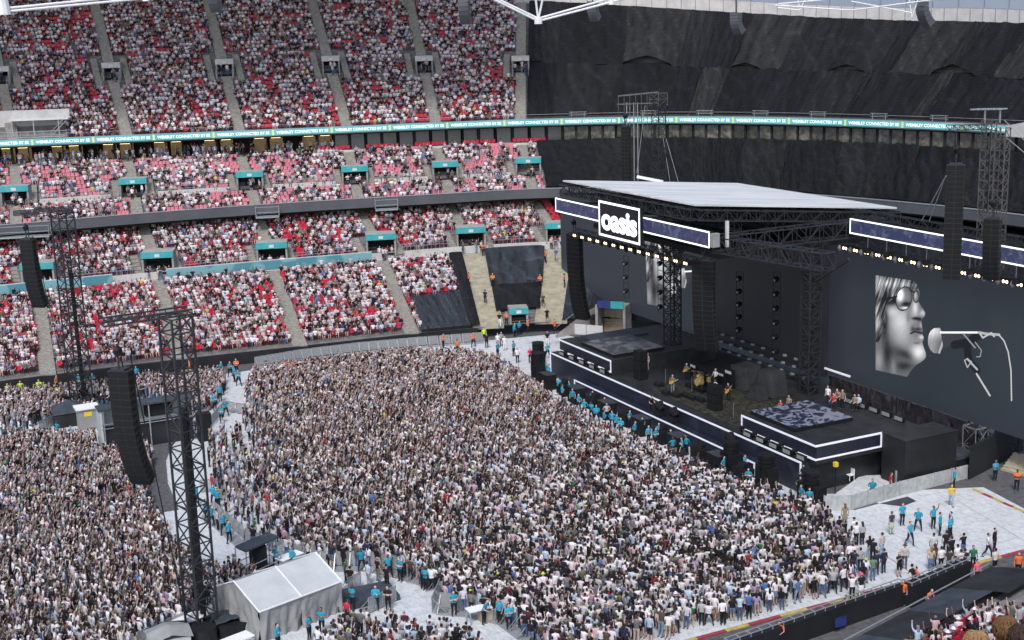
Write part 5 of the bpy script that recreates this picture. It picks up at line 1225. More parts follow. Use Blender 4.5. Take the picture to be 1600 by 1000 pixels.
b = MB(); E1 = at_d(966,150,153); E2 = at_d(964,163,153); b.bar(P+Vector((0,0,1.0)), E1, .16); b.bar(P+Vector((0,0,-.2)), E2, .13)
for k in range(6): q = E1.lerp(P+Vector((0,0,1)), k/7); b.bar(q, q+Vector((0,0,-2.2-(k%3))), .06)
b.build('arm', MT['darksteel'], t)
b = MB()
for x in (979,984,990,996): q = at_d(x, 160, 153); b.bar(q, at_d(x+1, 282, 153), .08)
for (x0,y0,x1,y1) in ((1036,200,1060,285),(1036,215,1047,285),(1008,165,995,270)): b.bar(at_d(x0,y0,153), at_d(x1,y1,153), .05)
b.build('cable', MT['railsteel'], t)

# ---- pit subs
def sub_stack(pos, w, h, top, label):
    t = thing('sub_stack', label, 'loudspeaker stack', (pos[0],pos[1],0), 0, 'speaker stacks along the stage front', absolute=False)
    for i in range(2):
        for j in range(2):
            MB().box(-.55,.55,-w/2+i*w/2+.01,-w/2+(i+1)*w/2-.01,j*h/2+.01,(j+1)*h/2-.01).build('cabinet', MT['gear'], t)
            g_ = MB().box(-.585,-.553,-w/2+i*w/2+.06,-w/2+(i+1)*w/2-.06,j*h/2+.06,(j+1)*h/2-.06).build('grille', MT['grille'], t)
    if top == 'wedge':
        b = MB(); k = 0; b.v = [(-.3,-.4,h),(.3,-.4,h),(.3,-.4,h+.4),(-.1,-.4,h+.4),(-.3,.4,h),(.3,.4,h),(.3,.4,h+.4),(-.1,.4,h+.4)]; b.f = [(0,1,2,3),(7,6,5,4),(0,3,7,4),(1,5,6,2),(3,2,6,7),(0,4,5,1)]; b.m = [0]*6
        b.build('wedge_monitor', MT['gear'], t)
    elif top == 'fill':
        for k in range(3): MB().cyl((-.05,0),.62,h+.02+.33*k,h+.31+.33*k,12,.66).build('fill_cabinet', MT['gear'], t)
    elif top == 'lid': MB().box(-.58,.58,-w/2-.02,w/2+.02,h,h+.05).build('lid', MT['tarp'], t)
    return t
for k in range(12):
    bb = 117.3-3.0*k
    sub_stack((60.7+(0 if k%2 == 0 else .35),bb), 1.7 if k%2 == 0 else 1.6, 1.55 if k%2 == 0 else 1.2, 'lid' if k%2 == 0 else 'wedge', '%s pit speaker stack from the far end, %s' % (ordw(k+1), 'flat topped' if k%2 == 0 else 'with wedge on top'))
sub_stack((61.2,86.1), 1.7, 1.9, 'fill', 'speaker stack with round fill on top where the lower light strip ends')
sub_stack((60.9,81.0), 1.6, 2.3, 'fill', 'tall speaker stack with round fill at the near corner of the stage')
sub_stack((62.6,77.6), 2.2, 1.6, 'fill', 'wide dark speaker stack with round fill beyond the stage corner')
sub_stack((61.3,120.6), 1.2, 2.0, 'fill', 'speaker stack with round fill at the far corner of the stage')
q = at(842,572); sub_stack((q.x,q.y), 1.1, 1.7, 'fill', 'lone round topped speaker stack on the pale floor left of the stage')
# ---- backline
t = thing('side_fill', 'tall black side fill speaker standing before the left riser', 'loudspeaker', at(1001,592,SZ)); c = t.location
for k in range(3): MB().box(c.x-.45,c.x+.45,c.y-.6,c.y+.6,SZ+.02+.95*k,SZ+.93+.95*k).build('cabinet', MT['gear'], t)
t = thing('side_fill', 'tall black side fill speaker at the near side of the rug', 'loudspeaker', at(1117,640,SZ)); c = t.location
for k in range(3): MB().box(c.x-.45,c.x+.45,c.y-.6,c.y+.6,SZ+.02+.75*k,SZ+.73+.75*k).build('cabinet', MT['gear'], t)
def amp(x, y, w, h, label):
    c = at(x, y, SZ); t = thing('amplifier', label, 'amplifier', c, 0, 'amplifiers on stage')
    MB().box(c.x-.2,c.x+.2,c.y-w/2,c.y+w/2,SZ+.01,SZ+h*.72).build('speaker_box', MT['gear'], t); MB().box(c.x-.17,c.x+.17,c.y-w/2,c.y+w/2,SZ+h*.73,SZ+h).build('amp_head', MT['gear'], t)
    MB().box(c.x-.22,c.x-.203,c.y-w*.42,c.y+w*.42,SZ+.1,SZ+h*.66).build('grille_cloth', MT['grille'], t); MB().box(c.x-.19,c.x-.172,c.y-w*.4,c.y+w*.4,SZ+h*.78,SZ+h*.93).build('control_panel', MT['offwhite'], t)
amp(1085,592,1.0,1.5,'amplifier behind the bass player'); amp(1098,600,1.0,1.3,'amplifier left of the drum kit'); amp(1128,604,1.1,1.4,'amplifier right of the drum kit'); amp(1140,606,1.2,1.8,'tall amplifier right of the white shirted player')
amp(1022,572,1.2,1.2,'amplifier beside the keyboard')
def covered(x, y, w, d, h, label):
    c = at(x, y, SZ); t = tag(MB().grid(lambda i, j: (c.x+(i-.5)*d*1.15, c.y+(j-.5)*w*1.15, SZ+.05+(h if min(i,1-i,j,1-j) > .12 else 0)*(.9+.2*float(fbm(i*4+x,j*4)))), 10, 10).build('covered_gear', MT['cloth2'], None, smooth=True), label, 'covered equipment', 'covered gear'); return t
covered(1165,602,3.2,2.6,2.0,'black cloth covering gear right of the amplifiers'); covered(1205,614,3.0,2.4,2.1,'black cloth covering gear beside the right column'); covered(1185,622,1.8,1.5,1.2,'low covered gear in front of the other covers')
def wedge(x, y, label):
    c = at(x, y, SZ); b = MB(); b.v = [(c.x+a,c.y+e,SZ+.01+z) for a,e,z in ((-.3,-.45,0),(.35,-.45,0),(.05,-.45,.45),(-.3,-.45,.3),(-.3,.45,0),(.35,.45,0),(.05,.45,.45),(-.3,.45,.3))]; b.f = [(3,2,1,0),(4,5,6,7),(0,4,7,3),(1,2,6,5),(3,7,6,2),(0,1,5,4)]; b.m = [0]*6
    tag(b.build('wedge_monitor', MT['gear']), label, 'monitor speaker', 'floor monitors')
for i, (x, y) in enumerate(((1030,603),(1041,616),(1057,620),(1072,620),(1082,624),(1096,627))): wedge(x, y, 'floor monitor at the front of the stage, %s from the left' % (['first']+ORD)[i])
MT['brass'] = mat('cymbal_brass', (.75,.5,.14), .25, .1, 4, metal=.9); MT['drum'] = mat('drum_shell', (.60,.42,.15), .35, .1, 4); MT['guitarwood'] = mat('guitar_wood', (.55,.27,.05), .35, .15, 3)
c = at(1101,606,SZ); t = thing('drum_kit', 'golden drum kit on a low riser in the middle of the stage', 'drum kit', c)
MB().box(c.x-1.3,c.x+1.5,c.y-1.4,c.y+1.4,SZ+.015,SZ+.32).build('drum_riser', MT['gear'], t)
b = MB(); tube(b, [(c.x-.9,c.y,SZ+.68),(c.x-.3,c.y,SZ+.68)], [.36,.36], 0, n=16); b.build('bass_drum', MT['drum'], t)
for (dx,dy,dz,r,h) in ((-.5,.28,1.05,.19,.24),(-.5,-.28,1.05,.19,.24),(.15,-.55,.72,.26,.36),(-.05,.5,.85,.2,.16)): MB().cyl((c.x+dx,c.y+dy),r,SZ+dz,SZ+dz+h,14).build('drum', MT['drum'], t)
for (dx,dy,dz) in ((-.75,.65,1.6),(-.75,-.65,1.65),(-.35,1.0,1.45),(-.25,-1.0,1.5),(.1,.95,1.3)):
    MB().cyl((c.x+dx,c.y+dy),.29,SZ+dz,SZ+dz+.05,16,.04).build('cymbal', MT['brass'], t); MB().bar((c.x+dx,c.y+dy,SZ+.3),(c.x+dx,c.y+dy,SZ+dz),.035).build('cymbal_stand', MT['steel'], t)
def guitar(pos, yaw, label, tilt=.5):
    t = thing('guitar', label, 'guitar', pos, yaw, absolute=False); b = MB()
    out = []
    for k in range(18):
        a = 2*math.pi*k/18; r = .17+.045*math.cos(2*a)+.02*math.cos(a); out.append((r*1.25*math.cos(a), r*math.sin(a)))
    def tf(x, y, z): yy = x*math.cos(tilt)-y*math.sin(tilt); zz = x*math.sin(tilt)+y*math.cos(tilt); return (z, yy, zz)
    n_ = len(b.v); b.v += [tf(x,y,0) for x,y in out]+[tf(x,y,.06) for x,y in out]; b.f = [tuple(range(18)), tuple(reversed(range(18,36)))]+[(k,(k+1)%18,18+(k+1)%18,18+k) for k in range(18)]; b.m = [0]*len(b.f)
    b.build('guitar_body', MT['guitarwood'], t); MB().bar(tf(.15,0,.05),tf(.85,0,.05),.05).build('neck', MT['wood'], t); MB().bar(tf(.85,0,.05),tf(1.0,.02,.05),.08).build('headstock', MT['gear'], t)
def mic_stand(x, y, label):
    c = at(x, y, SZ); t = thing('microphone_stand', label, 'microphone stand', c, 0, 'microphone stands'); b = MB().cyl((c.x,c.y),.16,SZ+.013,SZ+.05,10).build('base', MT['gear'], t); MB().bar((c.x,c.y,SZ+.03),(c.x,c.y,SZ+1.5),.03).build('pole', MT['steel'], t); MB().bar((c.x,c.y,SZ+1.5),(c.x-.05,c.y+.1,SZ+1.62),.06).build('microphone', MT['gear'], t)
mic_stand(1040,600,'microphone stand before the guitarist'); mic_stand(1081,613,'microphone stand at the middle of the rug'); mic_stand(1146,655,'microphone stand near the right riser')
t = thing('keyboard', 'blue keyboard on a stand before the left riser', 'keyboard', at(1003,570,SZ)); c = t.location; MB().box(c.x-.25,c.x+.25,c.y-.8,c.y+.8,SZ+.95,SZ+1.07).build('keyboard_body', mat('blue_case',(.03,.10,.45),.5), t); MB().bar((c.x,c.y-.5,SZ+.01),(c.x,c.y+.5,SZ+.95),.05).bar((c.x,c.y+.5,SZ+.01),(c.x,c.y-.5,SZ+.95),.05).build('stand', MT['steel'], t)
c = at(970,557,4.2); tag(MB().box(c.x-.1,c.x+.1,c.y-.6,c.y+.6,SZ+.6,SZ+.75).build('lit_tube', MT['lampw2']), 'glowing warm tube lamp on the side of the left riser', 'lamp')
for v in ((63.8,99.5),(63.8,97.2),(63.8,88.6)):
    t = thing('followspot', {99.5:'black covered camera light on the stage lip, far one',97.2:'black covered camera light on the stage lip, middle one',88.6:'black covered camera light on the stage lip near the right riser'}[v[1]], 'stage light', (v[0]-.8,v[1],1.3), group='lip lights')
    b = MB(); x_, y_ = v[0]-1.0, v[1]; b.box(x_-.3,x_+.3,y_-.4,y_+.4,1.32,1.9); b.build('case', MT['gear'], t); b = MB(); tube(b, [(x_,y_-.5,2.0),(x_,y_,2.35),(x_,y_+.5,2.2)], [.25,.45,.25], 0, n=8); b.build('cover', MT['cloth'], t)
# ------------------------------------------------------------------ crowd barriers
def barrier_proto():
    t = thing('crowd_barrier', '', 'barrier', (0,0,0), absolute=False); W = 1.2
    b = MB()
    for z in (.12, 1.1): b.bar((-W/2,0,z),(W/2,0,z),.045)
    for x in (-W/2, W/2): b.bar((x,0,.1),(x,0,1.12),.045)
    b.build('frame', MT['steel'], t)
    b = MB()
    for k in range(1, 8): b.bar((-W/2+W*k/8,0,.14),(-W/2+W*k/8,0,1.08),.018)
    b.build('bars', MT['steel'], t)
    MB().box(-W/2+.03,W/2-.03,.012,.02,.16,1.06).build('mesh_infill', MT['meshgrey'], t)
    MB().box(-W/2,W/2,.1,1.0,.015,.05).build('tread_plate', MT['railsteel'], t)
    for x in (-W/2+.08, W/2-.08): MB().bar((x,.03,1.0),(x,.95,.05),.04).build('brace', MT['steel'], t)
    return t
m, n, l, p = nmat('mesh_grey'); n.remove(p); tp = n.new('ShaderNodeBsdfTransparent'); df = n.new('ShaderNodeBsdfDiffuse'); df.inputs[0].default_value = (.42,.44,.45,1); mx = n.new('ShaderNodeMixShader'); mx.inputs[0].default_value = .45
l.new(tp.outputs[0], mx.inputs[1]); l.new(df.outputs[0], mx.inputs[2]); l.new(mx.outputs[0], n['Material Output'].inputs[0]); MT['meshgrey'] = m
bp = barrier_proto(); first_b = [True]
def barriers(px, where, zt=1.1, flip=1):
    P = [at(x, y, zt) for x, y in px]; tot = 0; k = 0
    spots = []
    for A, B in zip(P[:-1], P[1:]):
        d = B-A; d.z = 0; L = d.length; nn = max(1, int(round(L/1.22))); d.normalize(); yaw = math.atan2(d.y, d.x)+(0 if flip > 0 else math.pi)
        for i in range(nn): spots.append((A+d*(L*(i+.5)/nn), yaw))
    N = len(spots)
    for i, (c, yaw) in enumerate(spots):
        lab = ('%s steel barrier %s' % (ordw(i+1)+' from left,', where)) if N > 1 else 'steel barrier '+where
        if first_b[0]: bp.location = (c.x,c.y,0); bp.rotation_euler = (0,0,yaw); bp['label'] = lab; bp['group'] = 'crowd barriers'; first_b[0] = False
        else: copy_tree(bp, (c.x,c.y,0), yaw, lab, 'crowd barriers')
barriers([(437,842),(500,862)], 'behind the black canopy', flip=-1); barriers([(500,862),(571,861),(612,867),(671,884),(690,897)], 'curving behind the front crowd', flip=-1)
barriers([(690,897),(674,934)], 'beside the pale gap in the floor crowd'); barriers([(688,926),(740,930),(796,943)], 'behind the white steward table', flip=-1); barriers([(798,945),(830,968),(862,1000)], 'running down to the bottom edge of the picture', flip=-1)
barriers([(332,782),(392,832)], 'along the pale aisle right of the foreground tower', flip=-1); barriers([(312,750),(382,744)], 'across the aisle by the foreground tower')
barriers([(60,660),(93,642)], 'by the far delay tower at the left'); barriers([(329,650),(350,626),(384,632)], 'in the corner of the far left aisle'); barriers([(300,642),(330,640)], 'beside the mixing tent')
barriers([(398,558),(470,546),(560,535),(650,527),(755,519)], 'along the far side stand', flip=-1); barriers([(180,1002),(292,955)], 'left of the small covered stand')
barriers([(300,618),(345,600),(352,580)], 'at the far left corner of the front crowd')
barriers([(540,905),(566,892)], 'at the small grey platform, rear'); barriers([(575,935),(618,915)], 'at the small grey platform, front')
barriers([(801,578),(830,588)], 'left of the stage corner')
# mesh covered fences
def mesh_fence(px, h, label, mt, zt=None, posts=True):
    P = [at(x, y, 0) for x, y in px]; t = thing('mesh_fence', label, 'fence', P[0])
    for A, B in zip(P[:-1], P[1:]):
        n_ = max(1, int(round((B-A).length/1.8)))
        for k in range(n_):
            a = A.lerp(B,(k+.01)/n_); c = A.lerp(B,(k+.99)/n_); MB().quad(a+Vector((0,0,.02)), c+Vector((0,0,.02)), c+Vector((0,0,h)), a+Vector((0,0,h))).build('fence_panel', MT[mt], t)
            MB().bar(A.lerp(B,k/n_), A.lerp(B,k/n_)+Vector((0,0,h+(.9 if posts == 2 else .05))), .12 if posts == 2 else .06).build('post', MT['railsteel'], t)
MT['meshsolid'] = mat('dusty_mesh', (.36,.38,.38), .8, .18, 2.5, .2)
mesh_fence([(1287,798),(1330,797),(1405,775),(1512,748)], 1.2, 'dusty grey mesh fence at the right of the stage', 'meshsolid')
mesh_fence([(1399,772),(1508,738)], 1.0, 'black screens on grey posts behind the dusty fence', 'hoard', posts=2)
mesh_fence([(891,522),(942,526)], 1.3, 'white mesh fence at the far back corner of the stage', 'offwhite')
t = thing('concrete_ramp', 'sloping concrete ramp wall beside the far stone stairs', 'ramp', at(905,525)); A = at(868,528); B = at(918,519); C = at(945,512)
MB().quad(A, B, B+Vector((0,0,2.6)), A+Vector((0,0,.3))).quad(B, C, C+Vector((0,0,3.1)), B+Vector((0,0,2.6))).build('ramp_wall', MT['concrete'], t); MB().bar(A+Vector((0,0,1.2)), B+Vector((0,0,3.5)), .06).build('rail', MT['railsteel'], t)

# ------------------------------------------------------------------ floor structures
# grey tent
A0, B0 = Vector((17.4,80.6)), None
c1, c2, c3 = at(334,917,2.2), at(404,955,2.2), at(530,908,2.2); ux = (c3-c2); ux.z = 0; W = ux.length+.15; ux.normalize(); uy = Vector((-ux.y,ux.x,0)); D = 5.3
t = thing('grey_tent', 'grey canvas tent with white ridged roof in the foreground', 'tent', c2.copy() if False else (c2.x,c2.y,0))
def tp_(a, d, z): v = Vector((c2.x,c2.y,0))+ux*a+uy*d; return Vector((v.x,v.y,z))
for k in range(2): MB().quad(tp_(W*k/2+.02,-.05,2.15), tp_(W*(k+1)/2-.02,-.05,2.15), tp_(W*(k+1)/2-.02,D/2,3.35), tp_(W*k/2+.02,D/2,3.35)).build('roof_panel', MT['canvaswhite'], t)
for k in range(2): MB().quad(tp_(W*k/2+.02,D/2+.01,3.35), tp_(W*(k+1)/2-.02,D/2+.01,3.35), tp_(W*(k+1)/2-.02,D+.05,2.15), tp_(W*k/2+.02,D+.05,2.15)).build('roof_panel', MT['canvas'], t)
wr = lambda s: .16*(float(fbm(s*3.1, 1.3))-.45)
for k in range(2):
    MB().grid(lambda i, j: tp_(W*(k+i*.995)/2, .05*math.sin(i*26+k+2*math.sin(j*2))*(.3+j)+1.1*(float(fbm(i*5+k*4+j*.8,j*1.2))-.45)*(.25+.75*j), 2.12*(1-j)), 40, 12).build('wall_sheet', MT['canvas'], t, smooth=True)
MB().grid(lambda i, j: tp_((1.3*(float(fbm(i*7+j,j*1.5))-.45)+.07*math.sin(i*34+2.5*math.sin(j*2.5)))*(.15+.85*j), D*i, (2.12+1.2*(1-abs(2*i-1)))*(1-j)), 60, 14).build('gable_sheet', MT['canvas'], t, smooth=True)
MB().grid(lambda i, j: tp_(W, D*i, (2.12+1.2*(1-abs(2*i-1)))*(1-j)), 10, 4).build('gable_sheet', MT['canvas'], t)
b = MB()
for a in (0, W/2, W): b.bar(tp_(a,-.06,2.17), tp_(a,D/2,3.38), .07); b.bar(tp_(a,D/2,3.38), tp_(a,D+.06,2.17), .07)
b.bar(tp_(0,-.06,2.16), tp_(W,-.06,2.16), .08); b.build('frame_tube', MT['white'], t)
# black canopy with rails (camera deck)
c = [at(x,y,2.6) for x,y in ((367,853),(384,861),(436,838),(418,831))]; t = thing('black_canopy', 'small black topped canopy on steel posts behind the grey tent', 'canopy', (c[0].x,c[0].y,0))
b = MB().quad(*c); b.quad(*[v-Vector((0,0,.12)) for v in reversed(c)])
for i in range(4): b.quad(c[i], c[i]-Vector((0,0,.12)), c[(i+1)%4]-Vector((0,0,.12)), c[(i+1)%4])
b.build('canopy_top', MT['tarp'], t)
for v in c: MB().bar((v.x,v.y,0), (v.x,v.y,2.5), .06).build('post', MT['steel'], t)
b = MB()
for z in (.9,1.4):
    for i in range(4): b.bar((c[i].x,c[i].y,z),(c[(i+1)%4].x,c[(i+1)%4].y,z),.05)
b.build('rail', MT['steel'], t)
cen = sum(c, Vector())/4; MB().box(cen.x-.5,cen.x+.5,cen.y-.5,cen.y+.5,.9,2.3).build('black_curtain', MT['cloth'], t); MB().box(cen.x-1.2,cen.x+1.2,cen.y-.8,cen.y+.8,.02,.5).build('platform', MT['gear'], t)
# grey platform between tent and barriers
c = at(568,936); t = thing('low_platform', 'low dark platform with steel rails right of the tent', 'platform', c); MB().obox(c, (1,-.05), 4.2, 2.6, .02, .4).build('deck', MT['tarp'], t)
# tables
def table(x, y, w, d, rz, label, cat='table', box=False):
    c = at(x, y, .9); t = thing('table', label, cat, (c.x,c.y,0), rz, 'white tables', absolute=False); MB().box(-w/2,w/2,-d/2,d/2,.86,.92).build('table_top', MT['white'], t)
    for sx in (-1,1):
        for sy in (-1,1): MB().box(sx*(w/2-.06)-.03,sx*(w/2-.06)+.03,sy*(d/2-.06)-.03,sy*(d/2-.06)+.03,0,.86).build('leg', MT['steel'], t)
    if box: MB().box(-.3,.9,-.3,.3,.005,.7).build('carton', MT['wood'], t)
table(755,948,2.2,.8,0,'white table where three stewards stand by the barriers',box=True); table(452,868,1.9,.9,.4,'white table beside the black canopy')
def boxed_table(x, y, w, d, rz, label):
    c = at(x, y, 1.5); t = thing('boxed_table', label, 'case', (c.x,c.y,0), rz, 'white topped cases', absolute=False); MB().box(-w/2,w/2,-d/2,d/2,0,1.44).build('box_body', MT['gear'], t); MB().box(-w/2-.03,w/2+.03,-d/2-.03,d/2+.03,1.442,1.52).build('white_lid', MT['white'], t)  # solid body is made up, lifting the white table tops clear of tarpaulins
boxed_table(1466,953,1.3,.7,.35,'small white topped case by the near wall'); boxed_table(1511,932,1.7,.8,.5,'long white topped case beside the tarpaulin seats')
table(293,962,2.0,1.1,-.35,'white topped case at the foot of the foreground tower'); table(367,998,2.2,1.0,.3,'white sheet on a case at the bottom edge left of the tent')
# small covered stand
c = at(262,985,1.4); t = thing('covered_stand', 'small stand under a pale plastic sheet left of the foreground tower', 'covered stand', (c.x,c.y,0))
MB().grid(lambda i, j: (c.x+(i-.5)*2.6, c.y+(j-.5)*2.2, 1.75-.5*(abs(i-.5)+abs(j-.5))*1.3+.16*float(fbm(i*6,j*6))), 14, 12).build('sheet', MT['canvas'], t, smooth=True)
MB().box(c.x-1.15,c.x+1.15,c.y-1.0,c.y+1.0,.03,1.2).build('frame', MT['meshsolid'], t); MB().cyl((c.x+2.1,c.y-.2),.8,.02,1.2,14).build('round_cover', MT['gear'], t)
t = thing('gear_pile', 'dark gear under a grey sheet beside the tower foot', 'equipment', at(385,985)); c = t.location
MB().box(c.x-1.8,c.x+.9,c.y-.6,c.y+1.4,.02,.8).build('cases', MT['gear'], t); MB().grid(lambda i, j: (c.x-1.9+2.4*i, c.y-.2+1.8*j, .85+.35*float(fbm(i*5,j*5))), 12, 10).build('sheet', MT['tarp'], t, smooth=True)
# far mixing tent, gazebo, booth, ramp
c = at(228,690); t = thing('mixing_tent', 'white sided mixing tent with black skirt behind the foreground speakers', 'tent', c)
MB().box(17.2,25.2,119.6,121.1,.02,2.0).build('black_skirt', MT['hoard'], t); MB().box(16.8,25.4,119.3,121.2,3.95,4.1).build('roof', MT['tarp'], t)
MB().box(16.9,17.1,119.4,121.4,.02,3.95).build('side_sheet', MT['canvaswhite'], t); MB().box(17.2,25,121.2,121.4,2.0,3.9).build('rear_sheet', MT['canvaswhite'], t)
for x in (17.2,21.2,25.1): MB().bar((x,119.4,0),(x,119.4,3.95),.1).build('post', MT['steel'], t)
b = MB()
for z in (2.3,2.7): b.bar((17,119.35,z),(25.2,119.35,z),.06)
b.build('rail', MT['steel'], t); MB().box(21.0,23.4,119.8,120.8,2.7,3.7).build('monitor_rack', MT['gear'], t); MB().box(25.3,26.5,118.2,119.2,.02,2.6).build('speaker_rack', MT['gear'], t)
c = at(110,660); t = thing('black_gazebo', 'small black gazebo by the far delay tower', 'gazebo', c); b = MB(); h = 1.35
b.v = [(c.x-1.7,c.y-1.7,h),(c.x+1.7,c.y-1.7,h),(c.x+1.7,c.y+1.7,h),(c.x-1.7,c.y+1.7,h),(c.x,c.y,2.3)]; b.f = [(0,1,4),(1,2,4),(2,3,4),(3,0,4)]; b.m = [0]*4; b.build('roof', MT['tarp'], t); MB().box(c.x-1.6,c.x+1.6,c.y-1.6,c.y+1.6,.02,h-.02).build('side_cloth', MT['cloth2'], t)
c = at(138,668); t = thing('utility_booth', 'grey booth with white roof and yellow notice by the gazebo', 'booth', c); MB().box(c.x-.9,c.x+.9,c.y-.7,c.y+.7,.02,2.0).build('body', MT['canvas'], t); MB().box(c.x-1.1,c.x+1.1,c.y-.9,c.y+.9,2.0,2.15).build('roof', MT['white'], t); MB().box(c.x-.35,c.x+.35,c.y-.73,c.y-.705,1.3,1.75).build('notice', MT['yellow'], t); MB().box(c.x+.92,c.x+2.2,c.y-.7,c.y+.7,.02,1.9).build('side_case', MT['gear'], t)
c = at(95,640); t = tag(MB().box(c.x-.7,c.x+.7,c.y-.6,c.y+.6,.02,1.5).build('flight_case', MT['gear']), 'black flight case at the foot of the far delay tower', 'case')
pts = [(252,693),(240,722),(242,758),(258,800)]; w = 1.05; P = [at(x,y) for x,y in pts]; L = []; R_ = []
for i, q in enumerate(P):
    d = (P[min(i+1,3)]-P[max(i-1,0)]).normalized(); s = Vector((-d.y,d.x,0)); L.append(q+s*w); R_.append(q-s*w)
t = thing('cable_ramp', 'curved dark cable ramp on the floor left of the foreground tower', 'ramp', P[0])
for i in range(3): MB().quad(L[i]+Vector((0,0,.05)), L[i+1]+Vector((0,0,.05)), R_[i+1]+Vector((0,0,.05)), R_[i]+Vector((0,0,.05))).build('ramp_section', MT['asphalt'], t)
# stage side platform with white chair, ramp
t = thing('side_platform', 'pale grey platform with ramp beside the right stage riser', 'platform', at(1345,765)); q = [at(x,y,.35) for x,y in ((1300,775),(1345,743),(1375,742),(1400,757),(1310,785))]
b = MB().quad(*q); 
for i in range(5): A, B = q[i], q[(i+1)%5]; b.quad(A, Vector((A.x,A.y,.01)), Vector((B.x,B.y,.01)), B)
b.build('deck', MT['floor'], t)
c = at(1328,750,.35); t = thing('white_chair', 'white plastic chair on the platform beside the riser', 'chair', c); MB().box(c.x-.25,c.x+.25,c.y-.25,c.y+.25,.78,.83).build('seat', MT['white'], t); MB().box(c.x+.2,c.x+.25,c.y-.25,c.y+.25,.83,1.3).build('backrest', MT['white'], t)
for sx in (-.22,.22):
    for sy in (-.22,.22): MB().box(c.x+sx-.02,c.x+sx+.02,c.y+sy-.02,c.y+sy+.02,.35,.78).build('leg', MT['white'], t)
t = thing('yellow_tripod', 'yellow device on a stand at the corner of the riser', 'device', at(1301,725,0)); c = t.location; MB().box(64.7,65.0,77.45,77.75,2.55,2.9).build('head', MT['yellow'], t); MB().bar((64.85,77.6,0),(64.85,77.6,2.5),.06).build('pole', MT['gear'], t)
# yellow edged stone steps at the far right
t = thing('stone_steps', 'yellow edged steps at the far right behind the black hoarding', 'steps', at(1590,745)); c = t.location
for k in range(6):
    MB().obox((c.x+.35*k+.6, c.y+.1*k+.2), (1,.25), .36, 3.4, .0, .17*(k+1)).build('step', MT['stair'], t); MB().obox((c.x+.35*k+.44, c.y+.1*k+.16), (1,.25), .06, 3.4, .17*(k+1)+.003, .17*(k+1)+.012).build('nosing', MT['yelk'], t)

# ------------------------------------------------------------------ near side wall and stand
def wall_run(A, B, h, w, label):
    t = thing('perimeter_wall', label, 'wall', A); A = Vector((A.x,A.y,0)); B = Vector((B.x,B.y,0)); d = (B-A).normalized(); s = Vector((-d.y,d.x,0))
    b = MB(); 
    q = [A-s*w/2, B-s*w/2, B+s*w/2, A+s*w/2]; b.quad(*[v+Vector((0,0,h)) for v in q]); q = [v+Vector((0,0,-1.0)) for v in q]; h += 1.0
    for i in range(4): b.quad(q[i], q[(i+1)%4], q[(i+1)%4]+Vector((0,0,h)), q[i]+Vector((0,0,h)))
    b.build('wall_body', MT['hoard'], t); h -= 1.0
    b = MB(); 
    for o in (-w/2+.05, w/2-.05): b.bar(A+s*o+Vector((0,0,h+.22)), B+s*o+Vector((0,0,h+.22)), .05)
    n_ = int((B-A).length/.8)
    for k in range(n_+1):
        q = A.lerp(B,k/n_); b.bar(q-s*(w/2-.05)+Vector((0,0,h)), q-s*(w/2-.05)+Vector((0,0,h+.22)), .05); b.bar(q-s*(w/2-.05)+Vector((0,0,h+.2)), q+s*(w/2-.05)+Vector((0,0,h+.2)), .05)
    b.build('top_rail', MT['railsteel'], t); return t
wa = wall_run(at(1135,1011,1.2), at(1408,917,1.2), 1.45, .5, 'long black wall with steel rail along the near side of the floor')
wall_run(at(1420,925,1.0)+Vector((0,.1,0)), at(1511,886,1.0)+Vector((0,.1,0)), 1.45, .7, 'second black wall segment nearer the stage with steel rail')
q = at(1309,969,.7); t = tag(MB().quad(*[q+Vector((x*.9-.45, -.3+x*.02, z)) for x, z in ((0,-.3),(1,-.3),(1,.35),(0,.35))]).build('blue_notice', MT['blueboard']), 'dark blue notice on the long black wall', 'notice')
# near stand: rows falling towards the pitch
ns = thing('near_stand', 'near lower stand with dark tarpaulins over its front rows at the bottom right', 'grandstand', (60,52,0))
def bfront(a): return 57.4+.26*(a-55) if a < 62.5 else 59.35-.76*(a-62.5)
def T_N(a, r):  # r metres back from the front edge
    return Vector((a, bfront(a)-r, 1.0+.32*max(0,r)))
b = MB()
for r in range(26):
    y0, y1 = r*.8, (r+1)*.8; z = 1.0+.32*y0
    for a0 in range(30, 90, 4):
        f = lambda a, y: (a, bfront(a)-y)
        p = [f(a0,y0), f(a0+4,y0), f(a0+4,y1), f(a0,y1)]
        b.quad((*p[0],z),(*p[3],z),(*p[2],z),(*p[1],z)); b.quad((*p[0],z-.3),(*p[0],z),(*p[1],z),(*p[1],z-.3))
b.build('terrace', MT['terrace'], ns)
b = MB()
for a0 in range(30, 90, 4):
    f = lambda a, y: (a, bfront(a)-y); b.quad((*f(a0,-.02),-1),(*f(a0,-.02),1.0),(*f(a0+4,-.02),1.0),(*f(a0+4,-.02),-1))
b.build('front_wall', MT['concrete'], ns)
tn = thing('row_tarpaulins', 'dark tarpaulins with a steel edge over the front rows of the near stand', 'tarpaulin', (60,56,1))
a0 = 40.
k = 0
while a0 < 80:
    L = 4.5
    MB().grid(lambda i, j: (lambda p: (p.x, p.y, p.z+.55+.10*(float(fbm(i*5+k,j*3))-.45)))(T_N(a0+L*i*1.01, -.1+(3.4 if a0 < 57 else 4.6)*j)), 10, 10).build('sheet', MT['tarp' if k%2 else 'cloth2'], tn, smooth=True); a0 += L; k += 1
b = MB(); b.bar(T_N(40,-.15)+Vector((0,0,.75)), T_N(58,-.15)+Vector((0,0,.75)), .06); b.bar(T_N(58,-.15)+Vector((0,0,.75)), T_N(62.5,-.15)+Vector((0,0,.75)), .06)
b.build('edge_rail', MT['railsteel'], tn)
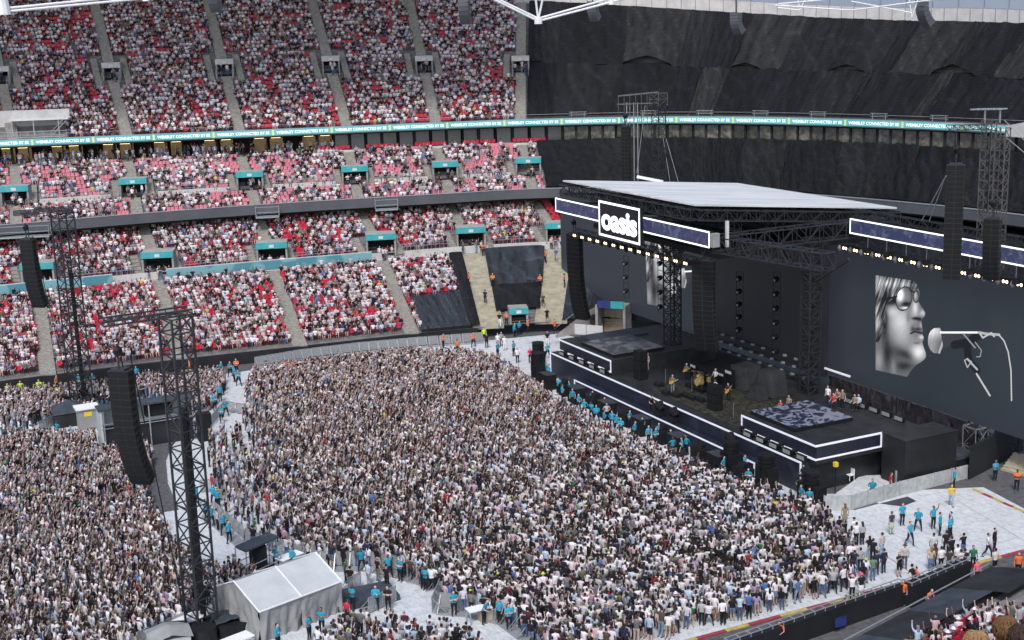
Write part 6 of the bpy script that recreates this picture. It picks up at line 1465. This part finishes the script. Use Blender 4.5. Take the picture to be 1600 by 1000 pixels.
# upper rows just below the camera
nu_ = thing('near_upper_stand', 'concrete rows with a brown rail just below the viewpoint', 'grandstand', (5,8,30))
fa = at_d(1575,992,11.5); fy = Vector((ray(1560,980).x, ray(1560,980).y, 0)).normalized(); fs = Vector((fy.y,-fy.x,0))
b = MB()
for k in range(5):
    c = Vector((fa.x,fa.y,0))-fy*(.85*k-.2); b.obox(c, fs, 9, .85, fa.z-2.2+.5*k, fa.z-1.55+.5*k)
b.build('terrace', MT['concrete'], nu_)
# ------------------------------------------------------------------ roof steel seen along the top edge
MT['roofsteel'] = mat('white_steel', (.62,.64,.66), .4, .08, 2)
def roof_tube(label, px, d, w):
    t = thing('roof_cable_truss', label, 'steel truss', at_d(*px[0][0], d))
    for seg in px:
        for A, B in zip(seg[:-1], seg[1:]): MB().bar(at_d(*A,d), at_d(*B,d), w, sides=8).build('tube', MT['roofsteel'], t)
    return t
t = roof_tube('white steel truss of the roof edge across the top left corner', [[(-60,27),(10,18),(230,-3)],[(-60,22),(10,13),(170,-3)]], 125, .22)
c = at_d(2,10,125); MB().cyl((c.x,c.y),.75,c.z-.7,c.z+1.6,12,.5).build('node', MT['white'], t); c = at_d(228,0,125); MB().cyl((c.x,c.y),.3,c.z-.1,c.z+.8,10).build('node', MT['white'], t)
t = roof_tube('white steel truss of the roof edge dipping in the middle of the top edge', [[(745,-14),(841,33),(960,2),(1010,-12)],[(752,-14),(841,29),(955,-3),(980,-12)],[(841,31),(834,-25)],[(841,31),(853,-25)]], 125, .2)
c = at_d(841,33,125); MB().cyl((c.x,c.y),.36,c.z-.25,c.z+.35,10).build('node', MT['white'], t); c = at_d(955,2,125); MB().cyl((c.x,c.y),.25,c.z-.3,c.z+.9,10).build('node', MT['white'], t)
t = roof_tube('thin white steel struts before the bright glazing at the top right', [[(1215,12),(1250,16)],[(1250,16),(1245,-10)],[(1250,16),(1262,-10)],[(1425,28),(1418,-20)],[(1425,28),(1440,-20)],[(1215,6),(1330,-4)],[(1330,2),(1425,20)],[(1210,8),(1330,16)],[(1330,16),(1500,-6)]], 128, .12)
def hung_cluster(x, y0, y1, d, face, label):
    "curved stadium loudspeaker cluster hung from the roof"
    t = thing('hung_speaker_cluster', label, 'loudspeaker cluster', at_d(x,y0,d), 0, 'speaker clusters under the roof'); A = at_d(x,y0,d); h = A.z-at_d(x,y1,d).z
    fwd_ = Vector((face[0],face[1],0)).normalized(); s = Vector((-fwd_.y,fwd_.x,0)); n_ = 7
    for k in range(n_):
        f0, f1 = k/n_, (k+1)/n_; an = lambda f: 1.9*max(0,f-.35)
        off = lambda f: fwd_*(-1.1*h*.35*max(0,f-.35)**2*2.2)
        p0 = A-Vector((0,0,h*f0*.98))+off(f0); p1 = A-Vector((0,0,h*(f1-.015)*.98))+off(f1)
        w = .55; dd = .42; b = MB(); v = []
        for p, f in ((p0,f0),(p1,f1)):
            for sa_, da in ((-1,-1),(1,-1),(1,1),(-1,1)): v.append(p+s*(sa_*w)+fwd_*(da*dd)+Vector((0,0,-da*.22*an(f))))
        b.v = [tuple(q) for q in v]; b.f = [(0,1,2,3),(7,6,5,4),(0,4,5,1),(1,5,6,2),(2,6,7,3),(3,7,4,0)]; b.m = [0]*6; b.build('speaker_cabinet', MT['fascia'], t)
    MB().bar(A, A+Vector((0,0,3)), .1).build('hanger', MT['gear'], t)
hung_cluster(331,-25,17,150,(-.6,-.8),'curved dark speaker cluster hanging at the top left over the upper stand'); hung_cluster(724,-8,36,150,(-.6,-.8),'curved dark speaker cluster hanging in front of the warm lit upper seats')
hung_cluster(926,2,31,160,(-.8,-.5),'dark speaker cluster hanging by the dipping roof truss before the black covers'); hung_cluster(1150,20,52,160,(-.9,-.3),'curved speaker cluster hanging before the top edge of the black covers'); hung_cluster(1441,-12,40,150,(-.9,-.1),'large curved speaker cluster hanging before the bright glazing')
# ------------------------------------------------------------------ seats
SEATC = {}
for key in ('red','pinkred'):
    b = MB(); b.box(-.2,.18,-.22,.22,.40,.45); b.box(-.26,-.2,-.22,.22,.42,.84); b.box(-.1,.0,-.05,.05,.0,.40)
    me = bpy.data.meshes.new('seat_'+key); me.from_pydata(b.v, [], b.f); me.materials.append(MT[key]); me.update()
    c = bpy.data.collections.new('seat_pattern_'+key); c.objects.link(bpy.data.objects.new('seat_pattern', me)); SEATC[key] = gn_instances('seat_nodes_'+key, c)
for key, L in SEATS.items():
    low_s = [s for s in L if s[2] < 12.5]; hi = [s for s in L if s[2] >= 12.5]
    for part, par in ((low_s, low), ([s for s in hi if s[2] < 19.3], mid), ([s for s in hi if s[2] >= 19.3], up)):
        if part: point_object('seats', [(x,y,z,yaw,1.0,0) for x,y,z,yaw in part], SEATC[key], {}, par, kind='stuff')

# ------------------------------------------------------------------ floor crowd
def floor_points(poly_px, spacing, thin=None, zt=1.65):
    P = [at(x,y,zt) for x,y in poly_px]; poly = [(p.x,p.y) for p in P]; xs = [p[0] for p in poly]; ys = [p[1] for p in poly]
    nx = int((max(xs)-min(xs))/spacing)+1; ny = int((max(ys)-min(ys))/(spacing*.9))+1
    gx, gy = np.meshgrid(min(xs)+np.arange(nx)*spacing, min(ys)+np.arange(ny)*spacing*.9); gx = gx+(np.arange(ny)%2)[:,None]*spacing/2
    gx = gx+RNG.uniform(-.26,.26,gx.shape); gy = gy+RNG.uniform(-.26,.26,gy.shape); ins = in_poly(gx, gy, poly)
    out = []
    for x, y in zip(gx[ins], gy[ins]):
        if thin is None or random.random() < thin(x, y): out.append((x,y))
    return out
FOC = (70,98)
def gap_noise(x, y): return min(1.0, max(.55, .65+2.2*(float(fbm(x*.5, y*.5))-.25)))
R1 = [(396,566),(440,563),(560,548),(640,541),(700,541),(748,543),(790,560),(850,600),(885,625),(925,650),(975,669),(1025,689),(1075,706),(1112,724),(1175,741),(1240,760),(1285,780),(1300,800),(1330,810),(1338,850),(1352,880),(1330,920),(1290,950),(1235,975),(1180,992),(1140,1012),(872,1012),(840,975),(806,946),(740,926),(694,915),(690,895),(612,860),(571,852),(505,853),(445,838),(420,800),(402,745),(392,700),(380,650),(376,615)]
def thin1(x, y):
    px, py = to_px((x,y,1.65)); e = 1.0
    if px > 1230: e = min(e, max(.35, 1-(px-1230)/190.)) if py < 880 or px > 1290 else e
    if py > 930 and px > 1000: e = min(e, .85)
    if px < 470 and py > 600: e = min(e, .5+.5*max(0,(px-390)/80))
    return e*gap_noise(x, y)
R2 = [(-10,670),(60,665),(110,668),(160,669),(215,676),(238,692),(228,735),(238,775),(262,812),(285,845),(330,872),(352,880),(352,905),(335,915),(300,930),(284,948),(230,968),(180,988),(150,1015),(-10,1015)]
R3 = [(-10,604),(90,596),(160,588),(300,574),(345,570),(352,585),(335,612),(300,628),(262,630),(255,605),(200,600),(150,622),(100,632),(60,640),(-10,646)]
R4 = [(470,1012),(500,975),(540,950),(590,953),(640,955),(690,962),(735,972),(755,985),(765,1012)]
R5 = [(320,660),(345,650),(375,660),(395,700),(402,745),(420,800),(432,835),(395,826),(345,775),(330,740),(322,700)]
R6 = [(345,905),(352,870),(385,870),(400,875),(395,890),(352,905)]
floorp = []
for poly, sp, th in ((R1,.51,thin1),(R2,.51,gap_noise),(R3,.55,None),(R4,.62,None),(R5,.85,lambda x, y: .8),(R6,.62,None),([(0,640),(40,640),(50,655),(0,660)],1.0,None)): floorp += floor_points(poly, sp, th)
# keep people out of things that stand on the floor
def blocked(x, y): return (math.hypot(x-16,y-78.7) < 1.8) or (math.hypot(x-17.6,y-135.4) < 1.9) or (16.5 < x < 27.6 and 117.3 < y < 121.6) or y < 63.5
floorp = [q for q in floorp if not blocked(*q)]
crowd_floor = [(x,y,0.0,math.atan2(FOC[1]-y,FOC[0]-x)+random.gauss(0,.30),True) for x, y in floorp]

# ------------------------------------------------------------------ single people
def zoom(x0, y0, s, pts): return [(x0+x/s, y0+y/s) for x, y in pts]
def stage_yaw(p): return math.atan2(FOC[1]-p[1], FOC[0]-p[0])
cam_yaw = lambda p: math.atan2(-p[1], -p[0])
def steward(px, n_lab, kind='teal', yaw=None, key=None, z=0.0, zh=1.66, surf=None):
    p = surf(px) if surf else at(px[0], px[1], zh+z); p = Vector((p.x,p.y,p.z if surf else z))
    tv_ = random.uniform(.75,1.2); sh = {'teal':tuple(c*tv_ for c in TEAL),'orange':ORANGE,'lime':LIMEV,'pinkv':(.85,.12,.18),'black':(.015,.015,.017),'green':(.025,.16,.09),'red':(.5,.03,.04),'grey':(.4,.4,.42)}[kind]
    key = key or random.choice(['behind','cross','stand','cross','broad','hips']); L = outfit(sh, NAVYT, sleeve=random.random() < .3, hair=random.choice([(.02,.014,.01),(.05,.03,.02),(.01,.01,.01),(.12,.08,.05)]))
    return person(p, cam_yaw(p)+random.gauss(0,.7) if yaw is None else yaw, key, L, n_lab)
def many(pxs, fmt, **kw):
    N = len(pxs)
    for i, q in enumerate(pxs): steward(q, fmt % ordw(i+1), **kw)
PIT = zoom(850,520,5.333,[(10,255),(40,270),(120,380),(150,438),(212,405),(237,472),(290,515),(335,558),(395,578),(405,490),(435,608),(500,648),(505,543),(567,655),(608,685),(640,715),(712,652),(757,742),(822,712),(870,778),(930,798),(957,758),(1055,812),(1072,875),(1150,878),(1183,858)])
PIT += zoom(1100,580,5,[(136,628),(155,670),(318,662),(348,765),(452,780),(762,895),(825,920)])
PIT.sort()
many(PIT, '%s steward in teal from the left in the pit before the stage')
many(zoom(1100,580,5,[(490,748),(755,832)]), '%s medic in green from the left at the near end of the pit', kind='green')
steward(zoom(850,520,5.333,[(522,592)])[0], 'person in grey shirt standing among the teal stewards in the pit', kind='grey')
steward((878,557), 'steward in teal shirt at the top corner of the stage edge by the far floor'); steward(zoom(1100,580,5,[(1318,848)])[0], 'steward in teal shirt inside the dusty fence right of the stage', z=.0); steward(zoom(1100,580,5,[(1462,800)])[0], 'person in red by the end of the dusty fence', kind='red', key='stand')
steward((1492,732), 'steward in teal shirt at the end of the dusty fence'); steward((1556,720), 'steward in teal shirt before the black hoarding at the far right'); steward((1590,735), 'steward in orange vest at the foot of the yellow edged steps', kind='orange')
OPEN = [((590,40),'teal','steward in teal shirt standing alone at the left of the open floor','stand'),((722,85),'teal','broad steward in teal shirt standing with legs apart on the open floor','behind'),((850,65),'teal','steward in teal shirt shading the eyes on the open floor','oneup'),((905,118),'teal','steward in teal sleeves with black vest in the group on the open floor','stand'),((992,112),'teal','steward in teal shirt with hands on hips in the group','hips'),((988,150),'teal','shorter steward in teal shirt in the group on the open floor','cross'),((655,195),'teal','woman steward in teal shirt and black trousers walking on the open floor','walk'),((1180,395),'green','person in dark teal shirt near the white boxes','stand')]
GREENS = (.02,.10,.10)
for q, kd, lab, key in OPEN: steward(zoom(1300,780,5.333,[q])[0], lab, kind=kd, key=key)
ORG = [((1560,452),'orange','steward in orange vest at the right edge beside the tarpaulins','stand',0),((735,568),'orange','steward in orange vest leaning over the second black wall','stoop',0),((592,682),'orange','steward in orange vest standing in the gap between the two black walls','stand',0),((800,742),'orange','steward in orange vest bending by the small white topped case','stoop',0),((140,800),'orange','steward in orange vest leaning at the long black wall, left','stoop',0),((1215,512),'pinkv','steward in pink vest and black trousers at the end of the second black wall','stand',0)]
for q, kd, lab, key, z in ORG: steward(zoom(1300,780,5.333,[q])[0], lab, kind=kd, key=key, z=z)
steward((1222,970), 'steward in orange vest at the red and yellow kerb near the bottom edge', kind='orange', key='stoop')
W_, K_, N_ = (.72,.72,.72), (.015,.015,.017), (.02,.025,.05); JE = (.10,.16,.28); PJ_ = (.30,.38,.48)
def solo(q, lab, key, sh, lg, hair=(.03,.02,.014), style='short', shorts=False, sleeve=False, yaw=None, z0=(1300,780,5.333)):
    p = at(*zoom(*z0,[q])[0], 1.66); p.z = 0; person(p, stage_yaw(p)+random.gauss(0,.25) if yaw is None else yaw, key, outfit(sh, lg, hair, style, shorts=shorts, sleeve=sleeve), lab)
solo((500,110),'person in purple top and pale green skirt alone on the open floor','woman',(.05,.04,.09),(.40,.45,.34),(.15,.1,.07))
solo((435,420),'person in dark suit seen from behind on the open floor','stand',N_,N_,sleeve=True)
solo((1000,-115),'woman in yellow top and jeans walking across the open floor','walk',(.62,.42,.05),PJ_,(.12,.07,.04),'long',yaw=-2.2)
solo((1305,292),'person in white shirt striding near the right kerb','walk',W_,N_,yaw=-.9); solo((1360,248),'person in black vest over white sleeves beside the striding one','stand',K_,K_,sleeve=True,yaw=-1.2); solo((1365,418),'person in white top and black shorts at the right kerb','stand',(.6,.56,.52),K_,shorts=True)
solo((1100,290),'person in black t-shirt looking down near the queue','phone',K_,JE); solo((1000,318),'person in black with curly hair in the middle of the queue','broad',K_,K_); solo((955,270),'dark haired person in black at the head of the queue','stand',K_,K_); solo((850,290),'person in pale shirt leaning at the left of the queue','stand',(.5,.5,.5),PJ_)
solo((830,405),'woman with tan top and wide jeans left of the queue','woman',(.5,.38,.28),JE,(.25,.16,.08),'long'); solo((915,402),'person in white shirt and black shorts behind the second black wall','stand',W_,K_,shorts=True); solo((980,420),'person in dark brown t-shirt behind the second black wall','stand',(.05,.045,.04),(.1,.1,.09)); solo((1050,385),'person in white and navy in the queue','stand',W_,N_); solo((1078,425),'person in cream shirt by the white boxes','stand',(.6,.55,.48),K_); solo((1110,420),'person in navy by the white boxes','stand',N_,N_)
solo((860,380),'person with brown hair and dark jacket left in the queue','stand',(.1,.07,.05),N_,(.06,.03,.02),'long'); solo((690,562),'person in black bending to the orange vest at the wall','stoop',K_,K_)
solo((610,385),'person with hat and shoulder bag on the open floor','stand',(.42,.4,.38),(.08,.09,.1),(.05,.05,.05),'bucket'); solo((565,450),'woman in black top and shorts with bare legs on the open floor','womanphone',K_,K_,(.3,.2,.12),'long',shorts=True,yaw=-2.0); solo((420,287),'person in beige shirt and pale jeans looking left','stand',(.45,.38,.33),PJ_)
solo((345,335),'person in black t-shirt seen from behind near the crowd edge','stand',K_,K_); solo((315,315),'dark haired woman in black and jeans beside the crowd edge','womanphone',K_,PJ_,style='long'); solo((240,412),'person in grey t-shirt at the crowd edge','stand',(.3,.32,.33),N_); solo((345,482),'person in green t-shirt and jeans at the crowd edge','stand',(.14,.22,.13),JE); solo((375,437),'person in navy jacket beside the suited one','stand',N_,N_,sleeve=True)
solo((285,505),'person in white t-shirt with lime cap','stand',W_,(.3,.3,.3),(.45,.65,.06),'cap'); solo((255,195),'woman in grey top and black leggings at the crowd edge','woman',(.35,.38,.42),K_,style='long'); solo((205,200),'woman in white blouse and black trousers at the crowd edge','womanphone',W_,K_); solo((187,162),'person in white with black cap at the crowd edge','stand',W_,K_,K_,'cap')
solo((110,45),'woman with long brown hair in olive dress raised above the crowd edge','woman',(.25,.22,.14),(.25,.22,.14),(.16,.08,.04),'long'); solo((262,540),'person in black vest at the crowd edge','stand',K_,JE,style='long'); solo((247,625),'woman with pink hat and long white skirt','woman',K_,W_,(.8,.08,.25),'bucket'); solo((172,640),'woman with pale pink hat and black skirt, arms raised','up',W_,K_,(.7,.3,.35),'bucket')
solo((1195,560),'person with white boxes crouching by the wall end','sit',W_,K_) if False else None
cB = (560,860,5.333)
for q, lab, key in (((20,-10),'steward in teal at the left of the curved barriers','behind'),((245,42),'steward in teal with hands behind the back at the curved barriers','behind'),((340,68),'steward in teal standing on the pale gap beside the curved barriers','cross'),((552,140),'steward in teal vest at the barrier gap','cross'),((140,300),'steward in teal with folded arms before the low platform','cross'),((790,345),'steward in teal at the corner of the table barriers','cross'),((1040,410),'steward in teal leaning on the white table','stoop'),((1170,408),'steward in teal at the right end of the white table','stand'),((1250,455),'steward in teal right of the white table at the sloping barriers','cross')): steward(zoom(*cB,[q])[0], lab, key=key)
solo((240,305),'person in black with folded arms before the low platform','cross',K_,K_,z0=cB,yaw=-2.2); solo((75,100),'person in pale blue shirt and grey trousers on the low platform','stand',(.45,.58,.72),(.3,.3,.32),z0=cB); solo((155,65),'person in black shirt on the low platform','stand',K_,(.15,.14,.12),(.3,.2,.15),z0=cB); solo((230,130),'person in black cap on the low platform','stand',K_,K_,K_,'cap',z0=cB); solo((530,128),'person in black beside the teal vest at the barrier gap','stand',K_,K_,z0=cB)
for q, lab in (((405,805),'steward in teal against the tent wall, middle'),((325,845),'steward in teal with folded arms against the tent wall, left of the middle one'),((130,905),'steward in teal at the left end of the tent wall'),((597,662),'steward in teal facing the crowd right of the tent corner')): steward(zoom(400,750,4,[q])[0], lab, key='cross')
solo((565,752),'person in red shirt right of the tent','stand',(.5,.03,.05),N_,z0=(400,750,4)); solo((585,545),'person in black t-shirt and shorts behind the tent corner','stand',K_,K_,shorts=True,z0=(400,750,4)); solo((555,500),'person in dark green on the platform behind the tent','stand',(.03,.1,.05),N_,z0=(400,750,4))
Z3 = (300,740,6.154)
for q, lab in (((175,318),'steward in teal, first of the line in the pale aisle'),((292,385),'steward in teal, third of the line in the pale aisle'),((345,462),'steward in teal at the front of the line in the pale aisle'),((950,708),'steward in teal at the white table by the canopy'),((800,705),'steward in teal behind the black canopy'),((628,735),'steward in teal half hidden under the canopy'),((125,255),'steward in teal at the top of the pale aisle'),((200,115),'steward in teal by the upper aisle barriers'),((235,150),'second steward in teal by the upper aisle barriers'),((35,120),'steward in teal behind the foreground tower')): steward(zoom(*Z3,[q])[0], lab, key='behind')
solo((235,345),'person in grey shirt second in the steward line in the pale aisle','stand',(.4,.38,.4),K_,z0=Z3)
Z1 = (60,560,4.444)
L1 = [(1265,25),(1325,25),(1385,85),(1355,58),(1255,190),(1195,232),(1218,252),(1265,335),(1295,290),(1092,415),(1110,440),(275,112),(370,107),(675,58),(765,78),(222,472),(125,440)]
many(sorted(zoom(*Z1, L1)), '%s steward in teal from the left in the far left aisles')
many(sorted(zoom(*Z1, [(1370,5),(1045,12),(120,122),(1715,15),(1740,20),(1765,10)])), '%s steward in orange vest from the left along the far stand wall', kind='orange')
many([(11,600),(31,596),(60,594),(68,598),(88,603)], '%s steward in lime vest from the left at the far left stand foot', kind='lime')
# far stairs
def low_surf(u, toff):
    def f(px):
        best = None
        d = ray(*px)
        for k in range(260):
            z = 1.0+k*.03; p = at(px[0], px[1], z)
            a = T_LOW(u, 0); b_ = T_LOW(u, 1); t = ((p.x-a.x)*(b_.x-a.x)+(p.y-a.y)*(b_.y-a.y))/((b_.x-a.x)**2+(b_.y-a.y)**2)
            zs = a.z+(b_.z-a.z)*max(0,min(1,t)); e = abs(zs+1.6+.1-z)
            if best is None or e < best[0]: best = (e, Vector((p.x,p.y,zs+.12)))
        return best[1]
    return f
ZS = (680,380,5)
for i, (q, u) in enumerate((((260,238),4),((448,242),4),((555,542),4),((372,8),4),((860,62),5),((818,252),5),((1008,248),5),((725,602),5),((935,602),5))): steward(zoom(*ZS,[q])[0], 'steward in orange vest on the stone stairs, %s' % ['left edge of the left stair halfway up','right edge of the left stair halfway up','foot of the left stair','top of the left stair','top of the right stair','left edge of the right stair halfway up','right edge of the right stair halfway up','foot of the right stair, left side','foot of the right stair, right side'][i], kind='orange', surf=low_surf(u,0))
for i, (q, u) in enumerate((((388,375),4),((500,550),4),((840,402),5),((872,517),5),((942,48),5))):
    p = low_surf(u,0)(zoom(*ZS,[q])[0]); person(p, cam_yaw(p)+(math.pi if i == 0 else 0), 'walk', outfit([N_,K_,(.08,.08,.09),K_,(.08,.12,.3)][i], [N_,W_,K_,K_,(.3,.32,.35)][i], shorts=i in (2,3)), ['person in navy climbing the left stone stair','person in black top and white trousers coming down the left stone stair','person in dark grey coming down the right stair, upper','person in black shorts coming down the right stair, lower','person in blue at the top of the right stone stair'][i])
many(sorted(zoom(*ZS,[(618,628),(655,612),(485,778),(610,768),(875,788)])), '%s steward in teal from the left at the foot of the stone stairs'); many(sorted(zoom(*ZS,[(60,712),(295,702),(340,622),(170,755)])), '%s steward in orange vest from the left by the barriers left of the stairs', kind='orange'); steward(zoom(*ZS,[(380,662)])[0], 'steward in lime vest at the foot of the left stair', kind='lime')
for q, lab, sh, lg in (((400,710),'person in black shorts at the foot of the left stair',K_,K_),((487,708),'person in white shirt walking near the foot of the stairs',W_,(.3,.3,.3)),((515,697),'person in grey shirt near the foot of the stairs',(.3,.3,.32),N_),((540,728),'person in white hoodie near the foot of the stairs',W_,W_),((875,692),'person in black and white skirt at the foot of the right stair',K_,W_),((640,822),'person in white by the lone speaker stack',W_,K_),((740,822),'person in magenta jacket by the lone speaker stack',(.6,.02,.12),K_),((450,860),'dark haired person at the far edge of the front crowd',N_,K_)): solo(q, lab, 'stand', sh, lg, z0=ZS, yaw=-2.0)
# musicians and crew on the stage
def on_stage(x, y, key, sh, lg, lab, yaw, z=SZ, **kw):
    zz = z+(1.2 if key == 'sit' else 1.66); p = at(x, y, zz); p.z = z+.01; return person(p, yaw, key, outfit(sh, lg, **kw), lab)
gp = on_stage(1051,587,'guitar',(.14,.13,.09),(.20,.22,.25),'guitarist in olive jacket at the front of the rug',math.pi+.5,hair=(.2,.13,.07)); guitar(gp.location+Vector((-.2,-.1,1.06)), math.pi+.5, 'honey coloured guitar held by the front guitarist')
gp = on_stage(1073,569,'guitar',(.16,.14,.12),K_,'bass player in brown jacket beside the amplifiers',math.pi+.3,hair=(.35,.3,.27)); guitar(gp.location+Vector((-.2,0,1.05)), math.pi+.3, 'guitar held by the bass player at the amplifiers')
on_stage(1118,578,'sit',W_,K_,'drummer in white shirt behind the golden kit',math.pi+.3,SZ+.75,hair=(.4,.38,.36)); on_stage(1118,594,'stand',W_,K_,'person in white shirt right of the drum kit',math.pi); on_stage(1012,553,'stand',(.3,.3,.3),(.25,.25,.26),'keyboard player in patterned grey before the left riser',math.pi,hair=(.3,.28,.26))
gp = on_stage(1138,600,'guitar',(.03,.025,.02),K_,'guitarist in black by the tall amplifier',math.pi+.4); guitar(gp.location+Vector((-.2,-.1,1.0)), math.pi+.4, 'brown guitar held by the guitarist in black', .9)
for (x,y,key,sh,lg,lab,z) in ((1294,604,'stand',W_,N_,'crew member in white shirt at the back edge of the right riser',4.17),(1303,616,'sit',(.5,.05,.05),N_,'crew member in red sitting at the back of the right riser',4.17),(1312,608,'stoop',(.3,.2,.15),K_,'crew member in brown bending at the back of the right riser',4.17),(1317,610,'stand',(.2,.16,.13),K_,'second crew member in brown at the back of the right riser',4.17),(1336,618,'sit',(.25,.2,.16),K_,'crew member sitting left of the pale blue shirt',4.17),(1342,618,'sit',(.4,.58,.72),K_,'crew member in pale blue shirt sitting at the back of the right riser',4.17),(1233,619,'stand',(.3,.25,.2),K_,'crew member standing behind the right marbled panel',SZ),(1220,627,'sit',(.5,.06,.06),K_,'crew member in red crouching behind the right marbled panel',SZ),(1078,524,'stand',(.06,.1,.16),N_,'crew member standing on the rear left edge of the stage',SZ)): on_stage(x, y, key, sh, lg, lab, math.pi+.2, z)
p = at(985,611,1.66); person((SF-.8,100.6,1.31), math.pi/2*3, 'stoop', outfit(K_,K_), 'camera operator in black bending on the front ledge of the stage')
p = at(1266,713,1.4); person((63.0,79.2,1.2), math.pi, 'sit', outfit(K_,K_,hair=(.3,.28,.27)), 'crew member in black sitting at the near front corner of the stage')
# riggers on the speaker frames
for (loc, yaw, key, lab) in (((13.0,78.7,17.45),2.5,'stoop','rigger in dark clothes bending on top of the foreground line array'),):
    person(loc, yaw, key, outfit((.05,.05,.055),(.02,.02,.022),(.02,.02,.02)), lab, scale=1.0) if False else None

# near stand spectators (rows beyond the tarpaulins), the largest figures
NEAR = []
for r in range(5, 15):
    a = 40.0+r*.13
    while a < 86:
        rr_ = r*.8+.4; p = T_N(a, rr_); p.z = 1.0+.32*(r*.8); px, py = to_px((p.x,p.y,p.z+1.1))
        lim = np.interp(px, [1130,1250,1330,1400,1480,1600], [1000,972,945,958,950,940])
        if 1100 < px < 1600 and lim < py < 1012:
            NEAR.append((p.copy(), px, py))
        a += .55
SEATN = [(q[0].x,q[0].y,q[0].z,math.pi/2+.15,1.0,0) for q in NEAR]
if SEATN: point_object('seats', SEATN, SEATC['red'], {}, ns, kind='stuff')
NEAR = [q for q in NEAR if random.random() < .74]; NEAR.sort(key=lambda q: q[1])
n_near = len(NEAR)
for i, (p, px, py) in enumerate(NEAR):
    st_ = random.random() < .10; L = look(); key = random.choice(['stand','oneup','phone']) if st_ else random.choice(['sit','sit','sit','situp'])
    person(p, math.pi/2-.35+random.gauss(0,.3), key, L, None, 'spectators on the near stand', where='near')
# large heads just below the camera
for (x, y, hc_, st_, lab, d) in ((1572,976,(.16,.085,.035),'tousled','brown haired person at the bottom right corner, closest to the viewer',11.3),(1597,992,(.05,.03,.02),'tousled','dark haired person at the very bottom right edge, closest to the viewer',10.5),(1526,1000,(.30,.19,.085),'tousled','blond haired person at the bottom edge below the near stand',10.8),(1424,1014,(.30,.20,.10),'tousled','person with light hair cut by the bottom edge, left of the blond head',10.8)):
    hp = at_d(x, y+12, d); p = Vector((hp.x,hp.y,hp.z-1.62)); person(p, math.atan2(hp.y,hp.x)+.4, 'stand', outfit(random.choice([K_,(.25,.2,.15)]),JE,hc_,st_,skin=(.55,.33,.24)), lab)
# the nearest of the floor crowd as single people
budget = max(60, 300-len(PEOPLE))
order = sorted(range(len(crowd_floor)), key=lambda i: -(lambda q: q[1] if -10 < q[0] < 1610 and q[1] < 1020 else -1)(to_px((crowd_floor[i][0],crowd_floor[i][1],.2))))
cand = [i for i in order if to_px((crowd_floor[i][0],crowd_floor[i][1],1.4))[1] < 1000][:budget]; cs = set(cand)
cand.sort(key=lambda i: to_px(crowd_floor[i][:3])[0])
for i in cand:
    x, y, z, yaw, s = crowd_floor[i]; key = PATN[random.choices(range(NST), weights=[16,10,5,7,3,6,4,2,3,1.5,5,5,3,5,6,2])[0]][0]
    person((x,y,0), yaw, key, look(), None, 'people of the floor crowd nearest the viewer', scale=random.uniform(.93,1.05), where='floor')
crowd_object('standing_crowd', [c for i, c in enumerate(crowd_floor) if i not in cs], 'dense standing crowd filling the floor before the stage')
crowd_object('seated_crowd', SIT, 'spectators filling the far stands')
# labels for the figures that got none yet: their look, then what is near them
POSE = {'stand':'standing','cross':'folded arms','behind':'hands behind','phone':'hands forward','up':'both arms up','oneup':'one arm up','walk':'walking','hips':'hands on hips','woman':'flared skirt','womanphone':'hands forward','broad':'burly','sit':'sitting','situp':'sitting, arm up','guitar':'','stoop':'bending'}
todo = [(o,L,k,w) for (o,L,k,w) in PEOPLE if not o['label']]
todo.sort(key=lambda t: to_px(t[0].location)[0])
taken = set(o['label'] for o, *_ in PEOPLE); waiting = {}
for (o, L, k, w) in todo:
    px, py = to_px(o.location+Vector((0,0,1.2)))
    if w == 'near': place = 'on near stand'
    elif px < 340: place = 'in rear crowd'
    elif px < 800 and py > 930: place = 'right of tent'
    elif px > 1180: place = 'by coloured kerb'
    else: place = 'behind front crowd'
    legs = '' if w == 'near' or k == 'woman' else ', '+L['lname']
    lab = 'person, %s top%s, %s, %s, %s' % (L['sname'], legs, L['hname'], POSE[k], place)
    waiting.setdefault(lab, []).append(o)
for lab, L in waiting.items():
    for i, o in enumerate(L):
        o['label'] = lab if len(L) == 1 else ordw(i+1)+' from left,'+lab[7:]
for o in bpy.data.objects:
    for k in ('_abs','_abs2'):
        if k in o: del o[k]
